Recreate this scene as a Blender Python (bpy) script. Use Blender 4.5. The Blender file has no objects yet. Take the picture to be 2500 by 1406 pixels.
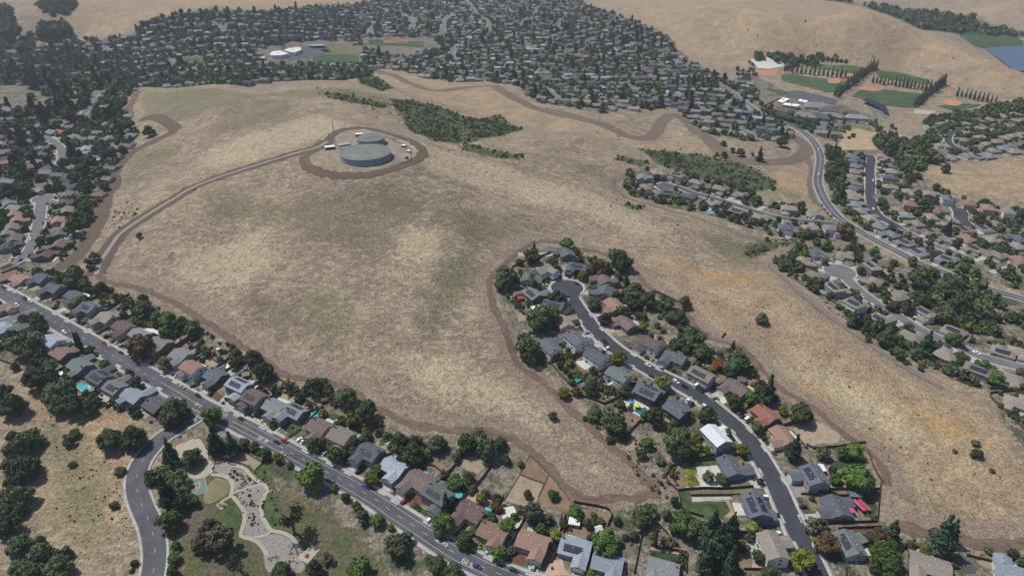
import bpy, bmesh, math, random
import numpy as np
from mathutils import Vector, Matrix
R = math.radians
random.seed(7); rng = np.random.default_rng(7)
C = bpy.context.scene.collection
scene = bpy.context.scene

# ---------------------------------------------------------------- camera, sky, sun, exposure
CAMZ = 290.0; PITCH = R(30.0); FPX = 1667.0
cam_d = bpy.data.cameras.new('camera'); cam = bpy.data.objects.new('camera', cam_d); C.objects.link(cam)
cam_d.lens = 24.0; cam_d.sensor_width = 36.0; cam_d.clip_start = 1.0; cam_d.clip_end = 12000.0
cam.location = (0, 0, CAMZ); cam.rotation_euler = (math.pi/2-PITCH, 0, 0)
scene.camera = cam
SUN_EL = R(62); SHADOW = Vector((0.90, -0.42, 0)).normalized()      # direction shadows fall on the ground
w = bpy.data.worlds.new('World'); scene.world = w; w.use_nodes = True
nt = w.node_tree; nt.nodes.clear()
sky = nt.nodes.new('ShaderNodeTexSky'); sky.sky_type = 'NISHITA'; sky.sun_disc = False
sky.sun_elevation = SUN_EL; sky.sun_rotation = math.atan2(-SHADOW.x, -SHADOW.y)
sky.air_density = 1.0; sky.dust_density = 1.0; sky.ozone_density = 1.0
bg = nt.nodes.new('ShaderNodeBackground'); bg.inputs[1].default_value = 0.07
wo = nt.nodes.new('ShaderNodeOutputWorld')
nt.links.new(sky.outputs[0], bg.inputs[0]); nt.links.new(bg.outputs[0], wo.inputs[0])
sd = bpy.data.lights.new('sun', 'SUN'); sd.energy = 3.1; sd.angle = R(0.5); sd.color = (1.0, 0.955, 0.875)
so = bpy.data.objects.new('sun', sd); C.objects.link(so)
ray = Vector((SHADOW.x*math.cos(SUN_EL), SHADOW.y*math.cos(SUN_EL), -math.sin(SUN_EL)))
so.rotation_euler = ray.to_track_quat('-Z', 'Y').to_euler(); so.location = (0, 0, 800)
scene.view_settings.view_transform = 'Standard'; scene.view_settings.look = 'None'
scene.view_settings.exposure = 0.5; scene.view_settings.gamma = 1.0; scene.view_settings.use_curve_mapping = False
scene.cycles.max_bounces = 4; scene.cycles.diffuse_bounces = 2; scene.cycles.glossy_bounces = 2
scene.cycles.transmission_bounces = 2; scene.cycles.volume_bounces = 0; scene.cycles.transparent_max_bounces = 4

# ---------------------------------------------------------------- surveying: photo point -> place on the terrain
cP, sP = math.cos(PITCH), math.sin(PITCH)
def ray_dir(px, py):
    cx = (px-1250)/FPX; cy = (703-py)/FPX
    return np.array([cx, cP+cy*sP, -sP+cy*cP])
def to_plane(px, py, z):
    d = ray_dir(px, py); t = (z-CAMZ)/d[2]
    return d[0]*t, d[1]*t
def project(x, y, z):
    f = y*cP-(z-CAMZ)*sP; u = y*sP+(z-CAMZ)*cP
    return 1250+FPX*x/f, 703-FPX*u/f
HP = """0,720,14 150,810,10 300,880,8 480,1000,5 700,1130,3 900,1240,1 1100,1345,0 1300,1406,0 1500,1400,0 1750,1390,0
100,500,20 50,620,17 150,400,20 250,300,16 50,330,20 60,440,24 250,640,17 400,740,16 600,860,12 740,930,11 900,1000,10 1060,1050,9 1250,1110,8 1430,1230,5 1620,1215,6
800,360,72 893,400,72 960,350,72 1000,380,71 840,330,72 930,320,72 893,360,72 893,440,67
830,232,68 700,240,63 600,240,59 500,230,53 400,235,42 345,245,32 500,212,46 600,214,53 700,214,57 830,210,63 900,225,58
893,500,58 893,600,45 893,700,34 893,800,25 893,900,17 893,970,12 700,440,60 700,500,54 700,600,43 700,700,32 700,800,21
500,400,52 500,500,44 500,600,35 500,700,24 350,540,31 300,620,22 330,300,27 420,340,40 300,400,26 250,480,19 500,300,51 650,320,64 650,380,64
1040,400,67 1100,350,60 1200,340,52 1280,327,46 1400,338,38 1500,368,29 1600,400,20 1100,450,58 1200,450,51 1300,450,45 1400,480,39 1500,500,33 1600,540,27 1700,575,20 1800,590,8 1850,610,4
1100,600,44 1250,600,36 1350,575,32 1100,700,36 1100,800,28 1100,900,20 1150,1000,14 1200,700,30 1230,800,25 1350,930,17 1500,1080,11 1600,1180,7
1385,700,21 1480,830,17 1600,920,13 1750,1010,9 1850,1110,6 1900,1200,4 1980,1380,0
1500,620,28 1600,650,24 1650,750,19 1800,760,16 1900,860,14 2000,960,11 2150,1100,8 2300,1250,4 2500,1380,0 1900,700,12 1830,625,3 2000,780,12 2150,900,10 2300,1000,8 2450,1100,6 2490,900,2 1750,680,16
2055,665,4 2200,760,3 2400,880,2 2050,590,2 2200,620,2 2400,700,0 1930,650,6
1650,460,9 1800,500,6 1950,550,4 1530,470,15 1750,400,3 1850,430,3 1650,378,6
1180,284,22 1100,275,30 1000,265,42 1050,320,48 1230,300,20 1260,308,18
1240,235,22 1300,270,22 1400,290,18 1500,330,14 1600,300,14 1700,330,12 1850,390,9 1950,380,5 1000,190,14 950,180,10 1100,212,16 900,180,2 850,188,0
600,190,0 450,195,0 340,200,4 600,150,0 300,170,4 300,130,6 700,130,0 1000,110,0 1000,40,6 1300,200,8 1300,100,6 1400,30,10 1600,200,5 1600,130,6 1800,250,2 1900,250,0 2100,200,0 2300,250,0 2200,350,0 2400,330,0 2480,470,3 2050,430,0 2200,520,0 2400,560,0
300,60,45 150,100,12 60,50,50 500,30,45 700,20,32 500,2,75 900,10,16 100,15,60 0,220,32 100,262,28 160,30,6 230,3,70
1500,20,40 1600,60,36 1750,110,18 1850,80,45 1900,30,75 2050,60,72 2200,60,78 2100,25,95 2300,100,62 2400,140,50 2480,172,38 2000,130,20 2200,150,24 2350,200,14 2480,250,8 1700,30,60
2300,84,0 2400,126,-14 2480,158,-17 2510,165,-17 2300,60,-8 2200,25,-4 2400,80,-18 2460,130,-20 2500,110,-20 2400,20,12 2500,2,40 2150,4,12
100,1000,4 200,1200,0 50,1350,-2 400,1300,0 700,1300,-1 900,1400,-2 2300,1400,0 2480,1390,1 1500,1250,4"""
pts = []
for tok in HP.split():
    a, b, z = map(float, tok.split(',')); x, y = to_plane(a, b, z); pts.append((x, y, z))
for x, y, z in [(872,1210,16),(848,1255,24),(826,1340,30),(785,1425,42),(722,1485,58),(940,1285,-14),(925,1345,-12),(895,1425,-8),(850,1515,-4),(785,1590,6),(1000,1370,-19),(1050,1450,-19),(-2200,3400,90),(-900,3300,60),(300,3300,40),(1300,3300,40),(2300,3300,60),(-2200,4200,120),(0,4200,80),(2300,4200,90),
                (-2000,1200,40),(-2000,2200,70),(2300,900,10),(2400,1500,-20),(2300,2300,40),(-300,80,0),(300,80,0),(-700,200,0),(700,200,0),(-1200,500,20),(1300,400,4)]:
    pts.append((x, y, z))
PT = np.array(pts)
def rbf_fit(P):
    D = np.hypot(P[:,None,0]-P[None,:,0], P[:,None,1]-P[None,:,1]); A = np.sqrt(D*D+25.0**2)
    n = len(P); M = np.zeros((n+3, n+3)); M[:n,:n] = A-np.eye(n)*1.5
    M[:n,n] = 1; M[:n,n+1] = P[:,0]/1000; M[:n,n+2] = P[:,1]/1000; M[n:,:n] = M[:n,n:].T
    return np.linalg.solve(M, np.concatenate([P[:,2], [0,0,0]]))
WT = rbf_fit(PT)
def axis(a, b, fine0, fine1, s0, s1):
    v = [fine0]
    while v[-1] < fine1: v.append(v[-1]+s0)
    s = s0
    while v[-1] < b: s = min(s1, s*1.06); v.append(v[-1]+s)
    u = [fine0]; s = s0
    while u[-1] > a: s = min(s1, s*1.06); u.append(u[-1]-s)
    return np.array(sorted(set(u+v)))
GX = axis(-2600, 2600, -620, 760, 4.0, 30.0)
GY = axis(60, 4400, 160, 1000, 4.0, 26.0)
XX, YY = np.meshgrid(GX, GY)
def vnoise(x, y, s, seed):
    r = np.random.default_rng(seed); T = r.random((64, 64)); u = x/s+1000; v = y/s+1000
    i = np.floor(u).astype(int); j = np.floor(v).astype(int); fu = u-i; fv = v-j
    fu = fu*fu*(3-2*fu); fv = fv*fv*(3-2*fv)
    g = lambda a, b: T[a % 64, b % 64]
    return (g(i,j)*(1-fu)*(1-fv)+g(i+1,j)*fu*(1-fv)+g(i,j+1)*(1-fu)*fv+g(i+1,j+1)*fu*fv)-0.5
def eval_h(x, y):
    z = WT[-3]+WT[-2]*x/1000+WT[-1]*y/1000
    for k in range(len(PT)): z = z+WT[k]*np.sqrt((x-PT[k,0])**2+(y-PT[k,1])**2+625.0)
    far = np.clip((y-1000)/900, 0, 1)
    return z+vnoise(x, y, 110, 1)*6.5+vnoise(x, y, 40, 2)*2.6+vnoise(x, y, 13, 5)*0.35+far*vnoise(x, y, 260, 3)*10
ZZ = eval_h(XX, YY)
def H(x, y):
    i = int(min(max(np.searchsorted(GX, x)-1, 0), len(GX)-2)); j = int(min(max(np.searchsorted(GY, y)-1, 0), len(GY)-2))
    fx = (x-GX[i])/(GX[i+1]-GX[i]); fy = (y-GY[j])/(GY[j+1]-GY[j])
    return float(ZZ[j,i]*(1-fx)*(1-fy)+ZZ[j,i+1]*fx*(1-fy)+ZZ[j+1,i]*(1-fx)*fy+ZZ[j+1,i+1]*fx*fy)
def Hv(x, y):
    i = np.clip(np.searchsorted(GX, x)-1, 0, len(GX)-2); j = np.clip(np.searchsorted(GY, y)-1, 0, len(GY)-2)
    fx = (x-GX[i])/(GX[i+1]-GX[i]); fy = (y-GY[j])/(GY[j+1]-GY[j])
    return ZZ[j,i]*(1-fx)*(1-fy)+ZZ[j,i+1]*fx*(1-fy)+ZZ[j+1,i]*(1-fx)*fy+ZZ[j+1,i+1]*fx*fy
def at(px, py, h=0.0):
    """point of the ground (raised by h) that the photo shows at px, py"""
    d = ray_dir(px, py); t = 150.0; step = 12.0; lim = 5200.0
    while t < lim:
        x, y, z = d[0]*t, d[1]*t, CAMZ+d[2]*t
        if z < H(x, y)+h: break
        t += step
    lo, hi = t-step, t
    for _ in range(14):
        m = (lo+hi)/2
        if CAMZ+d[2]*m < H(d[0]*m, d[1]*m)+h: hi = m
        else: lo = m
    return d[0]*hi, d[1]*hi
CROPS = {'F':(0,0,1),'C1':(0,1050,3.95),'C2':(500,1050,3.95),'C3':(1000,1050,3.95),'C4':(1500,1050,3.95),'C5':(2000,1050,3.95),'C6':(0,650,3.95),
 'C7':(400,850,3.95),'C8':(1180,550,3.95),'D1':(1250,780,3.95),'D2':(1650,780,3.95),'D3':(2000,700,3.95),'D4':(1850,500,3.95),'D5':(1950,250,3.605),
 'D6':(0,350,3.95),'D7':(650,200,3.95),'D8':(1450,330,4.1667),'E1':(0,0,4.135),'E2':(500,0,4.135),'E3':(1000,0,4.135),'E4':(1500,50,4.0167),
 'E5':(1780,80,3.472),'E6':(1900,0,4.1667),'E7':(0,200,5.4075),'K':(380,1050,7.81),'L':(780,280,9.372)}
def px(crop, x, y):
    ox, oy, s = CROPS[crop]; return ox+x/s, oy+y/s
def line(crop, s):
    return [px(crop, *map(float, t.split(','))) for t in s.split()]
def wline(pl, h=0.0): return [at(a, b, h) for a, b in pl]

# ---------------------------------------------------------------- object helpers
def tag(o, label=None, cat=None, group=None, kind=None):
    if label: o['label'] = label
    if cat: o['category'] = cat
    if group: o['group'] = group
    if kind: o['kind'] = kind
    return o
def mesh_np(name, V, F, mats=(), midx=None, smooth=False):
    """V (n,3); F list of faces or (m,k) array"""
    me = bpy.data.meshes.new(name)
    if isinstance(F, np.ndarray):
        m, k = F.shape
        me.vertices.add(len(V)); me.vertices.foreach_set('co', np.asarray(V, dtype=np.float32).ravel())
        me.loops.add(m*k); me.loops.foreach_set('vertex_index', F.astype(np.int32).ravel())
        me.polygons.add(m); me.polygons.foreach_set('loop_start', np.arange(0, m*k, k, dtype=np.int32))
        me.update(calc_edges=True)
    else:
        me.from_pydata([tuple(v) for v in V], [], F); me.update()
    for mm in mats: me.materials.append(mm)
    if midx is not None: me.polygons.foreach_set('material_index', np.asarray(midx, dtype=np.int32))
    if smooth: me.polygons.foreach_set('use_smooth', np.ones(len(me.polygons), dtype=bool))
    return me
def link(name, me, parent=None, loc=None, rz=0.0, mat=None, scale=None):
    o = bpy.data.objects.new(name, me); C.objects.link(o)
    if parent is not None: o.parent = parent
    if loc is not None: o.location = loc
    if rz: o.rotation_euler = (0, 0, rz)
    if scale is not None: o.scale = scale
    if mat is not None and me is not None and len(me.materials):
        o.material_slots[0].link = 'OBJECT'; o.material_slots[0].material = mat
    return o
def empty(name, loc, rz=0.0):
    o = bpy.data.objects.new(name, None); C.objects.link(o); o.location = loc; o.rotation_euler = (0, 0, rz)
    o.empty_display_size = 1.0; return o
class MB:
    """collects shapes into one mesh"""
    def __init__(s): s.v = []; s.f = []; s.m = []
    def add(s, V, F, mi=0):
        n = len(s.v); s.v += [tuple(p) for p in V]; s.f += [tuple(i+n for i in f) for f in F]; s.m += [mi]*len(F)
    def box(s, x0, x1, y0, y1, z0, z1, mi=0, rot=0.0, org=(0,0,0)):
        V = [(x0,y0,z0),(x1,y0,z0),(x1,y1,z0),(x0,y1,z0),(x0,y0,z1),(x1,y0,z1),(x1,y1,z1),(x0,y1,z1)]
        c, n = math.cos(rot), math.sin(rot)
        V = [(org[0]+a*c-b*n, org[1]+a*n+b*c, org[2]+z) for a, b, z in V]
        s.add(V, [(0,3,2,1),(4,5,6,7),(0,1,5,4),(1,2,6,5),(2,3,7,6),(3,0,4,7)], mi)
    def bar(s, p, q, r, mi=0, n=4):
        p = Vector(p); q = Vector(q); d = (q-p).normalized(); a = d.orthogonal().normalized(); b = d.cross(a)
        V = []; 
        for c in (p, q):
            for k in range(n):
                t = 2*math.pi*k/n+math.pi/4; V.append(c+a*r*math.cos(t)+b*r*math.sin(t))
        F = [(k, (k+1) % n, n+(k+1) % n, n+k) for k in range(n)]+[tuple(range(n-1,-1,-1)), tuple(range(n, 2*n))]
        s.add(V, F, mi)
    def cyl(s, x, y, z0, z1, r0, r1, n=16, mi=0, cap=True):
        V = [(x+r0*math.cos(2*math.pi*k/n), y+r0*math.sin(2*math.pi*k/n), z0) for k in range(n)]+[(x+r1*math.cos(2*math.pi*k/n), y+r1*math.sin(2*math.pi*k/n), z1) for k in range(n)]
        F = [(k, (k+1) % n, n+(k+1) % n, n+k) for k in range(n)]
        if cap: F += [tuple(range(n-1,-1,-1)), tuple(range(n, 2*n))]
        s.add(V, F, mi)
    def mesh(s, name, mats, smooth=False):
        return mesh_np(name, s.v, s.f, mats, s.m if len(mats) > 1 else None, smooth)
    def build(s, name, mats, parent=None, **k):
        if not isinstance(mats, (list, tuple)): mats = [mats]
        return link(name, s.mesh(name, mats), parent, **k)

# ---------------------------------------------------------------- materials
def srgb(r, g, b):
    f = lambda c: (c/255/12.92) if c/255 <= 0.04045 else ((c/255+0.055)/1.055)**2.4
    return (f(r), f(g), f(b), 1.0)
def new_mat(name, col=(0.5,0.5,0.5,1), rough=0.85, spec=0.2, metal=0.0):
    m = bpy.data.materials.new(name); m.use_nodes = True; n = m.node_tree; b = n.nodes['Principled BSDF']
    b.inputs['Base Color'].default_value = col; b.inputs['Roughness'].default_value = rough
    b.inputs['Specular IOR Level'].default_value = spec; b.inputs['Metallic'].default_value = metal
    return m, n, b
def NN(n, t, **k):
    x = n.nodes.new(t)
    for a, v in k.items():
        if a.startswith('i_'): x.inputs[int(a[2:])].default_value = v
        else: setattr(x, a, v)
    return x
def noise(n, co, scale, detail=4, rough=0.55, dist=0.0):
    x = NN(n, 'ShaderNodeTexNoise'); x.inputs['Scale'].default_value = scale; x.inputs['Detail'].default_value = detail
    x.inputs['Roughness'].default_value = rough; x.inputs['Distortion'].default_value = dist
    n.links.new(co, x.inputs['Vector']); return x.outputs['Fac']
def remap(n, v, a, b, c=0.0, d=1.0):
    x = NN(n, 'ShaderNodeMapRange'); x.inputs[1].default_value = a; x.inputs[2].default_value = b; x.inputs[3].default_value = c; x.inputs[4].default_value = d
    n.links.new(v, x.inputs[0]); return x.outputs[0]
def mix(n, f, a, b, mode='MIX'):
    x = NN(n, 'ShaderNodeMix', data_type='RGBA', blend_type=mode)
    for s, i in ((f, 0), (a, 6), (b, 7)):
        if isinstance(s, (int, float)): x.inputs[i].default_value = s
        elif isinstance(s, tuple): x.inputs[i].default_value = s
        else: n.links.new(s, x.inputs[i])
    return x.outputs[2]
def math_(n, op, a, b=None):
    x = NN(n, 'ShaderNodeMath', operation=op)
    for s, i in ((a, 0), (b, 1)):
        if s is None: continue
        if isinstance(s, (int, float)): x.inputs[i].default_value = s
        else: n.links.new(s, x.inputs[i])
    return x.outputs[0]
def rand_mat(name, col, var=0.25, nscale=0.5, rough=0.85, spec=0.2, bump=0.0, col2=None, metal=0.0, objrand=0.2):
    """surface with worn, mottled colour in object/world space and a small per-object variation"""
    m, n, b = new_mat(name, col, rough, spec, metal)
    g = NN(n, 'ShaderNodeNewGeometry').outputs['Position']
    f = noise(n, g, nscale, 5, 0.65)
    c2 = col2 or tuple(c*(1-var) for c in col[:3])+(1,)
    c1 = tuple(min(1, c*(1+var*0.6)) for c in col[:3])+(1,)
    c = mix(n, remap(n, f, 0.32, 0.68), c2, c1)
    oi = NN(n, 'ShaderNodeObjectInfo').outputs['Random']
    hs = NN(n, 'ShaderNodeHueSaturation'); n.links.new(c, hs.inputs['Color']); n.links.new(remap(n, oi, 0, 1, 1-objrand, 1+objrand), hs.inputs['Value'])
    n.links.new(hs.outputs[0], b.inputs['Base Color'])
    if bump:
        bp = NN(n, 'ShaderNodeBump'); bp.inputs['Strength'].default_value = 0.6; bp.inputs['Distance'].default_value = bump
        n.links.new(noise(n, g, nscale*4, 3), bp.inputs['Height']); n.links.new(bp.outputs[0], b.inputs['Normal'])
    return m

# ---------------------------------------------------------------- roads and dirt strips (photo lines -> ground)
def catmull(P, step):
    P = [np.array(p, dtype=float) for p in P]; Q = [2*P[0]-P[1]]+P+[2*P[-1]-P[-2]]; out = []
    for i in range(1, len(Q)-2):
        a, b, c, d = Q[i-1], Q[i], Q[i+1], Q[i+2]; n = max(1, int(np.linalg.norm(c-b)/step))
        for k in range(n):
            t = k/n; out.append(0.5*((2*b)+(-a+c)*t+(2*a-5*b+4*c-d)*t*t+(-a+3*b-3*c+d)*t**3))
    out.append(P[-1]); return np.array(out)
ROADS = {
 'main': (line('F','-90,668 0,711 43,734 101,768 162,802 218,834 278,869 329,899 380,927 430,955 481,984 542,1015 595,1043 676,1085 739,1120 828,1168 916,1220 959,1251 1009,1283 1056,1315 1111,1350 1160,1374 1202,1393 1270,1420 1380,1452'), 11.6),
 'culdesac': (line('F','1385,703 1400,735 1414,755 1432,778 1450,803 1476,830 1507,856 1554,884 1604,912 1655,938 1700,964 1737,990 1766,1013 1800,1043 1830,1076 1850,1107 1868,1136 1887,1168 1904,1202 1921,1240 1940,1280 1962,1328 1985,1379 2015,1450'), 10.6),
 'park': (line('F','483,1014 463,1027 425,1050 392,1074 367,1101 346,1130 335,1164 336,1202 349,1240 366,1278 377,1328 377,1379 365,1450'), 10.6),
 'spur': (line('F','-80,815 0,790 35,778 66,765 90,757'), 9.5),
 'leftlow': (line('D6','410,535 395,640 372,780 342,900 300,1010 240,1090 150,1150 20,1210 -100,1250'), 9.5),
 'leftmid': (line('E7','570,735 650,760 740,820 815,900 825,1000 790,1090 740,1120'), 9.5),
 'lefttop': (line('E7','1300,130 1250,180 1240,290 1130,390 1050,480 900,560 800,590'), 9.0),
 'north': (line('D8','740,512 850,535 1000,590 1200,640 1400,700 1600,765 1800,820 2000,860 2200,885 2450,905'), 8.5),
 'right': (line('F','2052,664 2085,697 2113,720 2149,746 2189,770 2228,796 2266,816 2329,842 2380,865 2430,882 2500,899 2600,925'), 9.5),
 'upperroad': (line('F','1761,212 1799,236 1830,257 1861,279 1895,292'), 8.0),
 'parkway': (line('F','1895,292 1911,298 1961,323 1990,352 2003,385 2000,416 1997,444 2005,472 2022,502 2047,530 2089,561 2144,591 2200,620 2240,642 2300,664 2400,700 2520,738'), 10.0),
 'east': (line('D5','620,470 640,500 632,560 628,620 632,700 630,800 640,900 672,965 720,1010 800,1060 900,1120 1040,1190'), 10.0),
 'eastcross': (line('D5','650,835 800,838 900,850'), 8.0),
 'east2': (line('D5','1400,930 1430,980 1440,1050 1500,1090'), 14.0),
 'upper': (line('D5','1480,225 1400,245 1340,275 1315,320 1330,365 1400,410 1480,440'), 9.0),
 'upper2': (line('D5','240,395 400,400 560,440 700,437 900,437 1080,437 1500,410 1800,385 2100,360'), 7.0),
 'lowright': (line('D4','1340,235 1450,270 1560,330 1700,390 1850,440 1990,500'), 8.5),
 'ta': (line('E3','560,0 640,90 720,180 790,225 805,270 770,330'), 11.0), 'tb': (line('E3','620,425 540,440 460,480 425,540 440,590 540,625'), 12.0), 'tc': (line('E4','930,600 1090,665 1180,730 1195,770 1160,800 1100,840'), 9.5),
 'td': (line('E3','1230,840 1350,885 1440,945 1530,1010'), 9.5), 'te': (line('E3','1060,680 1200,700 1420,745'), 8.0), 'tf': (line('E3','380,170 350,260 320,370'), 10.0), 'tg': (line('E3','1530,190 1500,255 1540,320'), 9.0), 'th': (line('E3','0,170 35,240 10,310'), 9.0),
 'ti': (line('E2','1860,95 1980,145 2080,210 2100,260 2040,330'), 10.0), 'tj': (line('E2','2460,190 2400,270 2380,350'), 9.0), 'tk': (line('E2','1730,220 1690,280 1650,350'), 9.0), 'tl': (line('E1','1030,470 1080,500 1110,560'), 10.0), 'tm': (line('E1','1690,595 1745,660 1690,710'), 10.0), 'tn': (line('E1','2070,645 1970,680 1950,720'), 9.0),
 'to': (line('E1','2110,180 2160,230 2300,290'), 10.0), 'tp': (line('E3','1300,60 1250,160 1180,190 1120,260'), 9.0), 'tq': (line('E3','1090,330 1000,400 930,460'), 8.0), 'tr': (line('E3','2200,860 2320,900 2480,930'), 8.0), 'ts': (line('E4','1250,1070 1340,1130 1400,1180'), 9.0),
 'school': (line('D5','600,0 650,50 675,90 670,140 640,170'), 7.0),
}
RW = {}
for k, (pl, wd) in ROADS.items(): RW[k] = (catmull(wline(pl), 4.0), wd)
BULBS = [('culdesac', at(1385, 702), 12.5), ('right', at(2051, 664), 13.0), ('north', at(*px('D8', 735, 515)), 10.5), ('leftlow', at(*px('D6', 420, 530)), 10.5), ('lefttop', at(*px('E7', 1255, 215)), 10.0)]
def flatten(P, half, fall):
    x0, x1 = P[:,0].min()-half-fall, P[:,0].max()+half+fall; y0, y1 = P[:,1].min()-half-fall, P[:,1].max()+half+fall
    I = np.where((GX > x0) & (GX < x1))[0]; J = np.where((GY > y0) & (GY < y1))[0]
    if not len(I) or not len(J): return
    hz = Hv(np.clip(P[:,0], GX[0]+1, GX[-1]-1), np.clip(P[:,1], GY[0]+1, GY[-1]-1))
    k = 7; hp = np.pad(hz, k, mode='edge'); hz = np.convolve(hp, np.ones(2*k+1)/(2*k+1), 'same')[k:-k]
    sx, sy = XX[np.ix_(J, I)], YY[np.ix_(J, I)]
    best = np.full(sx.shape, 1e9); bh = np.zeros(sx.shape)
    q = np.arange(0, len(P)-0.75, 0.25) if len(P) > 1 else np.array([0.0]); ix = np.arange(len(P))
    for a, b, z in zip(np.interp(q, ix, P[:,0]), np.interp(q, ix, P[:,1]), np.interp(q, ix, hz)):
        d = (sx-a)**2+(sy-b)**2; m = d < best; best[m] = d[m]; bh[m] = z
    d = np.sqrt(best); w_ = np.clip((half+fall-d)/fall, 0, 1); w_ = w_*w_*(3-2*w_)
    ZZ[np.ix_(J, I)] = ZZ[np.ix_(J, I)]*(1-w_)+bh*w_
for k, (P, wd) in RW.items(): flatten(P, wd/2+4, 16)
for k, c, r in BULBS: flatten(np.array([c]), r+5, 14)
_lk = [to_plane(*px('E6', a, b), -18.0) for a, b in ((2080,470),(2300,470),(2900,460),(2900,800),(2400,760),(2150,580))]
padc = at(893, 372); flatten(np.array([padc]), 46, 30)

# drainage folds cut into the slopes
def carve(P, depth, sig):
    J = np.where((GY > P[:,1].min()-4*sig) & (GY < P[:,1].max()+4*sig))[0]; I = np.where((GX > P[:,0].min()-4*sig) & (GX < P[:,0].max()+4*sig))[0]
    sx, sy = XX[np.ix_(J, I)], YY[np.ix_(J, I)]; dd = np.full(sx.shape, 1e9)
    for k, (a, b) in enumerate(P): dd = np.minimum(dd, (sx-a)**2+(sy-b)**2+ (sig*0.9*(1-min(1, k/6, (len(P)-1-k)/6)))**2*2)
    ZZ[np.ix_(J, I)] -= depth*np.exp(-dd/(2*sig*sig))
for s_, dp_, sg_ in (('1170,480 1190,560 1150,660 1090,760 1040,860 1000,950', 5.0, 15), ('1690,680 1800,740 1930,850 2060,950 2180,1060 2280,1160 2380,1250', 4.5, 13), ('1330,345 1420,385 1500,430 1600,480 1690,530', 4.5, 12), ('820,470 900,560 960,640 980,740 960,840', 4.0, 16),
    ('620,470 560,560 520,650 520,720', 4.0, 14), ('1060,400 1200,440 1330,500 1450,560', 4.0, 14), ('420,300 520,290 620,260', 4.0, 16), ('480,420 430,380 360,380', 4.5, 14), ('1130,225 1160,250 1190,275', 5.0, 12), ('1330,262 1350,290 1330,318', 6.0, 14), ('1600,330 1640,350 1700,370', 5.0, 14), ('1250,740 1280,860 1330,960 1420,1050', 2.5, 10),
    ('1700,40 1850,70 1980,110 2080,140', 9.0, 30), ('2050,50 2150,90 2230,130 2300,170', 9.0, 26), ('2200,75 2300,120 2400,170 2450,210', 8.0, 24), ('1560,20 1650,70 1720,120', 8.0, 26), ('250,40 330,70 400,50', 8.0, 26), ('480,15 560,25 700,15', 8.0, 30)):
    carve(catmull(wline(line('F', s_)), 8.0), dp_, sg_)
TRACKS = {
 'wide_left': (line('F','345,290 377,287 406,298 427,317 400,334 365,350 329,367 300,392 276,425 277,451 258,482 252,510 247,530 228,568 203,606 175,636 138,658'), 15.0),
 'upper_left': (line('F','345,222 334,228 324,248 316,270 318,282'), 10.0),
 'base': (line('F','238,672 266,690 316,699 367,713 418,736 456,757 500,785 545,815 590,845 628,868 666,897 699,916 742,926 805,935 843,947 881,969 905,988 950,1012 1000,1033 1060,1046 1110,1050 1192,1056 1253,1073 1291,1098 1329,1131 1367,1169 1405,1207 1443,1221 1500,1217 1560,1216 1609,1205'), 5.0),
 'loop': (line('F','1612,1202 1563,1156 1528,1122 1478,1078 1427,1031 1377,988 1339,945 1301,914 1263,889 1252,856 1243,826 1226,790 1208,753 1197,715 1198,684 1218,654 1256,626 1286,602 1314,590 1357,590 1395,602 1433,611 1471,618 1534,644 1560,671 1585,702 1636,730 1660,745 1690,786 1734,826 1771,838 1807,848 1832,869 1865,907 1903,945 1954,977 1997,1003 2030,1036 2080,1074 2118,1101 2142,1123 2158,1150 2168,1185'), 4.8),
 'low_right': (line('F','2190,1278 2230,1295 2266,1303 2342,1313 2380,1326 2430,1331 2520,1326'), 8.0),
 'right': (line('F','1960,600 1925,610 1901,627 1884,650 1901,668 1934,698 1977,736 2027,774 2078,809 2128,842 2180,880 2240,915 2300,950'), 4.5),
 'north': (line('F','1584,412 1546,424 1510,436 1496,447 1505,464 1534,484 1594,502 1666,522 1738,546 1798,568 1846,583 1900,590 1960,588 2040,585'), 4.5),
 'far': (line('F','905,168 960,184 1010,207 1056,221 1097,220 1145,213 1201,210 1228,224 1261,243 1302,263 1351,274 1411,288 1459,300 1503,318 1537,335 1575,338 1600,326 1614,299 1641,280 1669,290 1694,314 1724,335 1746,357 1776,381 1824,394 1898,396 1950,385 1970,364 1950,342 1925,327'), 15.0),
 'far_edge': (line('F','1975,385 1980,415 1977,445 1980,470 1992,500'), 6.0),
 'ring': (line('F','802,345 770,365 741,388 756,411 802,425 865,429 928,421 992,401 1032,377 1017,352 979,335 903,315 853,315 822,323 800,345'), 10.0),
 'grade': (line('F','800,345 772,358 726,372 688,385 650,397 580,417 520,438 468,460 430,483 392,505 354,528 316,553 291,574 273,598 256,625 242,652 236,674'), 16.0),
}
TW = {k: (catmull(wline(pl), 4.0), wd) for k, (pl, wd) in TRACKS.items()}
flatten(TW['grade'][0], 4, 14)
road_pts = [(P, wd) for P, wd in RW.values()]
def dist_to(P, x, y): return float(np.sqrt(((P[:,0]-x)**2+(P[:,1]-y)**2).min()))
from mathutils.kdtree import KDTree
_q = [(a, b, wd/2, k) for k, (P, wd) in RW.items() for a, b in P]
_kd = KDTree(len(_q))
for _i, (a, b, _w, _k) in enumerate(_q): _kd.insert((a, b, 0), _i)
_kd.balance()
def on_road(x, y, pad=0.0, skip=None):
    if skip is None:
        c_, i_, d_ = _kd.find((x, y, 0))
        if d_ > 24+pad: return False
    for k, (P, wd) in RW.items():
        if k != skip and dist_to(P, x, y) < wd/2+pad: return True
    for k, c, r in BULBS:
        if k != skip and math.hypot(c[0]-x, c[1]-y) < r+pad: return True
    return False

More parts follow.
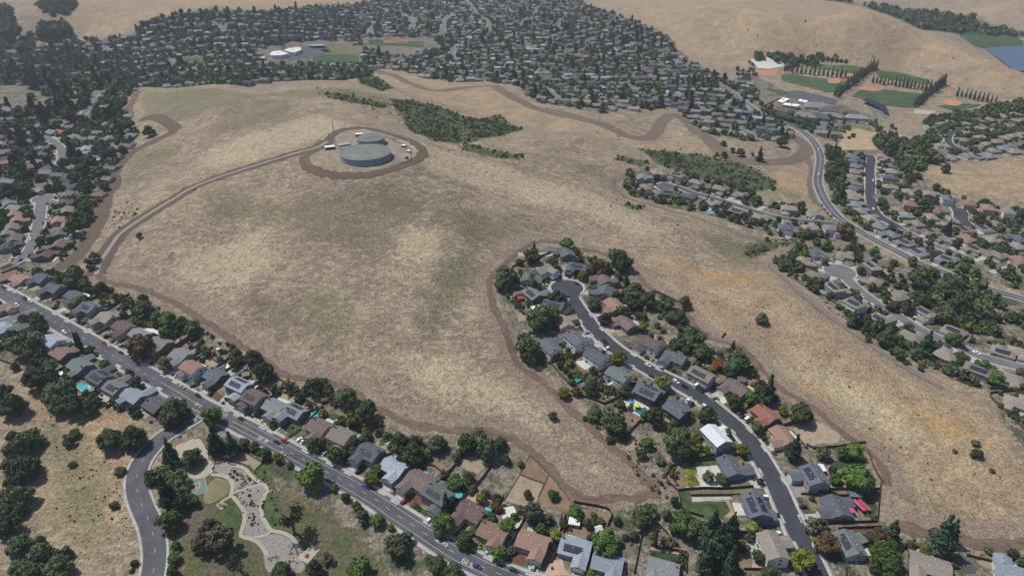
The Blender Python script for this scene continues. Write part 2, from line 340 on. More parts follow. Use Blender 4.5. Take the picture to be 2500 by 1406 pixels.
# ---------------------------------------------------------------- ground cover masks
def pip(poly, X, Y):
    ins = np.zeros(X.shape, bool); n = len(poly)
    for i in range(n):
        x1, y1 = poly[i]; x2, y2 = poly[(i+1) % n]
        c = ((y1 > Y) != (y2 > Y)) & (X < (x2-x1)*(Y-y1)/((y2-y1)+1e-12)+x1); ins ^= c
    return ins
def blur(M, n=1):
    for _ in range(n):
        M = (M+np.roll(M,1,0)+np.roll(M,-1,0))/3; M = (M+np.roll(M,1,1)+np.roll(M,-1,1))/3
    return M
POLY = {
 'town': [
  line('F','0,120 30,110 100,118 160,105 225,98 255,95 330,84 350,55 420,45 560,30 700,28 850,15 930,0 1000,-25 1400,-25 1470,30 1560,60 1640,95 1650,130 1700,160 1750,180 1790,205 1830,222 1870,262 1905,300 1935,322 1930,345 1860,347 1800,342 1745,335 1700,308 1640,262 1560,268 1460,278 1390,262 1300,248 1268,212 1190,198 1100,200 1040,192 1000,178 935,168 900,185 850,195 600,212 340,212 312,240 312,300 340,330 300,385 262,430 262,475 238,520 220,570 195,610 150,648 130,660 160,680 220,690 300,715 380,745 440,775 500,810 555,845 610,880 650,910 690,935 750,955 820,975 900,1010 980,1045 1040,1060 1110,1075 1190,1075 1250,1090 1290,1115 1330,1155 1375,1200 1430,1240 1500,1245 1570,1235 1630,1225 1690,1190 1640,1165 1600,1140 1530,1085 1480,1040 1420,985 1330,900 1280,880 1262,830 1240,780 1215,730 1210,690 1240,650 1290,615 1340,600 1400,612 1480,630 1540,660 1570,700 1640,740 1670,790 1730,840 1800,860 1850,920 1900,960 1980,1010 2060,1075 2115,1110 2150,1190 2140,1270 2200,1310 2330,1335 2430,1360 2520,1370 2520,1480 1000,1480 900,1330 800,1240 650,1160 480,1090 300,1010 230,1000 200,960 60,900 0,880 -60,860 -60,300 -60,140'),
  line('F','1520,430 1560,415 1650,418 1720,440 1800,455 1860,490 1960,510 2060,540 2060,585 1960,590 1870,570 1800,545 1700,520 1600,495 1530,475'),
  line('F','1920,610 1990,595 2080,590 2200,640 2350,690 2520,740 2520,1000 2430,960 2330,925 2230,880 2130,820 2040,755 1960,700 1900,660'),
  line('F','2030,380 2110,352 2230,360 2330,350 2240,300 2330,270 2520,235 2520,370 2300,385 2260,400 2240,430 2320,480 2400,495 2520,520 2520,720 2300,650 2150,580 2060,530 2025,480'),
  line('F','1800,170 1850,185 1900,215 1990,240 2060,255 2130,285 2130,335 2050,350 1990,330 1930,300 1860,260 1800,225'),
  line('F','2420,955 2520,990 2520,1120 2440,1020')],
 'woods': [line('F','2000,0 2060,0 2130,18 2180,22 2330,35 2400,62 2460,75 2520,92 2440,90 2320,80 2250,72 2180,40 2100,14')],
 'scrub': [line('F','950,240 1010,245 1080,262 1130,285 1180,290 1215,275 1250,305 1275,318 1230,332 1160,345 1110,352 1060,345 1010,325 980,290'),
  line('F','1560,365 1620,368 1700,375 1790,395 1860,420 1900,445 1890,465 1840,470 1790,455 1730,440 1660,420 1600,400'),
  line('F','1815,600 1850,590 1950,580 1965,595 1900,605 1860,625 1840,632 1815,625'),
  line('F','870,170 910,185 960,215 930,225 880,205'), line('F','790,225 870,240 960,255 940,265 860,252 800,240'),
  line('F','1130,350 1200,365 1280,380 1270,392 1190,382 1120,365'), line('F','1510,378 1590,400 1570,410 1500,390'), line('F','1530,495 1580,505 1565,515 1525,503'),
  line('F','1990,370 1998,450 2020,500 2060,550 2040,550 2000,500 1985,440')],
 'green': [line('F','340,225 520,215 650,235 560,260 430,300 380,290 345,265'), line('F','600,230 800,215 1000,250 900,255 750,240'), line('F','330,380 420,345 440,370 340,430 300,460 290,430'),
  line('F','480,470 640,490 780,500 760,560 600,530 500,540'), line('F','1050,640 1180,600 1150,700 1080,820 1010,860 1040,740'), line('F','700,700 850,720 880,820 760,830'),
  line('F','60,1000 230,1050 270,1200 250,1406 120,1300 130,1200 90,1080'), line('F','900,440 1000,470 1100,440 1000,530 880,520'),
  line('F','1690,560 1850,600 1860,650 1780,640'), line('F','2160,1120 2260,1210 2420,1280 2330,1290 2220,1220'), line('F','2020,960 2160,1080 2220,1100 2120,1020 2030,940'), line('F','1650,50 1850,80 1900,110 1750,95'),
  line('F','1350,1070 1500,1120 1480,1160 1380,1120'), line('F','1840,440 1960,470 1980,500 1900,480')],
 'bleach': [line('F','480,380 640,320 780,275 850,300 880,320 800,335 700,365 600,400 480,420'), line('F','940,330 1100,370 1250,410 1450,470 1650,570 1600,590 1400,520 1200,470 1050,420'),
  line('F','920,830 1100,870 1300,980 1380,1060 1330,1080 1200,1020 1000,950'), line('F','420,600 640,560 700,640 560,720 420,680'), line('F','950,540 1100,560 1080,640 960,650'), line('F','1800,850 2050,900 2300,1080 2250,1120 2000,960 1850,900')],
 'gold': [line('F','1630,640 1760,660 1880,690 1860,705 1720,680 1630,660'), line('F','1100,395 1180,400 1180,415 1110,412'), line('F','1290,520 1370,540 1360,555 1300,540'), line('F','1890,415 1930,420 1930,450 1900,460'),
  line('F','960,575 1050,580 1040,600 970,595'), line('F','2160,960 2340,1020 2400,1100 2280,1060'), line('F','1880,900 2000,930 2060,1010 1960,960'),
  line('F','0,205 60,225 120,245 110,270 60,250 0,225')],
 'brown': [line('F','700,480 900,440 1050,500 950,640 820,600 700,600'), line('F','1040,500 1300,520 1280,600 1120,580'), line('F','560,700 760,740 900,900 760,860 600,780'), line('F','1370,380 1500,400 1480,420 1400,420'),
  line('F','560,250 720,240 700,290 560,330 480,330'), line('F','2100,1150 2200,1180 2300,1260 2180,1240'), line('F','1700,120 1900,150 2200,200 2480,240 2300,210 2000,150 1750,100')],
 'warm': [line('F','1560,600 1700,640 1900,660 2050,790 2400,960 2520,1150 2520,1406 2200,1320 2150,1180 2030,1040 1880,920 1700,790 1620,700'), line('F','1440,0 2100,0 2300,90 2520,180 2520,240 2300,180 2000,150 1850,170 1700,150 1560,60'), line('F','130,60 350,0 1000,0 900,15 560,35 340,80 230,95 130,100'), line('F','2240,400 2520,385 2520,500 2300,470'), line('F','2180,0 2520,0 2520,85 2400,60'), line('F','900,175 1100,200 1250,240 1500,320 1700,350 1850,400 1700,370 1550,360 1250,300 1000,230'), line('F','60,880 300,1000 350,1100 300,1300 200,1406 60,1250 130,1100 40,960'), line('F','1880,400 1975,370 1985,500 1900,470')],
 'park': [line('F','480,1105 700,1165 880,1260 1000,1340 1050,1420 400,1420 420,1330 430,1200')],
 'orange': [line('F','640,1155 790,1200 900,1280 960,1340 940,1370 830,1280 700,1230 640,1190'), line('F','395,1330 480,1340 500,1420 395,1420'), line('F','220,900 300,990 340,1060 250,1060 120,970 60,930 60,900')],
}
PW = {k: [wline(p) for p in v] for k, v in POLY.items()}
MASK = {}
for k, polys in PW.items():
    m = np.zeros(XX.shape)
    for p in polys: m = np.maximum(m, pip(p, XX, YY).astype(float))
    MASK[k] = blur(m, {'town': 1, 'scrub': 1, 'woods': 1, 'park': 1}.get(k, 4))
mv = np.zeros(XX.shape)
for k in ('base', 'loop', 'right', 'low_right', 'far', 'ring', 'north'):
    P = TW[k][0][::2]; d = np.full(XX.shape, 1e9)
    J = np.where((GY > P[:,1].min()-40) & (GY < P[:,1].max()+40))[0]; I = np.where((GX > P[:,0].min()-40) & (GX < P[:,0].max()+40))[0]
    sx, sy = XX[np.ix_(J, I)], YY[np.ix_(J, I)]; dd = np.full(sx.shape, 1e9)
    for a, b in P: dd = np.minimum(dd, (sx-a)**2+(sy-b)**2)
    r = {'base': 13, 'loop': 12, 'right': 9, 'low_right': 14, 'far': 10, 'ring': 4, 'north': 6}[k]
    mv[np.ix_(J, I)] = np.maximum(mv[np.ix_(J, I)], np.clip((r+5-np.sqrt(dd))/6, 0, 1))
MASK['mauve'] = mv*(1-MASK['town'])
def inpoly(name, x, y):
    return any(bool(pip(p, np.array([x]), np.array([y]))[0]) for p in PW[name])

# ---------------------------------------------------------------- terrain
def ground_material():
    m, n, b = new_mat('dry_grass', rough=0.95, spec=0.05)
    pos = NN(n, 'ShaderNodeNewGeometry').outputs['Position']
    def A(nm): 
        x = NN(n, 'ShaderNodeAttribute', attribute_name=nm); return x.outputs['Fac']
    n1 = noise(n, pos, 0.012, 6, 0.62, 0.4); n2 = noise(n, pos, 0.05, 5, 0.7, 0.3); n3 = noise(n, pos, 0.22, 4, 0.72); n4 = noise(n, pos, 0.6, 4, 0.85)
    mp = NN(n, 'ShaderNodeMapping'); mp.inputs['Scale'].default_value = (0.62, 1.15, 1.0); mp.inputs['Rotation'].default_value = (0, 0, 0.5); n.links.new(pos, mp.inputs[0])
    n5 = noise(n, mp.outputs[0], 0.20, 5, 0.8, 0.6); n6 = noise(n, pos, 0.11, 6, 0.8, 1.2)
    straw = mix(n, remap(n, n2, 0.36, 0.64), (0.175,0.140,0.105,1), (0.30,0.238,0.168,1))
    straw = mix(n, remap(n, n1, 0.40, 0.66, 0, 0.6), straw, (0.140,0.118,0.095,1))
    straw = mix(n, remap(n, n6, 0.50, 0.60, 0, 0.55), straw, (0.135,0.122,0.088,1))
    straw = mix(n, remap(n, n5, 0.48, 0.60, 0, 0.65), straw, (0.42,0.340,0.245,1))
    def lay(base, col, nm, edge, lo, hi, amt):
        f = math_(n, 'ADD', A(nm), math_(n, 'MULTIPLY', math_(n, 'SUBTRACT', edge, 0.5), 3.2 if nm in ('green', 'brown', 'bleach', 'gold') else 1.6))
        return mix(n, remap(n, f, lo, hi, 0, amt), base, col)
    c = lay(straw, mix(n, remap(n, n2, 0.35, 0.65), (0.26,0.185,0.125,1), (0.40,0.295,0.185,1)), 'warm', n3, 0.35, 1.15, 0.8)
    c = lay(c, (0.140,0.138,0.078,1), 'green', n6, 0.35, 1.15, 0.85)
    c = lay(c, (0.43,0.365,0.25,1), 'bleach', n3, 0.4, 1.1, 0.62)
    c = lay(c, (0.142,0.122,0.085,1), 'brown', n6, 0.35, 1.2, 0.75)
    c = lay(c, (0.42,0.245,0.09,1), 'gold', n6, 0.45, 1.05, 0.7)
    c = lay(c, (0.215,0.170,0.145,1), 'mauve', n3, 0.45, 1.05, 0.7)
    c = lay(c, (0.060,0.080,0.042,1), 'scrub', n3, 0.30, 0.85, 0.92)
    c = lay(c, (0.030,0.048,0.034,1), 'woods', n3, 0.35, 0.6, 1.0)
    pk = mix(n, remap(n, n2, 0.44, 0.58), (0.125,0.105,0.075,1), (0.085,0.105,0.048,1))
    c = lay(c, pk, 'park', n4, 0.4, 0.6, 1.0)
    c = lay(c, (0.32,0.165,0.085,1), 'orange', n3, 0.5, 1.1, 0.75)
    yard = mix(n, remap(n, n3, 0.40, 0.6), (0.105,0.095,0.075,1), (0.25,0.215,0.175,1))
    yard = mix(n, remap(n, n2, 0.52, 0.62), yard, (0.065,0.080,0.045,1))
    yard = mix(n, remap(n, n4, 0.62, 0.70, 0, 0.7), yard, (0.38,0.37,0.35,1))
    c = lay(c, yard, 'town', n3, 0.4, 0.6, 1.0)
    # tussocks and bare specks
    sp = noise(n, pos, 1.5, 2, 0.9)
    c = mix(n, remap(n, sp, 0.56, 0.62, 0, 0.5), c, (0.085,0.078,0.048,1))
    hs = NN(n, 'ShaderNodeHueSaturation'); n.links.new(c, hs.inputs['Color']); n.links.new(remap(n, n4, 0.34, 0.66, 0.52, 1.52), hs.inputs['Value'])
    n.links.new(hs.outputs[0], b.inputs['Base Color'])
    bp = NN(n, 'ShaderNodeBump'); bp.inputs['Strength'].default_value = 0.9; bp.inputs['Distance'].default_value = 1.0
    hh = math_(n, 'ADD', math_(n, 'MULTIPLY', n4, 0.7), math_(n, 'MULTIPLY', n3, 1.8))
    n.links.new(hh, bp.inputs['Height']); n.links.new(bp.outputs[0], b.inputs['Normal'])
    return m
_m = pip(_lk, XX, YY)
ZZ[_m] = -20.0
def build_terrain():
    ny, nx = XX.shape; V = np.stack([XX.ravel(), YY.ravel(), ZZ.ravel()], 1)
    i = np.arange(nx-1); j = np.arange(ny-1); I, J = np.meshgrid(i, j); a = (J*nx+I).ravel()
    F = np.stack([a, a+1, a+nx+1, a+nx], 1)
    me = mesh_np('terrain', V, F, [ground_material()], smooth=True)
    for k, M in MASK.items():
        at_ = me.attributes.new(k, 'FLOAT', 'POINT'); at_.data.foreach_set('value', M.ravel().astype(np.float32))
    o = link('terrain', me); tag(o, kind='structure'); return o
build_terrain()

# ---------------------------------------------------------------- draped sheets
def offset_line(P, off):
    T = np.gradient(P, axis=0); T /= (np.linalg.norm(T, axis=1)[:,None]+1e-9); N = np.stack([-T[:,1], T[:,0]], 1)
    return P+N*(off if np.isscalar(off) else np.asarray(off)[:,None])
def cl(a, g): return np.clip(a, g[0]+1, g[-1]-1)
def strip_geo(P, width, zoff, ncross=None, ragged=0.0, seed=0, closed=False):
    n = len(P); nc = ncross or max(2, int(width/2.5)+1); r = np.random.default_rng(seed)
    L = np.full(n, -width/2); Rr = np.full(n, width/2)
    if ragged: L += r.normal(0, ragged, n); Rr += r.normal(0, ragged, n)
    rows = [offset_line(P, L*(1-t)+Rr*t) for t in np.linspace(0, 1, nc)]
    G = np.stack(rows, 1); X, Y = G[...,0], G[...,1]; Z = Hv(cl(X, GX), cl(Y, GY))+zoff
    V = np.stack([X, Y, Z], -1).reshape(-1, 3)
    I, J = np.meshgrid(np.arange(n-1), np.arange(nc-1), indexing='ij'); a = (I*nc+J).ravel()
    return V, np.stack([a, a+nc, a+nc+1, a+1], 1)
def join(parts):
    Vs, Fs, n = [], [], 0
    for V, F in parts: Vs.append(V); Fs.append(F+n); n += len(V)
    return np.concatenate(Vs), np.concatenate(Fs)
def disc_geo(c, r, zoff, n=40):
    V = []; rings = 5
    for k in range(rings+1):
        for t in range(n):
            a = 2*math.pi*t/n; x = c[0]+r*k/rings*math.cos(a); y = c[1]+r*k/rings*math.sin(a); V.append((x, y, H(x, y)+zoff))
    F = [(k*n+t, (k+1)*n+t, (k+1)*n+(t+1) % n, k*n+(t+1) % n) for k in range(rings) for t in range(n)]
    return np.array(V), np.array(F)
def asphalt_mat(name, col, amt):
    m, n, b = new_mat(name, col, 0.9, 0.15); g = NN(n, 'ShaderNodeNewGeometry').outputs['Position']
    dk = tuple(c*0.78 for c in col[:3])+(1,); lt = tuple(c*1.25 for c in col[:3])+(1,)
    c = mix(n, remap(n, noise(n, g, 0.09, 5, 0.7), 0.35, 0.65), dk, lt); c = mix(n, remap(n, noise(n, g, 1.2, 3, 0.8), 0.4, 0.7, 0, 0.5), c, lt)
    v = NN(n, 'ShaderNodeTexVoronoi', feature='DISTANCE_TO_EDGE'); v.inputs['Scale'].default_value = 0.11; n.links.new(g, v.inputs['Vector'])
    c = mix(n, remap(n, v.outputs['Distance'], 0.0, 0.02, amt, 0), c, (0.03,0.03,0.035,1))
    p = NN(n, 'ShaderNodeTexVoronoi', feature='F1', distance='CHEBYCHEV'); p.inputs['Scale'].default_value = 0.045; n.links.new(g, p.inputs['Vector'])
    c = mix(n, remap(n, p.outputs['Distance'], 0.15, 0.155, amt*0.7, 0), c, dk); n.links.new(c, b.inputs['Base Color']); return m
asph_new = asphalt_mat('fresh_asphalt', (0.048,0.051,0.062,1), 0.15)
asph_mid = asphalt_mat('asphalt', (0.082,0.083,0.094,1), 0.5)
asph_old = asphalt_mat('worn_asphalt', (0.125,0.128,0.135,1), 0.55)
concrete = rand_mat('concrete', (0.36,0.355,0.34,1), 0.22, 0.35, 0.9, objrand=0.0)
white_paint = rand_mat('road_paint', (0.50,0.50,0.49,1), 0.2, 1.0, 0.8, objrand=0.0)
yellow_paint = rand_mat('yellow_paint', (0.50,0.38,0.16,1), 0.2, 1.0, 0.8, objrand=0.0)
RMAT = {'main': asph_mid, 'culdesac': asph_new, 'park': asph_mid, 'parkway': asph_mid, 'east': asph_new, 'east2': asph_new, 'upper': asph_new, 'right': asph_old, 'north': asph_mid, 'spur': asph_old}
for qi, (k, (P, wd)) in enumerate(RW.items()):
    z = (0.3 if k[0] == 't' else 0)+0.16+0.006*qi
    parts = [strip_geo(P, wd, z)]
    V, F = join(parts); nm = 'parkway_road' if k == 'parkway' else 'road'
    tag(link(nm, mesh_np(nm, V, F, [RMAT.get(k, asph_old)], smooth=True)), kind='structure')
for qi, (k, c, r) in enumerate(BULBS):
    V, F = disc_geo(c, r, 0.26+0.005*qi)
    tag(link('road', mesh_np('road', V, F, [RMAT.get(k, asph_old)], smooth=True)), kind='structure')
def kerb_geo(P, off, sgn, wd):
    """raised pavement with a kerb step beside the road"""
    z = 0.0; a = offset_line(P, sgn*off); b = offset_line(P, sgn*(off+wd))
    if (GX[0] > a[:,0].min()) or (GX[-1] < a[:,0].max()): pass
    za = Hv(cl(a[:,0], GX), cl(a[:,1], GY)); zb = Hv(cl(b[:,0], GX), cl(b[:,1], GY))
    rows = [np.column_stack([a, za+0.10]), np.column_stack([a, za+0.36]), np.column_stack([b, zb+0.36]), np.column_stack([b, zb-0.2])]
    G = np.stack(rows, 1); n = len(P); V = G.reshape(-1, 3); I, J = np.meshgrid(np.arange(n-1), np.arange(3), indexing='ij'); q = (I*4+J).ravel()
    F = np.stack([q, q+4, q+5, q+1], 1)
    return V, (F if sgn < 0 else F[:, ::-1])
for k, (P, wd) in RW.items():
    if k in ('eastcross', 'school', 'upper2'): continue
    pw = 2.3 if k in ('main', 'culdesac') else (1.1 if k == 'parkway' else 1.5)
    parts = []
    for s in (-1, 1):
        C_ = offset_line(P, s*(wd/2+pw/2)); ok = [not on_road(a, b, pw/2-0.3, skip=k) and not any(kk == k and math.hypot(c[0]-a, c[1]-b) < r+0.5 for kk, c, r in BULBS) for a, b in C_]
        i = 0
        while i < len(P):
            if not ok[i]: i += 1; continue
            j = i
            while j+1 < len(P) and ok[j+1]: j += 1
            if j-i >= 2: parts.append(kerb_geo(P[i:j+1], wd/2, s, pw))
            i = j+1
    if parts:
        V, F = join(parts); tag(link('pavement', mesh_np('pavement', V, F, [concrete])), kind='structure')
for k, c, r in BULBS:
    P = RW[k][0]; nxt = P[min(6, len(P)-1)] if math.hypot(*(P[0]-np.array(c))) < 30 else P[-7]
    a0 = math.atan2(nxt[1]-c[1], nxt[0]-c[0]); op = 0.55
    arc = np.array([(c[0]+r*math.cos(a0+op+t), c[1]+r*math.sin(a0+op+t)) for t in np.linspace(0, 2*math.pi-2*op, 40)])
    V, F = kerb_geo(arc, 0.0, -1, 2.0); tag(link('pavement', mesh_np('pavement', V, F, [concrete])), kind='structure')

# painted lines
mp_ = RW['main'][0]
def near_idx(P, pxy): 
    x, y = at(*pxy); return int(((P[:,0]-x)**2+(P[:,1]-y)**2).argmin())
def dashes(P, off, wd, dash, gap, z):
    s = np.concatenate([[0], np.cumsum(np.linalg.norm(np.diff(P, axis=0), axis=1))]); parts = []; d = 2.0
    O = offset_line(P, off)
    while d+dash < s[-1]:
        t = np.linspace(d, d+dash, 3); Q = np.column_stack([np.interp(t, s, O[:,0]), np.interp(t, s, O[:,1])]); parts.append(strip_geo(Q, wd, z, 2)); d += dash+gap
    return join(parts)
i0, i1 = near_idx(mp_, (492, 988)), near_idx(mp_, (600, 1046))
lines = [strip_geo(offset_line(mp_[i1-4:], 3.4), 0.17, 0.21, 2), strip_geo(offset_line(mp_[i1-3:], -3.4), 0.17, 0.21, 2)]
V, F = join(lines); tag(link('edge_line', mesh_np('edge_line', V, F, [white_paint])), kind='structure')
V, F = join([dashes(mp_[:i0-2], 0, 0.2, 3.2, 6.0, 0.21), dashes(mp_[i1+6:], 0, 0.2, 3.2, 6.0, 0.21)])
tag(link('centre_line', mesh_np('centre_line', V, F, [white_paint])), kind='structure')
V, F = join([strip_geo(mp_[i0-9:i0+1], 0.3, 0.215, 2), strip_geo(mp_[i1-3:i1+6], 0.3, 0.215, 2)])
tag(link('centre_line', mesh_np('centre_line', V, F, [yellow_paint])), kind='structure')
V, F = dashes(RW['park'][0][8:], 0, 0.24, 3.0, 9.0, 0.24); tag(link('centre_line', mesh_np('centre_line', V, F, [yellow_paint])), kind='structure')
pk = RW['parkway'][0]
V, F = join([strip_geo(offset_line(pk, o), w_, 0.28, 2) for o, w_ in ((0.8, 0.22), (-0.8, 0.22), (4.4, 0.16), (-4.4, 0.16))])
tag(link('edge_line', mesh_np('edge_line', V, F, [white_paint])), kind='structure')
def stroke(crop, s, wd=0.35, z=0.25):
    P = catmull(wline(line(crop, s)), 2.0); return strip_geo(P, wd, z, 2)
J_ = {'J': (440, 960, 8.27)}; CROPS['J'] = (440, 960, 8.27)
V, F = join([stroke('J','232,305 470,435'), stroke('J','230,405 440,520'), stroke('J','445,242 362,292'), stroke('J','345,480 205,580'), stroke('J','860,322 808,352'), stroke('J','928,355 840,412')])
tag(link('stop_line', mesh_np('stop_line', V, F, [white_paint])), kind='structure')
def road_text(txt, pxy, P, wid, length, flip=False):
    cu = bpy.data.curves.new('tmp', 'FONT'); cu.body = txt; cu.align_x = 'CENTER'; cu.align_y = 'CENTER'; cu.size = 1.0; cu.offset = 0.012; cu.resolution_u = 3
    o = bpy.data.objects.new('tmp', cu); C.objects.link(o); dg = bpy.context.evaluated_depsgraph_get()
    me = bpy.data.meshes.new_from_object(o.evaluated_get(dg)); bpy.data.objects.remove(o); bpy.data.curves.remove(cu)
    v = np.array([q.co[:] for q in me.vertices]); ctr = (v.max(0)+v.min(0))/2; ext = v.max(0)-v.min(0)
    x0, y0 = at(*pxy); i = near_idx(P, pxy); i = min(max(i, 1), len(P)-2); T = P[i+1]-P[i-1]; T = T/np.linalg.norm(T)
    if flip: T = -T
    N_ = np.array([T[1], -T[0]])
    for q in me.vertices:
        a = (q.co.x-ctr[0])/ext[0]*wid; b_ = (q.co.y-ctr[1])/ext[1]*length; X = x0+N_[0]*a+T[0]*b_; Y = y0+N_[1]*a+T[1]*b_; q.co = (X, Y, H(X, Y)+0.24)
    me.materials.clear(); me.materials.append(white_paint)
    nm = 'road_lettering'; me.name = nm; tag(link(nm, me), kind='structure')
road_text('25', (1086, 1328), mp_, 2.4, 3.4, True); road_text('MPH', (1069, 1317), mp_, 2.4, 3.0, True)
road_text('25', (1135, 1371), mp_, 2.4, 3.4); road_text('MPH', (1152, 1380), mp_, 2.4, 3.0)
road_text('25', (636, 1070), mp_, 2.4, 3.4); road_text('MPH', (649, 1077), mp_, 2.4, 3.0)
road_text('STOP', (480, 987), mp_, 2.6, 2.6); road_text('STOP', (551, 1014), mp_, 2.6, 2.6, True); road_text('STOP', (475, 1027), RW['park'][0], 2.6, 2.6, True)

# dirt strips: ploughed fire breaks
def dirt_material(name, c1, c2, c3):
    m, n, b = new_mat(name, rough=0.95, spec=0.05); pos = NN(n, 'ShaderNodeNewGeometry').outputs['Position']
    uv = NN(n, 'ShaderNodeAttribute', attribute_name='across').outputs['Fac']
    cv = NN(n, 'ShaderNodeCombineXYZ'); n.links.new(math_(n, 'MULTIPLY', uv, 9.0), cv.inputs[0]); 
    al = NN(n, 'ShaderNodeAttribute', attribute_name='along').outputs['Fac']; n.links.new(math_(n, 'MULTIPLY', al, 0.025), cv.inputs[1])
    f = noise(n, cv.outputs[0], 1.0, 4, 0.7); g = noise(n, pos, 0.30, 6, 0.8)
    c = mix(n, remap(n, f, 0.38, 0.62), c1, c2); c = mix(n, remap(n, g, 0.46, 0.62, 0, 0.9), c, c3)
    n.links.new(c, b.inputs['Base Color'])
    bp = NN(n, 'ShaderNodeBump'); bp.inputs['Strength'].default_value = 0.8; bp.inputs['Distance'].default_value = 0.5
    n.links.new(f, bp.inputs['Height']); n.links.new(bp.outputs[0], b.inputs['Normal']); return m
dirt = dirt_material('ploughed_dirt', (0.092,0.070,0.058,1), (0.170,0.130,0.105,1), (0.18,0.14,0.11,1))
dirt_red = dirt_material('red_dirt', (0.088,0.062,0.050,1), (0.160,0.115,0.092,1), (0.18,0.137,0.108,1))
dirt_dark = dirt_material('turned_earth', (0.075,0.056,0.046,1), (0.140,0.104,0.084,1), (0.125,0.095,0.076,1))
gravel = dirt_material('gravel', (0.22,0.20,0.185,1), (0.30,0.275,0.25,1), (0.25,0.23,0.21,1))
def track(name, P, wd, mat, z, seed, ragged=0.75):
    V, F = strip_geo(P, wd, z, max(3, int(wd/2)+1), ragged, seed); nc = max(3, int(wd/2)+1)
    me = mesh_np(name, V, F, [mat], smooth=True); n = len(P)
    a = np.tile(np.linspace(0, 1, nc)*wd/6, n); s = np.concatenate([[0], np.cumsum(np.linalg.norm(np.diff(P, axis=0), axis=1))]); b = np.repeat(s, nc)
    for nm, arr in (('across', a), ('along', b)):
        x = me.attributes.new(nm, 'FLOAT', 'POINT'); x.data.foreach_set('value', arr.astype(np.float32))
    tag(link(name, me), kind='structure')
for qi, (k, (P, wd)) in enumerate(TW.items()):
    track('firebreak', P, wd*(1.0 if k != 'far' else 1.15), dirt_dark if k in ('grade', 'ring', 'wide_left') else dirt_red if k in ('base', 'loop', 'low_right', 'upper_left') else dirt, 0.10+0.012*qi, qi)
for k, off in (('right', 0.9), ('right', -0.9), ('north', 0.8), ('north', -0.8)):
    track('wheel_rut', offset_line(TW[k][0], off), 0.6, gravel, 0.26, 5, 0.12)
for q_, s_ in enumerate((line('D6','1130,297 1400,262 1700,225 1975,190'), line('D6','1100,470 1250,400 1450,350 1700,330 1975,290'), line('F','1960,700 2060,790 2180,870 2330,955 2420,1010'), line('F','1300,318 1400,330 1500,352 1600,385 1680,420'), line('F','560,700 700,690 860,720 1020,760'), line('F','2030,80 2150,110 2280,160 2400,200'))): track('cattle_trail', catmull(wline(s_), 4.0), 1.1, gravel, 0.12+0.01*q_, 50+q_, 0.3)
track('access_road', TW['grade'][0], 3.6, gravel, 0.30, 99, 0.25)

# ---------------------------------------------------------------- draped patches (lawns, courts, yards, drives)
from mathutils.geometry import delaunay_2d_cdt
def patch_geo(W, zoff, cell=5.0):
    W = [tuple(p) for p in W]; n = len(W); xs = [p[0] for p in W]; ys = [p[1] for p in W]
    gx = np.arange(min(xs)+cell/2, max(xs), cell); gy = np.arange(min(ys)+cell/2, max(ys), cell)
    P = list(W)
    if len(gx) and len(gy):
        A, B = np.meshgrid(gx, gy); ins = pip(W, A.ravel(), B.ravel()); P += list(zip(A.ravel()[ins], B.ravel()[ins]))
    r = delaunay_2d_cdt([Vector(p) for p in P], [(i, (i+1) % n) for i in range(n)], [], 1, 1e-4)
    V = np.array([(v.x, v.y, H(v.x, v.y)+zoff) for v in r[0]]); F = []
    for f in r[2]:
        f = list(f); a, b, c = [V[i] for i in f[:3]]
        if (b[0]-a[0])*(c[1]-a[1])-(b[1]-a[1])*(c[0]-a[0]) < 0: f = f[::-1]
        F.append(f)
    return V, F
PZ = [0]
def patch(name, crop, s, mat, z=None, smooth_=False, cell=5.0, plane=None):
    W = wline(line(crop, s)) if plane is None else [to_plane(a, b, plane) for a, b in line(crop, s)]
    if smooth_: W = [tuple(p) for p in catmull(W+[W[0]], 2.0)[:-1]]
    PZ[0] += 1; V, F = patch_geo(W, z if z is not None else 0.11+0.004*(PZ[0] % 12), cell)
    return tag(link(name, mesh_np(name, V, F, [mat])), kind='structure')
lawn = rand_mat('lawn', (0.062,0.092,0.038,1), 0.5, 0.25, 0.95, 0.05, 0.15, objrand=0.15)
turf = rand_mat('turf', (0.035,0.066,0.028,1), 0.15, 0.2, 0.95, 0.05, objrand=0.1)
field = rand_mat('sports_turf', (0.062,0.098,0.048,1), 0.4, 0.05, 0.95, 0.05, objrand=0.05)
drylawn = rand_mat('dry_lawn', (0.16,0.15,0.085,1), 0.3, 0.2, 0.95, 0.05, objrand=0.1)
infield = rand_mat('infield_dirt', (0.37,0.19,0.125,1), 0.15, 0.1, 0.95, 0.05, objrand=0.05)
bare = rand_mat('bare_soil', (0.21,0.145,0.105,1), 0.3, 0.2, 0.95, 0.05, 0.1, objrand=0.1)
redsoil = rand_mat('bark_mulch', (0.13,0.068,0.052,1), 0.3, 0.3, 0.95, 0.05, 0.1, objrand=0.1)
pave = rand_mat('paving', (0.50,0.49,0.46,1), 0.18, 0.3, 0.85, objrand=0.1)
pavepink = rand_mat('pink_paving', (0.40,0.27,0.22,1), 0.18, 0.3, 0.85, objrand=0.05)
path_c = rand_mat('path_concrete', (0.345,0.315,0.255,1), 0.15, 0.3, 0.9, objrand=0.0)
rockbed = rand_mat('rock_bed', (0.265,0.245,0.23,1), 0.35, 0.9, 0.95, 0.05, 0.4, objrand=0.0)

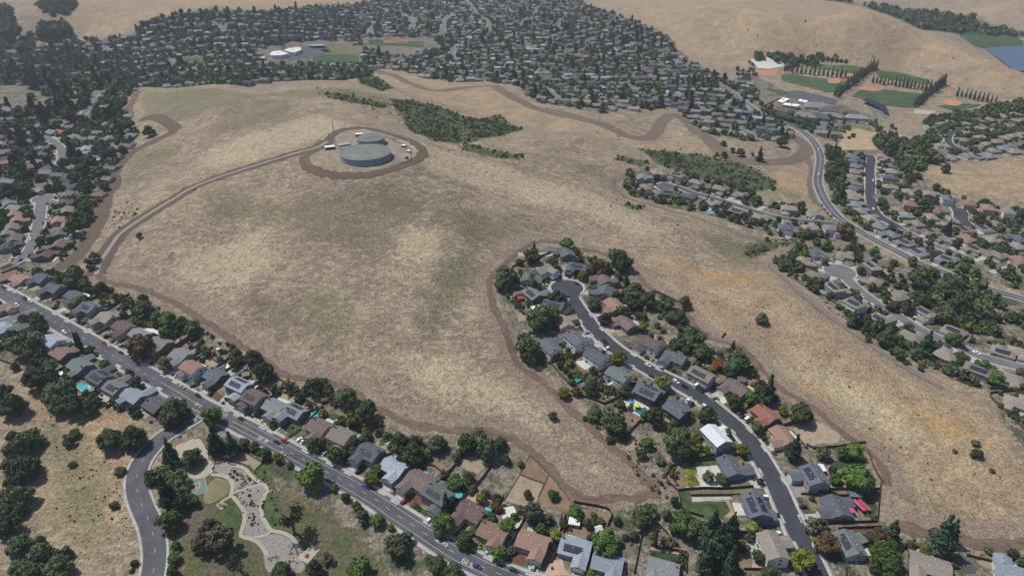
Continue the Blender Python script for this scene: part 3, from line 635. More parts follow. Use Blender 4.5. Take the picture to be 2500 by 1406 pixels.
# ---------------------------------------------------------------- houses
ROOFC = {'G':(0.060,0.066,0.080),'S':(0.105,0.112,0.118),'L':(0.20,0.225,0.265),'N':(0.075,0.088,0.085),'B':(0.185,0.120,0.098),'R':(0.19,0.085,0.065),
         'M':(0.105,0.078,0.075),'T':(0.165,0.145,0.128),'W':(0.42,0.45,0.48)}
ROOFN = {'G':'dark grey','S':'slate grey','L':'pale blue-grey','N':'green-grey','B':'brown','R':'red-brown','M':'maroon-brown','T':'tan-grey','W':'near-white'}
def roof_mat(name, col):
    m, n, b = new_mat(name, tuple(col)+(1,), 0.9, 0.15); tc = NN(n, 'ShaderNodeTexCoord').outputs['Object']
    pos = NN(n, 'ShaderNodeNewGeometry').outputs['Position']
    wv = NN(n, 'ShaderNodeTexWave', wave_type='BANDS', bands_direction='Z'); wv.inputs['Scale'].default_value = 2.2; wv.inputs['Distortion'].default_value = 1.5; n.links.new(tc, wv.inputs['Vector'])
    f = noise(n, pos, 0.9, 4, 0.7); g = noise(n, pos, 6.0, 2, 0.8)
    dk = tuple(c*0.72 for c in col)+(1,); lt = tuple(c*1.28 for c in col)+(1,)
    c = mix(n, remap(n, f, 0.3, 0.7), dk, lt); c = mix(n, remap(n, wv.outputs['Fac'], 0, 1, 0, 0.25), c, dk); c = mix(n, remap(n, g, 0.4, 0.7, 0, 0.3), c, dk)
    oi = NN(n, 'ShaderNodeObjectInfo').outputs['Random']; hs = NN(n, 'ShaderNodeHueSaturation'); n.links.new(c, hs.inputs['Color']); n.links.new(remap(n, oi, 0, 1, 0.82, 1.2), hs.inputs['Value'])
    n.links.new(hs.outputs[0], b.inputs['Base Color']); return m
RM = {k: roof_mat('roof_'+ROOFN[k].replace(' ', '_').replace('-', '_'), tuple(q*(1.6 if k in 'GSN' else 1.3) for q in v)) for k, v in ROOFC.items()}
WALLC = {'w':(0.60,0.61,0.62),'g':(0.27,0.29,0.31),'t':(0.40,0.34,0.275),'b':(0.17,0.20,0.25),'d':(0.075,0.078,0.085),'p':(0.40,0.31,0.26),'n':(0.17,0.20,0.19),'m':(0.15,0.125,0.115)}
WM = {k: rand_mat('wall_'+k+'_stucco', v+(1,), 0.12, 0.6, 0.9, objrand=0.1) for k, v in WALLC.items()}
trim = rand_mat('painted_trim', (0.60,0.60,0.59,1), 0.1, 1.0, 0.7)
garage_m = rand_mat('garage_door_paint', (0.50,0.49,0.47,1), 0.1, 1.0, 0.7, objrand=0.25)
door_m = rand_mat('door_paint', (0.12,0.07,0.05,1), 0.1, 1.0, 0.7, objrand=0.3)
glass, _n, _b = new_mat('window_glass', (0.03,0.04,0.05,1), 0.2, 0.3)
solar_m, _n, _b = new_mat('solar_cell', (0.012,0.016,0.032,1), 0.55, 0.12)
_co = NN(_n, 'ShaderNodeTexCoord').outputs['Object']
_br = NN(_n, 'ShaderNodeTexBrick'); _br.offset = 0.0; _br.inputs['Scale'].default_value = 1.0; _br.inputs['Mortar Size'].default_value = 0.035; _br.inputs['Brick Width'].default_value = 1.0; _br.inputs['Row Height'].default_value = 1.65
_br.inputs['Color1'].default_value = (0.012,0.016,0.034,1); _br.inputs['Color2'].default_value = (0.016,0.02,0.04,1); _br.inputs['Mortar'].default_value = (0.12,0.13,0.15,1)
_n.links.new(_co, _br.inputs['Vector']); _n.links.new(_br.outputs['Color'], _b.inputs['Base Color'])
brick_m = rand_mat('chimney_brick', (0.20,0.13,0.10,1), 0.3, 2.0, 0.9)
metal_m = rand_mat('vent_metal', (0.55,0.56,0.57,1), 0.1, 2.0, 0.5)

def gable(mbR, mbW, cx, cy, a, b, z0, hw, rise, axis, hip=False, oh=0.5, base=-3.0):
    """block of size a (x) by b (y) with a roof ridge along axis"""
    x0, x1, y0, y1 = cx-a/2, cx+a/2, cy-b/2, cy+b/2
    if axis == 'x': P = lambda u, v, z: (cx+u, cy+v, z); L, Wd = a/2, b/2
    else: P = lambda u, v, z: (cx-v, cy+u, z); L, Wd = b/2, a/2
    # walls (pentagon ends when gabled)
    top = z0+hw; rt = top+rise
    V = [P(-L,-Wd,base), P(L,-Wd,base), P(L,Wd,base), P(-L,Wd,base), P(-L,-Wd,top), P(L,-Wd,top), P(L,Wd,top), P(-L,Wd,top)]
    if hip: F = [(0,1,5,4),(1,2,6,5),(2,3,7,6),(3,0,4,7)]
    else:
        V += [P(-L,0,rt-0.06), P(L,0,rt-0.06)]; F = [(0,1,5,4),(2,3,7,6),(1,2,6,9,5),(3,0,4,8,7)]
    mbW.add(V, F)
    sl = rise/Wd; e = top-oh*sl; t = 0.22; LL = L+oh; WW = Wd+oh
    hi_ = min(Wd, L*0.92) if hip else -oh
    rl = L-hi_
    R1 = [P(-LL,-WW,e), P(LL,-WW,e), P(LL,WW,e), P(-LL,WW,e), P(-rl,0,rt), P(rl,0,rt)]
    V = R1+[(x, y, z-t) for x, y, z in R1[:4]]+([(x, y, z-t) for x, y, z in R1[4:]])
    if hip: F = [(0,1,5,4),(2,3,4,5),(1,2,5),(3,0,4),(6,7,1,0),(7,8,2,1),(8,9,3,2),(9,6,0,3),(9,8,7,6)]
    else: F = [(0,1,5,4),(2,3,4,5),(6,10,11,7),(8,11,10,9),(6,7,1,0),(8,9,3,2),(1,7,11,5),(5,11,8,2),(0,4,10,6),(4,3,9,10)]
    mbR.add(V, F)
HC = {}
def house_meshes(a, b, ww, wp, side, st, hip, lo):
    key = (a, b, ww, wp, side, st, hip, lo)
    if key in HC: return HC[key]
    mR, mW = MB(), MB(); hw = 2.8 if st == 1 else 5.5; rise = b/2*(0.42 if not hip else 0.46)
    gable(mR, mW, 0, 0, a, b, 0, hw, rise, 'x', hip)
    out = {}
    wx = side*(a/2-ww/2-0.15); whw = 2.75
    if wp > 0: gable(mR, mW, wx, -(b/2+wp/2)+1.8-0.02, ww, wp+3.6, 0, whw if st == 1 else 2.9, ww/2*0.42, 'y', hip)
    if lo == 2:   # rear extension for tract variety
        gable(mR, mW, -side*(a/4), b/2+1.9, a/2.4, 5.2, 0, 2.55, 1.2, 'y', hip)
    out['wall'] = mW.mesh('wall', [WM['g']]); out['roof'] = mR.mesh('roof', [RM['G']])
    fy = -(b/2+wp) if wp > 0 else -b/2
    g = MB(); g.box(wx-2.45, wx+2.45, fy-0.06, fy+0.02, 0.0, 2.15); out['garage_door'] = g.mesh('garage_door', [garage_m])
    out['gpos'] = (wx, fy)
    d = MB(); dx = -side*0.6; d.box(dx-0.5, dx+0.5, -b/2-0.06, -b/2+0.02, 0.0, 2.1); out['door'] = d.mesh('door', [door_m])
    wins = []
    def win(x0, x1, z0, z1, face):
        f = MB(); g_ = MB()
        if face in ('f', 'r'):
            y = -b/2 if face == 'f' else b/2; s = -1 if face == 'f' else 1
            f.box(x0-0.1, x1+0.1, min(y, y+s*0.06), max(y, y+s*0.06), z0-0.1, z1+0.1); g_.box(x0, x1, min(y+s*0.05, y+s*0.09), max(y+s*0.05, y+s*0.09), z0, z1)
        else:
            x = a/2 if face == 'e' else -a/2; s = 1 if face == 'e' else -1
            f.box(min(x, x+s*0.06), max(x, x+s*0.06), x0-0.1, x1+0.1, z0-0.1, z1+0.1); g_.box(min(x+s*0.05, x+s*0.09), max(x+s*0.05, x+s*0.09), x0, x1, z0, z1)
        wins.append((f.mesh('window', [trim]), g_.mesh('pane', [glass])))
    for z in ([0.9] if st == 1 else [0.9, 3.7]):
        xo = -side*(a/2-2.6)
        win(xo-1.2, xo+1.2, z, z+1.3, 'f'); win(-a/4-0.9, -a/4+0.9, z, z+1.2, 'r'); win(a/4-1.1, a/4+1.1, z-(0.8 if z < 2 else 0), z+1.2, 'r')
        win(0.2, 1.8, z+0.1, z+1.2, 'e'); win(-1.8, -0.2, z+0.1, z+1.2, 'w')
    if st == 2: win(-0.2, 1.4, 3.7, 4.9, 'f')
    out['wins'] = wins; out['rise'] = rise; out['hw'] = hw
    c = MB(); chx = -side*(a/2-1.0); c.box(chx-0.45, chx+0.45, b*0.12, b*0.12+0.7, hw, hw+rise+0.7); c.box(chx-0.55, chx+0.55, b*0.12-0.1, b*0.12+0.8, hw+rise+0.7, hw+rise+0.85); out['chimney'] = c.mesh('chimney', [brick_m])
    out['vents'] = []
    for vx, vy in ((-a*0.2, b*0.16), (a*0.12, b*0.22), (a*0.28, -b*0.18), (-a*0.05, -b*0.2)):
        v = MB(); zz = hw+rise*(1-abs(vy)/(b/2)); v.cyl(vx, vy, zz-0.1, zz+0.35, 0.16, 0.16, 6); v.cyl(vx, vy, zz+0.35, zz+0.42, 0.28, 0.2, 6); out['vents'].append(v.mesh('roof_vent', [metal_m]))
    for nm, sgn in (('sf', -1), ('sr', 1)):
        s = MB(); sl = rise/(b/2); y0, y1 = sgn*b*0.10, sgn*b*0.40; xa, xb = -a*0.36, a*0.28
        z = lambda y: hw+rise-abs(y)*sl+0.16
        for q in ((y0, y1),):
            V = [(xa,y0,z(y0)),(xb,y0,z(y0)),(xb,y1,z(y1)),(xa,y1,z(y1))]; V += [(x, y, zz-0.07) for x, y, zz in V]
            F = [(0,1,2,3),(7,6,5,4),(0,4,5,1),(1,5,6,2),(2,6,7,3),(3,7,4,0)]
            if sgn < 0: F = [f[::-1] for f in F]
            s.add(V, F)
        out[nm] = s.mesh('solar_panels', [solar_m])
    HC[key] = out; return out
HOUSES = []   # dict(x,y,rz,px,py,cluster,roof,st,solar)
DRIVES = []
def nearest_road(x, y, names=None):
    best = None
    for k, (P, wd) in RW.items():
        if names and k not in names: continue
        d = (P[:,0]-x)**2+(P[:,1]-y)**2; i = int(d.argmin())
        if best is None or d[i] < best[0]: best = (d[i], k, i)
    d, k, i = best; P = RW[k][0]
    for kk, c, r in BULBS:
        if kk == k and math.hypot(c[0]-x, c[1]-y) < math.sqrt(d)+r*0.9+4 and math.hypot(c[0]-x, c[1]-y) < 38: return math.hypot(c[0]-x, c[1]-y), k, np.array(c), None, r
    i0, i1 = max(0, i-2), min(len(P)-1, i+2); T = P[i1]-P[i0]; T /= np.linalg.norm(T)
    return math.sqrt(d), k, P[i], T, RW[k][1]/2
def add_house(pxy, roof, wall='g', st=1, side=1, solar=0, cluster='x', det=2, size=None, ang=None, hip=False, carless=False, roads=None, chim=None, win=True):
    hw = 2.8 if st == 1 else 5.5
    x, y = at(pxy[0], pxy[1], hw+0.8)
    if any(math.hypot(h['x']-x, h['y']-y) < 9.5 for h in HOUSES): return None
    d, k, c, T, rr = nearest_road(x, y, roads)
    v = np.array([x, y])-c; v /= np.linalg.norm(v)+1e-9
    if T is not None:
        n_ = np.array([-T[1], T[0]]); v = n_ if np.dot(n_, v) > 0 else -n_
    rz = math.atan2(v[1], v[0])-math.pi/2 if ang is None else ang
    if ang is not None: v = np.array([-math.sin(rz), math.cos(rz)])
    a, b = size or random.choice([(14.5,10.5),(15.5,10.5),(13.5,11.5),(15.0,11.5)])
    wp = random.choice([5.0, 6.0]); ww = 6.6
    gap = d-(b/2)-rr
    if gap < wp+2: wp = 3.5 if gap > 5 else 0
    lo = 2 if random.random() < 0.25 else 1
    M = house_meshes(a, b, ww, wp, side, st, hip, lo)
    cr, sr = math.cos(rz), math.sin(rz)
    cs = [H(x+u*cr-w_*sr, y+u*sr+w_*cr) for u in (-a/2, 0, a/2) for w_ in (-b/2, 0, b/2)]
    z = (sum(cs)/9+max(cs))/2+0.15
    root = empty('house', (x, y, z), rz)
    link('wall', M['wall'], root, mat=WM[wall]); rf = link('roof', M['roof'], root, mat=RM[roof])
    if det >= 1: link('garage_door', M['garage_door'], root)
    if det >= 2:
        link('door', M['door'], root); [link('roof_vent', vm, rf) for vm in M['vents']]
        for f, g in M['wins']: fo = link('window', f, root); link('pane', g, fo)
        if chim or (chim is None and random.random() < 0.5): link('chimney', M['chimney'], rf)
    elif win and det >= 1:
        for f, g in M['wins'][::2]: fo = link('window', f, root); link('pane', g, fo)
    if solar:
        link('solar_panels', M['sf' if v[1] > 0 else 'sr'], rf)
        if solar > 1: link('solar_panels', M['sr' if v[1] > 0 else 'sf'], rf)
    h = dict(o=root, x=x, y=y, z=z, rz=rz, px=pxy[0], py=pxy[1], cluster=cluster, roof=roof, st=st, solar=solar, road=k, v=v, a=a, b=b, r=max(a, b)/2, wp=wp)
    HOUSES.append(h)
    gx, gy = M['gpos']; g0 = np.array([x+gx*cr-gy*sr, y+gx*sr+gy*cr]); L = max(3.0, d-rr-abs(gy))
    if det >= 1 and L < 30: DRIVES.append((g0, -v, L+1.2, h))
    return h
def H_(crop, s, cluster, **kw):
    """x,y,ROOFwall[2][s|S][l|r][h] tokens"""
    for t in s.split():
        X, Y, c = t.split(','); roof = c[0]; wall = c[1] if len(c) > 1 and c[1] in WALLC else random.choice('ggtmn')
        f = c[2:] if len(c) > 1 and c[1] in WALLC else c[1:]
        k = dict(kw); k.setdefault('side', -1 if 'l' in f else (1 if 'r' in f else random.choice((-1, 1))))
        if 'h' in f: k['hip'] = True
        add_house(px(crop, float(X), float(Y)), roof, wall, 2 if '2' in f else 1, solar=2 if 'S' in f else (1 if 's' in f else 0), cluster=cluster, **k)
UP = 'uphill side of long street'; LO = 'lower side of long street'
H_('C6', '190,115,Bg 400,110,Gb 530,200,Gb 720,280,Gg 860,390,Ggs 1030,490,Tt 1190,580,Mt 1350,650,Sg 1550,735,Tm 1750,850,Sg 1850,970,Bw2', UP, roads=['main'])
H_('C7', '500,255,Gm 725,345,Ln2S 870,470,Mg2s 1070,560,Sn 1260,600,SnS 1500,755,Mt 1710,840,Tt2 ', UP, roads=['main'])
H_('C2', '1590,210,Ggs 1830,350,Lb', UP, roads=['main'])
H_('C3', '100,480,Mt 270,610,Nn2s 600,775,Mt 810,980,Bg 1190,1070,Bg 1600,1120,Lgs 1910,1270,Lg', UP, roads=['main'])
H_('C4', '470,1330,Sg', UP, roads=['main'])
H_('C6', '500,710,Lw2 600,830,Bm 770,950,Nb 960,1060,GbS 1110,1160,Sgs 1290,1240,Lg 1500,1325,Gd', LO, roads=['main'])
H_('C6', '15,395,Bt 190,575,Nt -10,610,Lg', 'side street at far left', roads=['spur'])
CW = 'left side of curving street'; CE = 'right side of curving street'
H_('C8', '805,265,Gb 565,425,Tw 440,500,Ngs 480,655,Ss 680,760,GgS 775,930,Tt 890,1085,Gw2 650,1165,Gw 1090,1255,Gw2', CW, roads=['culdesac'])
H_('C8', '915,395,GdS 1160,515,Mt 1175,635,Gg 1265,765,Bp 1380,940,Mm 1610,1125,Mw2 1850,1265,Gt', CE, roads=['culdesac'])
H_('D1', '1030,520,Nw2 1310,690,Gd2S 1590,855,Gd2', CW, roads=['culdesac'])
H_('D1', '1830,520,Tg2s', CE, roads=['culdesac'])
H_('D2', '590,650,Mt 870,905,Rm 1040,1115,Bw', CE, roads=['culdesac'])
H_('D2', '390,1115,Wg2', CW, roads=['culdesac'])
H_('C4', '1120,350,Gb 1370,715,Gb2S 1530,1110,Tw2', CW, roads=['culdesac'])
H_('C5', '-40,430,Gg2s 170,735,Gg 300,1090,Sgs', CE, roads=['culdesac'])
H_('C5', '1070,1290,Td 1900,1385,Lw', 'bottom right corner', roads=['culdesac'], ang=-0.45, size=(17.5,11.5))
RN = 'street below the parkway'
H_('D4', '560,465,Gwh 440,530,Tth 850,480,Tth 1110,590,Tb2sh 1130,740,Tth 1370,870,Tth 560,675,Tth 740,785,Tg2Sh 930,940,Tw2Sh 1180,1090,Tgsh 1620,1030,Tw2Sh 1480,1270,Tth 1900,1205,Ttsh', RN, roads=['right'], det=1)
H_('D3', '1220,660,Tth 1530,790,Tg2Sh 1780,620,Ttsh 1840,870,Tth 1930,620,Tth', RN, roads=['right'], det=1)
H_('D3', '1925,1110,Tth', 'far right edge beside open grass', roads=['right'], det=1)
NO = 'looping street above the grass slope'
H_('D8', '490,435,Sg 640,390,Tmh 520,530,Twh 745,580,Ggs 850,410,Tt2sh 960,610,Ggh 1040,470,Tt2h 1200,690,Tgh 1280,535,Tm2h 1450,760,Tm2sh 1500,600,Tmh 1700,830,Tgh 1760,665,Tth 1990,735,Tt2h 2230,785,Twh 1955,930,Gw2h 2205,935,Twh 2420,940,Sw2h', NO, roads=['north'], det=1)
EA = 'block right of the parkway'
H_('D5', '460,465,S 490,510,G 495,553,S 495,603,Tm 470,650,Tm 475,697,Tm 480,745,G 460,790,Tm 480,832,Tm 500,890,Sm 545,950,Sm 625,1012,Tt 710,1085,S 730,465,Bp 795,500,Tt 820,550,Gs 820,600,T 830,650,Gs 810,740,Tp2 970,780,Tt 1150,800,Tp 1310,840,Sw2s 1500,880,Bp2 1670,920,Bp2 1850,950,Tw2 990,890,Bp 880,945,Bp 1230,950,Bp 1170,1000,Tp2 950,985,S 1040,1060,T 1280,1075,Tp 820,1150,S 950,1225,Ss 1180,1130,Ts 1460,1110,Bps 1640,1110,Tws 1310,1200,S 1060,1310,Sws 1160,1335,Tt 1310,1370,Ss 1560,1280,Tts 1750,1330,Tt 1930,1255,Tg 1940,1375,Bp 1940,1190,Gg 1360,1030,T 1560,1010,Tt 1740,1060,T 1480,1190,Bp 1700,1200,T', EA, det=1, hip=True, win=False)
UR = 'upper right estate beyond the dry field'
H_('D5', '990,475,Sw 1150,485,G 1260,482,T 1350,478,T 1480,465,Tw 1580,470,Ts 1680,465,S 1180,240,T 1220,290,T 1340,170,T 1450,178,T 1560,150,T 1670,140,T 1780,110,T 1890,95,T 1260,185,T 1500,270,T 1460,330,T 1600,300,T 1660,360,T 1740,340,T 1820,300,T 1890,285,T 1250,370,Tw 1720,420,T 1810,400,S 1900,430,T 1960,270,T 1960,160,T 1700,240,T 1580,220,T 1850,200,T', UR, det=0, hip=True)
LN = 'left neighbourhood beside the hill'
H_('D6', '90,568,Sg 150,620,Sg 130,680,Bm 165,735,Bm 110,805,Tg 70,862,Tg 140,915,Mm 80,985,GbS 630,578,Gb 640,645,Tm 555,740,Bp 650,790,Bp 580,860,Nn 570,975,Mm 450,1065,Mm 430,400,Tm 310,450,Tm 390,50,Sb 395,105,Gb 310,180,Tt 250,232,Bm 420,250,Gm 40,1190,Bms 60,1270,Bm 640,490,Tg 690,400,Gg 820,50,Lb 790,92,Lb', LN, det=1, roads=['leftlow','leftmid','lefttop'])
H_('E7', '990,155,Sg 985,250,Bm 950,300,Sg 1410,205,Sm 1410,125,Sg 1400,330,Sg 680,520,Gg 460,580,Sg 900,600,Tg 800,655,Rm 690,655,Sg 990,720,Tt 1160,640,Tw 1440,750,Tt 1680,650,Gg 1520,590,Gn 50,360,Sg 90,400,Sg 1200,480,Mm 180,640,Rm', LN, det=1, roads=['leftlow','leftmid','lefttop'])
N_NEAR = len(HOUSES)

# concrete driveways
# yards: lawns, bark, gravel and patios laid round each near house
YARDS = []; yr = random.Random(31)
for h in list(HOUSES):
    if h['cluster'] in ('upper right estate beyond the dry field',): continue
    v = h['v']; u = np.array([-v[1], v[0]]); c = np.array([h['x'], h['y']]); hb = h['b']/2
    for (a0, a1, b0, b1, pal) in ((-8.2, -1.5, -hb-6.5, -hb-0.4, 'ldtrg'), (1.5, 8.2, -hb-6.5, -hb-0.4, 'ldtrg'), (-yr.uniform(3, 8), yr.uniform(1, 7), hb-0.5, hb+yr.uniform(3.5, 6), 'cpgt'), (-8.5, yr.uniform(-1, 8), hb+6, hb+yr.uniform(9, 15), 'ldtbd')):
        if yr.random() < 0.22: continue
        q = [tuple(c+u*(a+yr.uniform(-.6,.6))+v*(b+yr.uniform(-.6,.6))) for a, b in ((a0,b0),(a1,b0),(a1,b1),(a0,b1))]
        if any(on_road(x, y, 2.2) for x, y in q) or not all(pip(PW['town'][0], np.array([x]), np.array([y]))[0] or h['cluster'] not in (UP, LO, CW, CE) for x, y in q): continue
        YARDS.append((yr.choice(pal), q))
parts = []
for g0, dv, L, h in DRIVES:
    P = np.array([g0+dv*t for t in np.linspace(-0.3, L, max(3, int(L/2)))]); parts.append(strip_geo(P, 5.4, 0.17, 4))
V, F = join(parts); tag(link('driveway', mesh_np('driveway', V, F, [concrete])), kind='structure')

# ---------------------------------------------------------------- the town beyond: rows of houses along its streets
no_build = [line('F','150,640 250,600 330,500'), line('F','-60,195 60,212 125,245 122,272 60,270 -60,245'), line('F','-60,80 60,95 60,130 20,135 -60,130'),
 line('F','625,120 740,100 850,100 890,120 890,160 760,160 640,155'), line('F','880,92 1060,92 1080,120 1000,140 880,120'), line('F','435,138 500,138 505,158 440,158'),
 line('F','1840,150 2300,180 2520,240 2520,262 2330,275 2120,330 1960,320 1860,265 1830,200'), line('F','2040,310 2230,330 2270,375 2060,378')]
NBW = [wline(p) for p in no_build]
def vis(x, y, z):
    a, b = project(x, y, z)
    return -60 < a < 2560 and -40 < b < 1460
far_b = []; far_streets = []
townw = PW['town'][0]
zones = [((-500,1300),0.25),((-150,1500),-0.35),((150,1250),0.15),((350,1600),0.55),((250,1000),-0.3),((500,1150),-0.55),((-700,1100),0.6),((-350,1050),-0.15),((0,1900),0.1),((700,900),-0.5),((-350,1750),0.4)]
ta = np.arange
cand = []
for zi, (zc, za) in enumerate(zones):
    ca, sa = math.cos(za), math.sin(za)
    for r_ in range(-14, 15):
        for c_ in range(-32, 33):
            u = c_*17.5+(r_ % 2)*6; v_ = r_*62+8*math.sin(c_*0.16+zi+r_*0.3)
            for s in (-1, 0, 1):
                x = zc[0]+u*ca-(v_+s*17.5)*sa; y = zc[1]+u*sa+(v_+s*17.5)*ca
                if min(range(len(zones)), key=lambda q: (zones[q][0][0]-x)**2+(zones[q][0][1]-y)**2) != zi: continue
                cand.append((x, y, za, s, zi, r_, c_))
CA = np.array([(c[0], c[1]) for c in cand])
ins = pip(townw, CA[:,0], CA[:,1])
for poly in (PW['town'][4],): ins |= pip(poly, CA[:,0], CA[:,1])
for nb in NBW: ins &= ~pip(nb, CA[:,0], CA[:,1])
HX = np.array([(h['x'], h['y']) for h in HOUSES])
lots = []; st_pts = {}; ST = []
for c, ok in zip(cand, ins):
    if not ok: continue
    x, y, za, s, zi, r_, c_ = c
    if y < 640: continue
    z = H(x, y)
    if not vis(x, y, z): continue
    if s == 0:
        if not on_road(x, y, 5): st_pts.setdefault((zi, r_), []).append((c_, x, y)); ST.append((x, y))
        continue
    if np.min((HX[:,0]-x)**2+(HX[:,1]-y)**2) < 22**2: continue
    if on_road(x, y, 9): continue
    lots.append((x, y, z, za, s))
lots.sort(key=lambda t: t[1]**2+t[0]**2)
parts = []
for (zi, r_), L in st_pts.items():
    L.sort(); run = [L[0]]
    for a, b in zip(L, L[1:]):
        if b[0]-a[0] == 1: run.append(b)
        else:
            if len(run) > 4: parts.append(strip_geo(catmull([p[1:] for p in run], 8.0), 9.0, 0.35, 4))
            run = [b]
    if len(run) > 4: parts.append(strip_geo(catmull([p[1:] for p in run], 8.0), 9.0, 0.35, 4))
if parts:
    V, F = join(parts); tag(link('road', mesh_np('road', V, F, [asph_old])), kind='structure')
# houses one can still tell apart, then the rest as one mass
roofs = 'GGSSSSTTTTMBLN'
def simple_house(seed):
    r = random.Random(seed); mR, mW = MB(), MB(); a, b = r.choice([(14,10),(13,11),(15,9.5)]); st = r.choice([1,1,2]); hip = r.random() < 0.5
    gable(mR, mW, 0, 0, a, b, 0, 2.8 if st == 1 else 5.4, b*0.22, 'x', hip); sd_ = r.choice([-1, 1]); gable(mR, mW, sd_*(a/2-3.4), -b/2-1.0, 6.6, 8, 0, 2.75, 1.4, 'y', hip)
    return mR, mW, st
proto = [simple_house(i) for i in range(6)]
pm = [(p[0].mesh('roof', [RM['G']]), p[1].mesh('wall', [WM['g']])) for p in proto]
n_ind = max(0, 298-len(HOUSES)); rr_ = random.Random(5)
for (x, y, z, za, s) in lots[:n_ind]:
    i = rr_.randrange(6); rz = za+(math.pi if s < 0 else 0)
    x += rr_.uniform(-2, 2); y += rr_.uniform(-2, 2); z = H(x, y)+0.4
    root = empty('house', (x, y, z), rz); c = rr_.choice(roofs)
    link('roof', pm[i][0], root, mat=RM[c]); link('wall', pm[i][1], root, mat=WM[rr_.choice('wgtgmp')])
    a, b = project(x, y, z+3)
    HOUSES.append(dict(o=root, x=x, y=y, z=z, rz=rz, px=a, py=b, cluster=('suburb in the far left' if a < 620 else 'suburb beyond the hills'), roof=c, st=proto[i][2], solar=0, road='', v=np.array([0,1]), a=14, b=10, r=7, wp=0))
def town_mat(name, var):
    m, n, b = new_mat(name, rough=0.9, spec=0.1); t = NN(n, 'ShaderNodeAttribute', attribute_name='tone'); pos = NN(n, 'ShaderNodeNewGeometry').outputs['Position']
    c = mix(n, remap(n, noise(n, pos, 0.8, 2), 0.3, 0.7, 0, var), t.outputs['Color'], (0.05,0.05,0.05,1)); n.links.new(c, b.inputs['Base Color']); return m
town_m = town_mat('distant_building', 0.35)
VV, FF, CC, n0 = [], [], [], 0
pn = []
for mR, mW, st in proto: pn.append((mR, mW))
for (x, y, z, za, s) in lots[n_ind:]:
    i = rr_.randrange(6); rz = za+(math.pi if s < 0 else 0)+rr_.uniform(-0.06, 0.06); x += rr_.uniform(-2.5, 2.5); y += rr_.uniform(-2.5, 2.5); z = H(x, y)+0.4; cr, sr = math.cos(rz), math.sin(rz)
    rc = ROOFC[rr_.choice('GSSSSSTTTLLMBG')]; k_ = rr_.uniform(1.0, 1.7); rc = tuple((q*0.7+sum(rc)/3*0.3)*k_ for q in rc); wc = WALLC[rr_.choice('wgtgmp')]
    for mb, col in ((pn[i][0], rc), (pn[i][1], wc)):
        v = np.array(mb.v); VV.append(np.column_stack([x+v[:,0]*cr-v[:,1]*sr, y+v[:,0]*sr+v[:,1]*cr, z+v[:,2]])); FF += [tuple(q+n0 for q in f) for f in mb.f]; n0 += len(v)
        CC.append(np.tile(np.array(col+(1,)), (len(v), 1)))
if VV:
    V = np.concatenate(VV); me = bpy.data.meshes.new('distant_houses'); me.from_pydata(V.tolist(), [], FF); me.materials.append(town_m)
    ca_ = me.attributes.new('tone', 'FLOAT_COLOR', 'POINT'); ca_.data.foreach_set('color', np.concatenate(CC).astype(np.float32).ravel())
    tag(link('distant_houses', me), 'dense mass of distant suburban houses along streets beyond the hill', 'houses', kind='stuff')
print('houses', len(HOUSES), 'near', N_NEAR, 'lots', len(lots))

# ---------------------------------------------------------------- trees
def leaf_mat(name, col, var=0.5, objrand=0.4):
    m, n, b = new_mat(name, tuple(col)+(1,), 0.75, 0.12); pos = NN(n, 'ShaderNodeNewGeometry').outputs['Position']
    rp = NN(n, 'ShaderNodeNewGeometry').outputs['Random Per Island']
    f = noise(n, pos, 0.45, 3, 0.6); dk = tuple(c*(1-var) for c in col)+(1,); lt = (min(1, col[0]*(1+var*1.1)), min(1, col[1]*(1+var)), col[2]*(1+var*0.5), 1)
    c = mix(n, remap(n, f, 0.3, 0.7), dk, lt); c = mix(n, remap(n, rp, 0.0, 1.0, 0, 0.45), c, lt)
    oi = NN(n, 'ShaderNodeObjectInfo').outputs['Random']; hs = NN(n, 'ShaderNodeHueSaturation'); n.links.new(c, hs.inputs['Color'])
    n.links.new(remap(n, oi, 0, 1, 1-objrand, 1+objrand), hs.inputs['Value']); n.links.new(hs.outputs[0], b.inputs['Base Color']); return m
LEAF = {'o': leaf_mat('oak_leaves', (0.060,0.080,0.044)), 'g': leaf_mat('green_leaves', (0.062,0.105,0.032)), 'p': leaf_mat('conifer_needles', (0.036,0.060,0.042)),
 'c': leaf_mat('cypress_needles', (0.026,0.040,0.022)), 'y': leaf_mat('yellow_green_leaves', (0.13,0.145,0.036)), 'b': leaf_mat('bronze_leaves', (0.085,0.060,0.034)),
 's': leaf_mat('grey_green_leaves', (0.085,0.092,0.070)), 'h': leaf_mat('shrub_leaves', (0.060,0.074,0.042)), 'a': leaf_mat('sparse_leaves', (0.05,0.048,0.04)), 'P': leaf_mat('poplar_leaves', (0.062,0.082,0.055)),
 'x': leaf_mat('orange_leaves', (0.20,0.085,0.03)), 'm': leaf_mat('far_trees', (0.030,0.044,0.030), objrand=0.0)}
bark = rand_mat('bark', (0.10,0.075,0.055,1), 0.3, 2.0, 0.95, 0.05)
def ico(sub=2):
    bm = bmesh.new(); bmesh.ops.create_icosphere(bm, subdivisions=sub, radius=1.0); V = np.array([v.co[:] for v in bm.verts]); F = np.array([[v.index for v in f.verts] for f in bm.faces]); bm.free(); return V, F
ICO1, ICO2 = ico(1), ico(2)
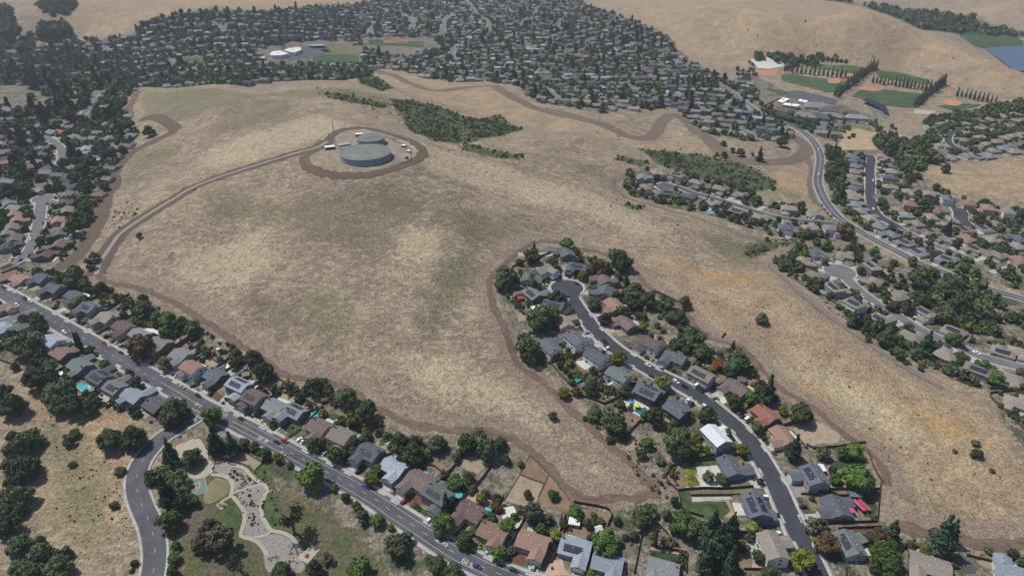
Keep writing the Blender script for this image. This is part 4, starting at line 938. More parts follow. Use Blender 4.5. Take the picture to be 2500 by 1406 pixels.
def leaves(P, N_, size, r):
    """quads scattered at points P facing roughly N"""
    n = len(P); N_ = N_+r.normal(0, 0.55, (n, 3)); N_ /= np.linalg.norm(N_, axis=1)[:,None]
    a = np.cross(N_, r.normal(0, 1, (n, 3))); a /= np.linalg.norm(a, axis=1)[:,None]; b = np.cross(N_, a); s = size*r.uniform(0.55, 1.3, (n, 1)); q = r.uniform(0.5, 1.0, (n, 1))
    V = np.stack([P-a*s-b*s*q*0.4, P+a*s*0.2-b*s*q, P+a*s+b*s*q*0.3, P-a*s*0.3+b*s*q], 1).reshape(-1, 3)
    return V, np.arange(4*n).reshape(n, 4)
def tri2(V, F): return V, np.column_stack([F, F[:, -1]]) if F.shape[1] == 3 else F
def lobes(r, L, nl, size, ic, rough=0.22):
    """L: list of (centre, radii)"""
    VV, FT, FQ = [], [], []; n = 0
    for c, rad in L:
        v, f = ic; k = 1+rough*r.normal(0, 1, len(v)); v2 = v*0.86*np.array(rad)*k[:,None]+np.array(c); VV.append(v2); FT.append(f+n); n += len(v2)
    w = np.array([rad[0]*rad[2] for c, rad in L]); w /= w.sum()
    for (c, rad), wi in zip(L, w):
        k = max(4, int(nl*wi)); d = r.normal(0, 1, (k, 3)); d /= np.linalg.norm(d, axis=1)[:,None]; d[:,2] = np.where(d[:,2] < -0.4, -d[:,2], d[:,2])
        P = d*np.array(rad)*r.uniform(0.84, 1.12, (k, 1))+np.array(c); V, F = leaves(P, d, size, r); VV.append(V); FQ.append(F+n); n += len(V)
    return np.concatenate(VV), np.concatenate(FT), np.concatenate(FQ)
def mk(name, V, T, Q, mat):
    me = bpy.data.meshes.new(name); me.vertices.add(len(V)); me.vertices.foreach_set('co', V.astype(np.float32).ravel())
    nl = len(T)*3+len(Q)*4; me.loops.add(nl); me.loops.foreach_set('vertex_index', np.concatenate([T.ravel(), Q.ravel()]).astype(np.int32))
    ls = np.concatenate([np.arange(len(T))*3, len(T)*3+np.arange(len(Q))*4]); me.polygons.add(len(ls)); me.polygons.foreach_set('loop_start', ls.astype(np.int32)); me.update(calc_edges=True)
    me.materials.append(mat); return me
def crown_geo(kind, seed, q=1.0, ic=ICO2):
    """unit crown: radius 1; base of the tree at z=0"""
    r = np.random.default_rng(seed*31+ord(kind[0]))
    if kind in 'ogybsxm':
        n = {'s': 9}.get(kind, 8); L = [((0,0,0.95), (0.62,0.62,0.62))]
        for k in range(n):
            a = 2*math.pi*k/n+r.uniform(-0.3, 0.3); d = r.uniform(0.42, 0.66); z = r.uniform(0.42, 1.15); s = r.uniform(0.32, 0.48)
            L.append(((d*math.cos(a), d*math.sin(a), z), (s, s, s*0.85)))
        for k in range(3): L.append(((r.uniform(-0.3,0.3), r.uniform(-0.3,0.3), r.uniform(1.25,1.5)), (0.36,0.36,0.30)))
        if kind == 's': L = [(c, tuple(x*0.6 for x in rad)) for c, rad in L]
        return lobes(r, L, int((700 if kind == 's' else 900)*q), 0.10/(q**0.5), ic, 0.12)
    if kind in 'pc':
        Hh = 3.1 if kind == 'p' else 6.0; VV, TT, QQ = [], [], []; n = 0; nt = 9 if kind == 'p' else 7
        L = []
        for k in range(nt):
            t = (k+0.4)/nt; rad = (1-t)**(0.8 if kind == 'p' else 0.35)*r.uniform(0.85, 1.1)*(1.0 if kind == 'p' else 0.95); z = 0.35+t*(Hh-0.5)
            for j in range(3 if kind == 'p' else 1):
                a = r.uniform(0, 6.28); o = rad*0.38 if kind == 'p' else 0.05; L.append(((o*math.cos(a), o*math.sin(a), z), (rad*0.62, rad*0.62, Hh/nt*0.75)) if kind == 'p' else ((o*math.cos(a), o*math.sin(a), z), (rad*0.8, rad*0.8, Hh/nt*0.85)))
        L.append(((0,0,Hh-0.18), (0.12,0.12,0.3)))
        return lobes(r, L, int(900*q), 0.11/(q**0.5), ICO1, 0.15)
    if kind == 'P':
        L = [((r.uniform(-.15,.15), r.uniform(-.15,.15), 0.9+k*0.75), (0.8-0.09*k*(k > 2), 0.8-0.09*k*(k > 2), 0.7)) for k in range(7)]
        return lobes(r, L, int(350*q), 0.2, ICO1, 0.18)
    if kind == 'h':
        L = [((r.uniform(-.4,.4), r.uniform(-.4,.4), r.uniform(0.3,0.6)), (s := r.uniform(0.4,0.62), s, s*0.8)) for k in range(5)]
        return lobes(r, L, int(260*q), 0.16, ICO1, 0.15)
def limb_tree(seed):
    """bare, wide-spreading tree: tapering limbs with sparse leaf clumps"""
    r = random.Random(seed); mb = MB(); tips = []
    def grow(p, d, L, rad, dep):
        q = p+d*L; n = 5; a = d.orthogonal().normalized(); b = d.cross(a)
        V = [p+a*rad*math.cos(t)+b*rad*math.sin(t) for t in [2*math.pi*k/n for k in range(n)]]+[q+a*rad*0.7*math.cos(t)+b*rad*0.7*math.sin(t) for t in [2*math.pi*k/n for k in range(n)]]
        mb.add(V, [(k, (k+1) % n, n+(k+1) % n, n+k) for k in range(n)])
        if dep == 0: tips.append(q); return
        if dep < 3: tips.append(q)
        for _ in range(3 if dep > 2 else 2):
            e = (d+Vector((r.uniform(-1,1), r.uniform(-1,1), r.uniform(-0.25,0.5)))*0.75).normalized(); grow(q, e, L*r.uniform(0.62,0.85), rad*0.66, dep-1)
    grow(Vector((0,0,0)), Vector((0.1,0,1)).normalized(), 0.42, 0.085, 5)
    me = mb.mesh('limbs', [bark]); T = np.array([t[:] for t in tips]); g = np.random.default_rng(seed)
    P = np.repeat(T, 3, 0)+g.normal(0, 0.07, (len(T)*3, 3)); V, F = leaves(P, g.normal(0, 1, P.shape), 0.065, g)
    return me, mk('crown', V, np.zeros((0, 3), int), F, LEAF['a'])
LIMB = [limb_tree(3), limb_tree(8)]
CR = {}
def crown_mesh(kind, i):
    if (kind, i) not in CR:
        V, T, Q = crown_geo(kind, i); CR[(kind, i)] = mk('crown', V, T, Q, LEAF[kind])
    return CR[(kind, i)]
tm = MB(); tm.cyl(0, 0, -0.3, 0.8, 0.085, 0.06, 7)
for a in (0.3, 2.3, 4.4): tm.bar((0,0,0.55), (0.45*math.cos(a), 0.45*math.sin(a), 1.1), 0.035)
TRUNK = tm.mesh('trunk', [bark]); tm = MB(); tm.cyl(0, 0, -0.3, 1.6, 0.07, 0.05, 6); TRUNK2 = tm.mesh('trunk', [bark])
KN = {'o':('oak_tree','dark round tree','tree'),'g':('broadleaf_tree','mid-green round tree','tree'),'p':('conifer_tree','dark tapering conifer','conifer'),'c':('cypress_tree','slim dark cypress','cypress'),
 'y':('broadleaf_tree','yellow-green tree','tree'),'b':('broadleaf_tree','brown-leaved tree','tree'),'s':('broadleaf_tree','thin grey-green tree','tree'),'h':('shrub','low dark shrub','shrub'),
 'a':('bare_tree','nearly bare spreading tree','tree'),'x':('broadleaf_tree','orange-leaved tree','tree'),'P':('poplar_tree','slender poplar','poplar')}
TREES = []; tr = random.Random(11)
def tree(pxy, rpx, kind, world=None, near=None):
    if world is None:
        x, y = at(*pxy); dep = (y*cP+(CAMZ-H(x, y))*sP); r = rpx/FPX*dep*1.12
        hc = {'h': 0.5, 'p': 1.4, 'c': 2.8, 'P': 3.0}.get(kind, 0.95)*r
        x, y = at(pxy[0], pxy[1], hc)
    else: x, y, r = world
    z = H(x, y)-0.1; nm = KN[kind][0]; rz = tr.uniform(0, 6.28)
    o = empty(nm, (x, y, z), rz)
    if kind == 'a':
        l, c = LIMB[len(TREES) % 2]; a = link('trunk', l, o); b = link('crown', c, o)
        a.scale = b.scale = (r*0.95,)*3
    else:
        sx, sy, sz = r*tr.uniform(0.92, 1.1), r*tr.uniform(0.92, 1.1), r*tr.uniform(0.9, 1.12)
        c = link('crown', crown_mesh(kind, tr.randrange(4)), o); c.scale = (sx, sy, sz)
        if kind != 'h': t = link('trunk', TRUNK if kind in 'ogybsx' else TRUNK2, o); t.scale = (r, r, r)
    a, b = project(x, y, z)
    TREES.append(dict(o=o, x=x, y=y, z=z, r=r, kind=kind, px=a, py=b)); return o
def T_(crop, s):
    for t in s.split():
        X, Y, rr, k = t.split(','); tree(px(crop, float(X), float(Y)), float(rr)/CROPS[crop][2], k)
T_('C1', '260,90,110,o 120,60,60,o 160,180,110,o 240,350,130,o 90,320,80,o 120,500,80,o 200,640,115,o 50,660,90,o 50,760,80,o 180,770,75,o 60,900,120,o 170,1090,105,o 400,1200,150,o 180,1320,100,o 330,1340,130,o 560,1290,120,o 640,1180,60,o 390,1060,50,g 700,330,45,h 650,80,75,s 710,30,50,g 1150,400,60,h 1100,720,50,h 1050,80,120,o 1270,50,120,o 1250,130,70,o 1630,200,85,p 1610,320,85,p 1840,260,100,o 1450,440,75,o 1600,400,90,o 1700,480,100,o 1600,620,120,p 1720,650,100,o 1640,870,100,g 1700,750,70,o 1690,1100,52,g 1670,1230,55,g 1660,1350,60,g 1300,1280,50,h 1270,1350,30,h 1940,1080,110,s 1830,660,70,o')
T_('C2', '100,120,95,p 250,130,90,p 380,120,65,b 480,150,50,o 580,220,60,g 700,260,50,y 820,325,36,g 1030,430,130,g 1240,545,40,g 1350,640,46,g 1460,720,48,g 1520,820,78,s 1670,860,66,g 1790,930,35,y 1860,1110,112,o 1850,1200,60,o 1930,1050,65,o 830,850,200,a 130,1020,170,s 40,920,110,s 320,1260,150,a 1050,1320,80,o 1180,1230,60,s 720,1350,95,o 1500,1330,110,g 1060,130,78,o 1260,220,88,g 1400,310,45,h 1600,470,65,y 1660,370,60,g 1870,130,110,o 1940,260,60,o 1420,190,60,o 1560,40,50,o')
T_('C3', '20,200,110,o 60,100,60,o 280,110,88,o 160,240,45,g 560,120,90,o 650,60,90,o 760,160,110,o 880,110,60,o 480,210,40,o 450,260,45,o 925,280,45,o 1070,320,35,o 440,510,75,g 570,450,60,o 1140,610,45,o 1390,620,55,g 350,720,75,p 320,900,110,g 530,1050,90,g 930,910,70,g 1180,770,125,s 870,1180,82,g 1420,1010,60,y 1590,770,66,g 1467,840,11,c 1503,830,13,c 1780,820,35,o 1840,870,40,o 1880,1080,130,g 1770,1030,60,o 270,1300,92,o 420,1360,90,o 200,1260,60,o 1740,1380,40,y 790,830,50,o 980,1150,50,s 620,550,35,o 730,600,40,g 1340,840,60,s 700,880,45,g 620,960,45,g')
T_('C4', '610,100,150,o 270,830,110,o 340,760,80,s 650,890,115,g 780,960,110,o 950,950,135,p 1100,1000,125,p 1150,890,80,p 1000,1130,135,p 900,1250,115,p 1130,1290,110,p 1340,930,66,y 1820,1230,112,y 580,680,45,o 510,810,50,o 1740,170,95,p 910,430,66,s 1240,190,60,y 1410,490,40,s 1520,1390,90,o 1920,900,90,s 1270,440,28,h 190,1010,45,o 400,1050,32,c 30,870,40,o 30,1060,55,o 1960,1060,50,y 480,1080,60,s 440,300,50,h')
T_('C5', '40,210,70,o 330,200,82,g 230,220,60,g 370,440,130,g 430,510,105,o 500,600,50,o 710,980,92,p 1200,1020,140,p 1290,990,90,p 580,1030,100,b 640,1200,120,g 700,1350,100,g 80,1080,110,b 20,890,70,s 1020,1160,50,y 1510,130,42,h 1520,230,60,h 1310,200,26,h 1670,390,28,h 1870,1190,70,h 1650,1170,50,h 1290,1280,50,h 540,1310,60,o 130,380,40,o 470,430,40,y')
T_('C6', '720,100,90,o 800,160,60,o 960,210,60,o 1060,220,40,h 560,130,55,o 745,340,60,g 1380,400,90,o 1290,390,45,p 1500,480,60,o 1620,520,80,g 1750,540,70,o 1850,590,72,o 1370,300,50,h 1600,650,60,g 1350,760,125,b 1590,920,85,s 340,500,70,o 230,510,60,o 230,740,130,o 380,610,70,o 355,850,50,o 735,730,30,c 770,745,30,c 340,1070,120,o 450,1100,80,o 560,1200,130,o 470,1230,70,o 690,1310,120,o 560,1330,90,o 840,1350,80,o 130,1330,110,o 30,1220,80,o 1300,1110,60,o 1240,1020,40,b 1000,940,55,g 860,810,42,g 1680,1360,112,o 470,980,70,o 930,1290,50,o 1200,380,50,h 80,660,55,o 140,960,42,o')
T_('C7', '840,80,82,o 700,60,62,o 680,150,50,o 950,210,92,o 1200,340,62,s 1470,360,98,o 1580,410,60,o 1750,450,100,o 1270,380,40,s 1950,600,105,o 1820,690,72,y 470,660,92,g 80,610,120,o 190,600,60,o 40,700,70,o 1940,840,50,o 1040,710,45,y 540,110,50,s')
T_('C8', '800,170,62,g 480,300,80,o 490,230,40,p 660,350,60,o 200,480,90,o 180,560,70,o 1300,290,92,o 1350,360,80,o 1100,390,85,b 1190,400,50,o 970,480,60,g 1450,620,92,o 1070,740,70,o 470,560,55,o 700,690,70,o 620,680,42,s 540,880,120,o 650,860,85,g 830,840,60,o 420,1170,110,o 480,1250,90,o 380,1080,60,s 1180,890,70,b 1350,820,60,o 1600,720,82,o 1690,760,60,o 1780,760,60,o 1820,870,62,o 1530,970,52,y 1900,880,80,o 1950,740,60,o 1300,1280,80,y 1380,530,42,p 330,740,50,s 1450,760,58,o')
T_('D1', '500,700,55,y 620,680,50,y 760,650,70,o 770,590,60,o 395,920,50,s 810,900,72,o 900,960,60,o 1000,1000,108,o 1070,1060,70,o 1450,600,75,y 1380,930,90,o 1290,910,50,g 1080,680,60,o 1750,160,108,o 1830,290,82,o 1650,220,60,o 460,430,36,o 520,480,30,o 560,530,32,o 580,600,32,o 940,1150,40,o 1310,1190,60,g 1250,1290,50,o 710,950,30,h 900,645,26,x')
T_('D2', '545,300,58,p 280,330,88,o 600,400,105,o 520,500,60,g 730,480,50,o 400,430,60,x 900,690,92,p 570,790,80,g 730,750,70,g 1220,900,100,o 790,1040,60,o 300,900,90,o 490,1080,40,g 745,620,26,x')
T_('D3', '330,310,55,p 395,330,50,p 460,390,50,p 540,410,50,p 630,490,82,o 790,650,55,o 1040,570,70,p 940,640,60,o 1300,480,72,g 1250,780,60,o 1380,690,60,g 1710,880,70,g 1500,890,50,o 850,200,60,o 1150,280,62,o 1000,110,72,o 720,180,55,o')
T_('D4', '40,1090,62,o 340,470,50,o 240,580,55,o 850,240,80,b 860,260,50,o 1500,540,46,o 1560,680,110,o 1560,900,90,o 1850,800,110,o 1950,950,110,o 1820,1050,100,o 1640,640,60,g')
T_('D5', '1300,580,38,o 920,340,42,o 745,275,26,o 480,285,22,o 445,310,14,o 810,420,40,p 850,400,36,p 320,430,36,p 290,470,46,o 360,530,46,g 300,600,50,o 270,650,46,o 380,820,42,p 740,870,40,o 1120,880,60,o 1320,1110,42,p 1600,1030,50,o 880,800,40,o')
T_('D6', '210,430,70,o 120,460,70,o 60,470,80,o 560,430,55,o 830,420,75,o 1000,400,48,o 810,650,78,o 700,800,80,g 900,1080,60,s 860,1150,60,s 960,270,70,o 780,260,80,o 720,330,70,o 680,80,55,p 610,190,50,g 1020,90,70,o 1180,60,38,o 1340,890,30,o 720,1250,80,o 1300,680,20,h')
T_('E7', '400,180,52,o 230,420,90,o 570,400,75,o 900,450,90,o 930,870,75,p 480,700,75,p 250,770,85,p 130,740,60,p 1570,620,80,o 1700,540,72,o 1950,640,78,o 1620,890,52,o 1550,390,80,o 1500,230,70,o 740,290,60,p')
T_('E1', '460,310,70,o 560,300,75,o 660,300,70,o 400,340,45,o 310,345,32,o 230,460,70,o 120,330,80,o 40,320,70,o 870,380,18,o 310,965,38,o')
T_('E4', '1070,1200,30,o 1080,1315,30,o 1160,1270,26,o 1240,1290,40,o 1355,1310,20,o 1430,1320,40,p 1690,1120,30,p 1650,1190,50,o 1005,1310,20,o')
# poplar rows by the sports fields
def row(crop, a, b, n, rp=3.7, kind='P'):
    for k in range(n):
        t = k/max(1, n-1); p = px(crop, a[0]+(b[0]-a[0])*t, a[1]+(b[1]-a[1])*t); tree(p, rp*random.uniform(0.72, 1.08), kind)
row('E6', (70,690), (260,590), 9, 3.6); row('E6', (150,700), (690,750), 13); row('E6', (620,940), (1010,650), 18, 4.0); row('E6', (590,925), (970,640), 14, 3.8); row('E6', (970,800), (1510,880), 15); row('E6', (1430,1050), (1700,810), 14, 4.0); row('E6', (1405,1035), (1670,800), 11, 3.8); row('E6', (1550,880), (1640,850), 3); row('E6', (1830,940), (2220,1010), 10)
row('E6', (410,590), (690,620), 7, 5.5, 'o')
N_IND = len(TREES)

# ---- tree masses (too many to count): backyards, far town, creek woods
CRL = {}
def low_geo(kind, i, q):
    if (kind, i, q) not in CRL:
        V, T, Q = crown_geo(kind, i+10, q, ICO1); Fq = np.concatenate([np.column_stack([T, T[:, 2]]), Q]); CRL[(kind, i, q)] = (V, T, Q)
    return CRL[(kind, i, q)]
def mass(name, items, label, mat=None, kinds='og', q=0.06, cat='trees', nvar=5):
    """items: x,y,r,kind"""
    VV, TT, QQ, MI = [], [], [], []; n = 0; tmi, qmi = [], []; r = random.Random(3); ml = sorted(set(k for *_, k in items)); 
    for x, y, rad, k in items:
        V, T, Q = low_geo(k, r.randrange(nvar), q); a = r.uniform(0, 6.28); c, s = math.cos(a)*rad, math.sin(a)*rad
        z = H(x, y)-0.1*rad; VV.append(np.column_stack([x+V[:,0]*c-V[:,1]*s, y+V[:,0]*s+V[:,1]*c, z+V[:,2]*rad*r.uniform(0.85, 1.15)])); TT.append(T+n); QQ.append(Q+n); n += len(V)
        tmi.append(np.full(len(T), ml.index(k))); qmi.append(np.full(len(Q), ml.index(k)))
    me = mk(name, np.concatenate(VV), np.concatenate(TT), np.concatenate(QQ), LEAF[ml[0]])
    for k in ml[1:]: me.materials.append(LEAF[k])
    if len(ml) > 1: me.polygons.foreach_set('material_index', np.concatenate(tmi+qmi).astype(np.int32))
    return tag(link(name, me), label, cat, kind='stuff')
HX = np.array([(h['x'], h['y']) for h in HOUSES]); TX = [(t['x'], t['y'], t['r']) for t in TREES]; TA = np.array(TX)
_hk = KDTree(len(HX))
for _i, (a, b) in enumerate(HX): _hk.insert((a, b, 0), _i)
_hk.balance(); _tk = KDTree(len(TA))
for _i, (a, b, _r) in enumerate(TA): _tk.insert((a, b, 0), _i)
_tk.balance()
def clear(x, y, rad, hpad=7.0):
    if _hk.find((x, y, 0))[2] < hpad+rad*0.5: return False
    for c_, i_, d_ in _tk.find_range((x, y, 0), 10+rad*0.5):
        if d_ < TA[i_, 2]*0.75+rad*0.45: return False
    return True
def clear_old(x, y, rad, hpad=7.0):
    if np.min((HX[:,0]-x)**2+(HX[:,1]-y)**2) < (hpad+rad*0.5)**2: return False
    if np.any((TA[:,0]-x)**2+(TA[:,1]-y)**2 < (TA[:,2]*0.75+rad*0.45)**2): return False
    return True
yard, yardlow = [], []
mx = random.Random(21)
NOY = [wline(line('F', s)) for s in ('1665,1195 1810,1200 1820,1290 1670,1260', '1640,1140 1740,1120 1760,1190 1660,1195', '1180,1100 1330,1170 1400,1240 1230,1220', '2020,1115 2120,1110 2120,1150 2020,1150', '1930,1000 2060,1080 2000,1095 1920,1060', '1160,1120 1230,1130 1230,1215 1160,1200', '1010,1075 1100,1085 1100,1160 1040,1160', '2000,1190 2140,1200 2120,1270 2040,1270', '640,1155 1050,1345 1000,1345 800,1240 640,1180', '430,1090 700,1160 760,1200 700,1406 400,1406', '1130,1310 1380,1406 1200,1406')]
for h in HOUSES[:N_NEAR]:
    v = h['v']; u = np.array([-v[1], v[0]]); near = h['y'] < 520
    for _ in range(15 if near else 10):
        a, b = mx.uniform(-10, 10), mx.choice([mx.uniform(7, 20), mx.uniform(7, 20), mx.uniform(-13, -8)])
        x, y = h['x']+u[0]*a+v[0]*b, h['y']+u[1]*a+v[1]*b; rad = mx.choice([1.0, 1.4, 2.0, 2.6, 3.4]) if b > 0 else mx.uniform(0.8, 1.8)
        if not near: rad *= 1.25
        if on_road(x, y, 2.0+rad*0.6) or not clear(x, y, rad) or not inpoly('town', x, y): continue
        if any(pip(p, np.array([x]), np.array([y]))[0] for p in NOY): continue
        if any(abs((x-g[0])*dv[1]-(y-g[1])*dv[0]) < 2.6+rad*0.6 and -1 < (x-g[0])*dv[0]+(y-g[1])*dv[1] < L+2 for g, dv, L, hh in DRIVES if hh is h): continue
        (yard if near else yardlow).append((x, y, rad, mx.choice('hhogys' if rad < 1.6 else 'oooggysb')))
mass('garden_planting', yardlow, 'assorted small trees and bushes between the mid-distance houses', q=0.12)
def scatter(polys, dens, rr, kinds, hp=6.5, avoid=(), road=True, pw=False):
    out = []; r = random.Random(len(polys)+int(dens*1e5))
    for p in polys:
        xs = [a for a, b in p]; ys = [b for a, b in p]; A = (max(xs)-min(xs))*(max(ys)-min(ys))
        N0 = int(A*dens); g = np.random.default_rng(N0); cx_, cy_ = g.uniform(min(xs), max(xs), N0), g.uniform(min(ys), max(ys), N0); ok = pip(p, cx_, cy_)
        for q in avoid: ok &= ~pip(q, cx_, cy_)
        for x, y in zip(cx_[ok], cy_[ok]):
            x, y = float(x), float(y)
            if not vis(x, y, H(x, y)): continue
            rad = r.uniform(*rr)
            if not clear(x, y, rad, hp) or (road and on_road(x, y, rad*0.5+1)): continue
            out.append((x, y, rad, r.choice(kinds)))
    return out
dense = scatter([wline(line('F', q_)) for q_ in ('1545,700 1600,715 1650,745 1690,795 1705,850 1650,855 1600,800 1560,760', '1700,850 1800,850 1845,905 1850,930 1790,925', '1435,985 1540,1010 1575,1095 1500,1085 1450,1030', '1560,1085 1690,1140 1640,1180 1570,1130', '290,722 380,745 460,772 550,832 620,885 600,905 500,860 360,800', '660,915 760,945 880,980 960,1035 930,1050 840,1000 720,960', '1230,690 1270,640 1290,690 1260,720', '1265,750 1330,770 1340,830 1290,880 1265,850', '1880,640 1920,615 1950,640 1935,690', '2010,740 2080,790 2200,850 2300,915 2290,930 2190,885 2060,800', '100,880 180,930 230,985 160,975 80,930')], 0.022, (1.0, 3.4), 'oooggshhy', hp=6)
yard += dense
mass('garden_planting', yard, 'assorted small trees and bushes filling the yards between the nearer houses', q=0.35)
_sk = KDTree(len(ST))
for _i, (a, b) in enumerate(ST): _sk.insert((a, b, 0), _i)
_sk.balance()
lotA = np.array([(l[0], l[1]) for l in lots])
ftown = scatter([PW['town'][0]], 0.0080, (2.8, 5.8), 'ooooggssop', avoid=NBW)
ftown = [t for t in ftown if t[1] > 620 and (_sk.find((t[0], t[1], 0))[2] > 6+t[2]*0.4 or mx.random() < 0.15) and np.min((lotA[:,0]-t[0])**2+(lotA[:,1]-t[1])**2) > (4.0+0.5*t[2])**2]
leftd = scatter([wline(line('F', '-20,130 200,120 330,130 340,215 312,240 300,300 150,330 60,300 0,300'))], 0.0035, (4, 7), 'oooop', avoid=NBW)
ftown += [t for t in scatter([wline(line('F', '-20,140 330,130 340,60 560,30 850,20 900,100 900,190 600,210 340,210 300,300 0,300'))], 0.0055, (3.5, 6.5), 'oooogos', avoid=NBW) if t[1] > 620 and _sk.find((t[0], t[1], 0))[2] > 5 and np.min((lotA[:,0]-t[0])**2+(lotA[:,1]-t[1])**2) > (3.5+0.5*t[2])**2]
mass('suburb_trees', ftown+leftd, 'dense dark tree canopy spread between the distant suburban houses', q=0.045)
mid = scatter([PW['town'][1], PW['town'][2], PW['town'][3], PW['town'][4]], 0.0075, (2.4, 5.0), 'oooggs', hp=7.5, avoid=NBW[6:]+[wline(line('F', '1950,590 2010,640 2180,740 2330,850 2500,905 2500,880 2330,830 2180,740 2060,640'))])
lw = scatter([wline(line('F', '0,300 250,300 300,340 300,390 250,440 200,600 120,640 0,640'))], 0.006, (2.5, 5.5), 'oooogs', hp=7)
mass('suburb_trees', mid+lw, 'broken tree canopy among the mid-distance houses at left and right', q=0.09)
wood = scatter([wline(line('F', s)) for s in ('2190,370 2260,330 2340,285 2420,265 2520,240 2520,262 2420,290 2340,310 2280,350 2300,400 2240,420 2180,400 2130,345 2180,330', '2270,690 2340,650 2430,700 2420,760 2360,790 2290,770 2240,730', '1830,135 2000,125 2020,140 1850,150', '95,55 170,55 180,100 90,100', '-20,10 30,20 48,90 52,118 -20,125', '85,12 190,16 160,38 130,40 100,30', '40,95 80,95 85,125 40,125')], 0.02, (3.5, 6.5), 'oooog', hp=7)
wood += scatter([wline(line('F', q_)) for q_ in ('1860,255 1960,290 2060,285 2100,300 2040,340 1960,330 1900,318 1830,272', '2120,300 2180,300 2205,365 2130,345', '1820,150 1843,150 1848,192 1825,180', '1880,140 2040,130 2060,142 1890,152')], 0.006, (2.5, 5), 'oogs', hp=7)
wood += scatter([wline(line('F', '2012,355 2055,372 2062,440 2075,500 2050,505 2020,450 2012,400'))], 0.03, (2.5, 4.5), 'ooog', hp=6)
wood += scatter([PW['woods'][0]], 0.0035, (5, 10), 'ooos', hp=5, road=False)
mass('creek_woodland', wood, 'continuous dark woodland along the creek and the lake valley', q=0.06)
sc = scatter(PW['scrub'], 0.055, (0.6, 2.4), 'hhhhg', hp=5)
sc = [t for t in sc if float(vnoise(np.array(t[0]), np.array(t[1]), 14, 77))+float(vnoise(np.array(t[0]), np.array(t[1]), 5, 78))*0.5 > -0.32+t[2]*0.02]
mass('scrub_thicket', sc, 'dark green scrub filling the gullies of the grass hill', q=0.12)
cl_ = []
def specks(poly, n, rr=(0.35, 1.0)):
    n *= 2; p = wline(line('F', poly)); xs = [a for a, b in p]; ys = [b for a, b in p]; k = 0
    while k < n:
        x, y = mx.uniform(min(xs), max(xs)), mx.uniform(min(ys), max(ys)); k += 1
        if pip(p, np.array([x]), np.array([y]))[0] and clear(x, y, 1, 4): cl_.append((x, y, mx.choice([0.45, 0.7, 1.0])*mx.uniform(*rr), mx.choice('hshs')))
specks('770,215 900,235 1000,260 1060,330 980,300 880,260 780,240', 450, (0.5, 1.3)); specks('1000,330 1120,350 1280,390 1500,470 1700,560 1600,560 1400,480 1150,420', 220, (0.4, 1.1))
specks('1640,640 1900,700 2200,900 2450,1100 2500,1300 2300,1280 2100,1050 1850,850 1680,750', 220, (0.3, 0.8)); specks('310,480 345,500 330,560 265,560 280,520', 60, (0.8, 1.8))
specks('60,920 280,1050 320,1300 220,1406 130,1280 140,1150', 380, (0.3, 0.9)); specks('560,1090 650,1150 690,1230 650,1300 600,1290 560,1180', 160, (0.5, 1.0)); specks('300,300 700,230 1000,420 1000,700 700,900 300,680', 500, (0.25, 0.6))
specks('1600,1100 1690,1180 1640,1240 1560,1170 1500,1090 1450,1040', 120, (0.5, 1.5)); specks('1390,960 1500,1000 1620,1090 1680,1140 1640,1150 1500,1050', 200, (0.7, 1.8)); specks('1200,300 1560,330 1900,400 1700,390 1300,310', 90, (0.6, 1.6))
specks('1700,60 2300,80 2450,180 2250,170 1900,120', 30, (1.0, 2.5)); specks('1990,690 2300,890 2330,930 2200,880 2000,740', 70, (0.6, 1.4))
pb = scatter([wline(line('C2', s_)) for s_ in ('120,350 250,360 350,400 440,480 440,540 380,560 300,480 150,410', '400,570 450,560 450,760 520,900 500,990 430,970 430,780', '640,1010 800,1060 870,1150 900,1280 820,1340 740,1300 800,1180 760,1080 620,1040', '560,1040 600,1020 640,1060')], 0.10, (0.4, 1.1), 'ssysh', hp=3)
mass('rock_garden_planting', pb, 'low grey-green plants and grasses growing in the gravel rock garden', q=0.2, cat='plants')
mass('hillside_brush', cl_, 'scattered low bushes and tussocks over the dry grass slopes', q=0.10, cat='brush')
print('trees', len(TREES), 'yard', len(yard), len(yardlow), 'town', len(ftown), len(mid), 'wood', len(wood), 'scrub', len(sc), len(cl_))

# ---------------------------------------------------------------- lawns, courts, yards
sand = rand_mat('dry_meadow', (0.36,0.265,0.165,1), 0.25, 0.12, 0.95, 0.05, 0.3, (0.25,0.19,0.13,1), objrand=0.0)
courtg = rand_mat('court_green', (0.135,0.185,0.165,1), 0.1, 0.3, 0.85, objrand=0.0)
courtr = rand_mat('court_red', (0.26,0.075,0.085,1), 0.1, 0.3, 0.85, objrand=0.0)
water = new_mat('pool_water', (0.05,0.34,0.36,1), 0.12, 0.5)[0]; water2 = new_mat('deep_pool_water', (0.03,0.12,0.14,1), 0.12, 0.5)[0]
courtb = rand_mat('blue_court', (0.06,0.13,0.26,1), 0.1, 0.3, 0.8)
lake_m = new_mat('lake_water', (0.055,0.085,0.15,1), 0.3, 0.3)[0]
marsh = rand_mat('marsh_grass', (0.055,0.095,0.045,1), 0.35, 0.01, 0.95, 0.05, objrand=0.0)
padm = rand_mat('pad_gravel', (0.235,0.205,0.165,1), 0.3, 0.12, 0.95, 0.05, 0.1, objrand=0.0)
tan = rand_mat('tan_yard', (0.30,0.245,0.18,1), 0.25, 0.25, 0.95, 0.05, objrand=0.1)
gold = rand_mat('yellow_groundcover', (0.22,0.22,0.035,1), 0.35, 0.8, 0.9, 0.05, 0.3, objrand=0.0)
YM = {'l': lawn, 'd': drylawn, 't': tan, 'r': redsoil, 'g': rockbed, 'c': concrete, 'p': pave, 'b': bare}
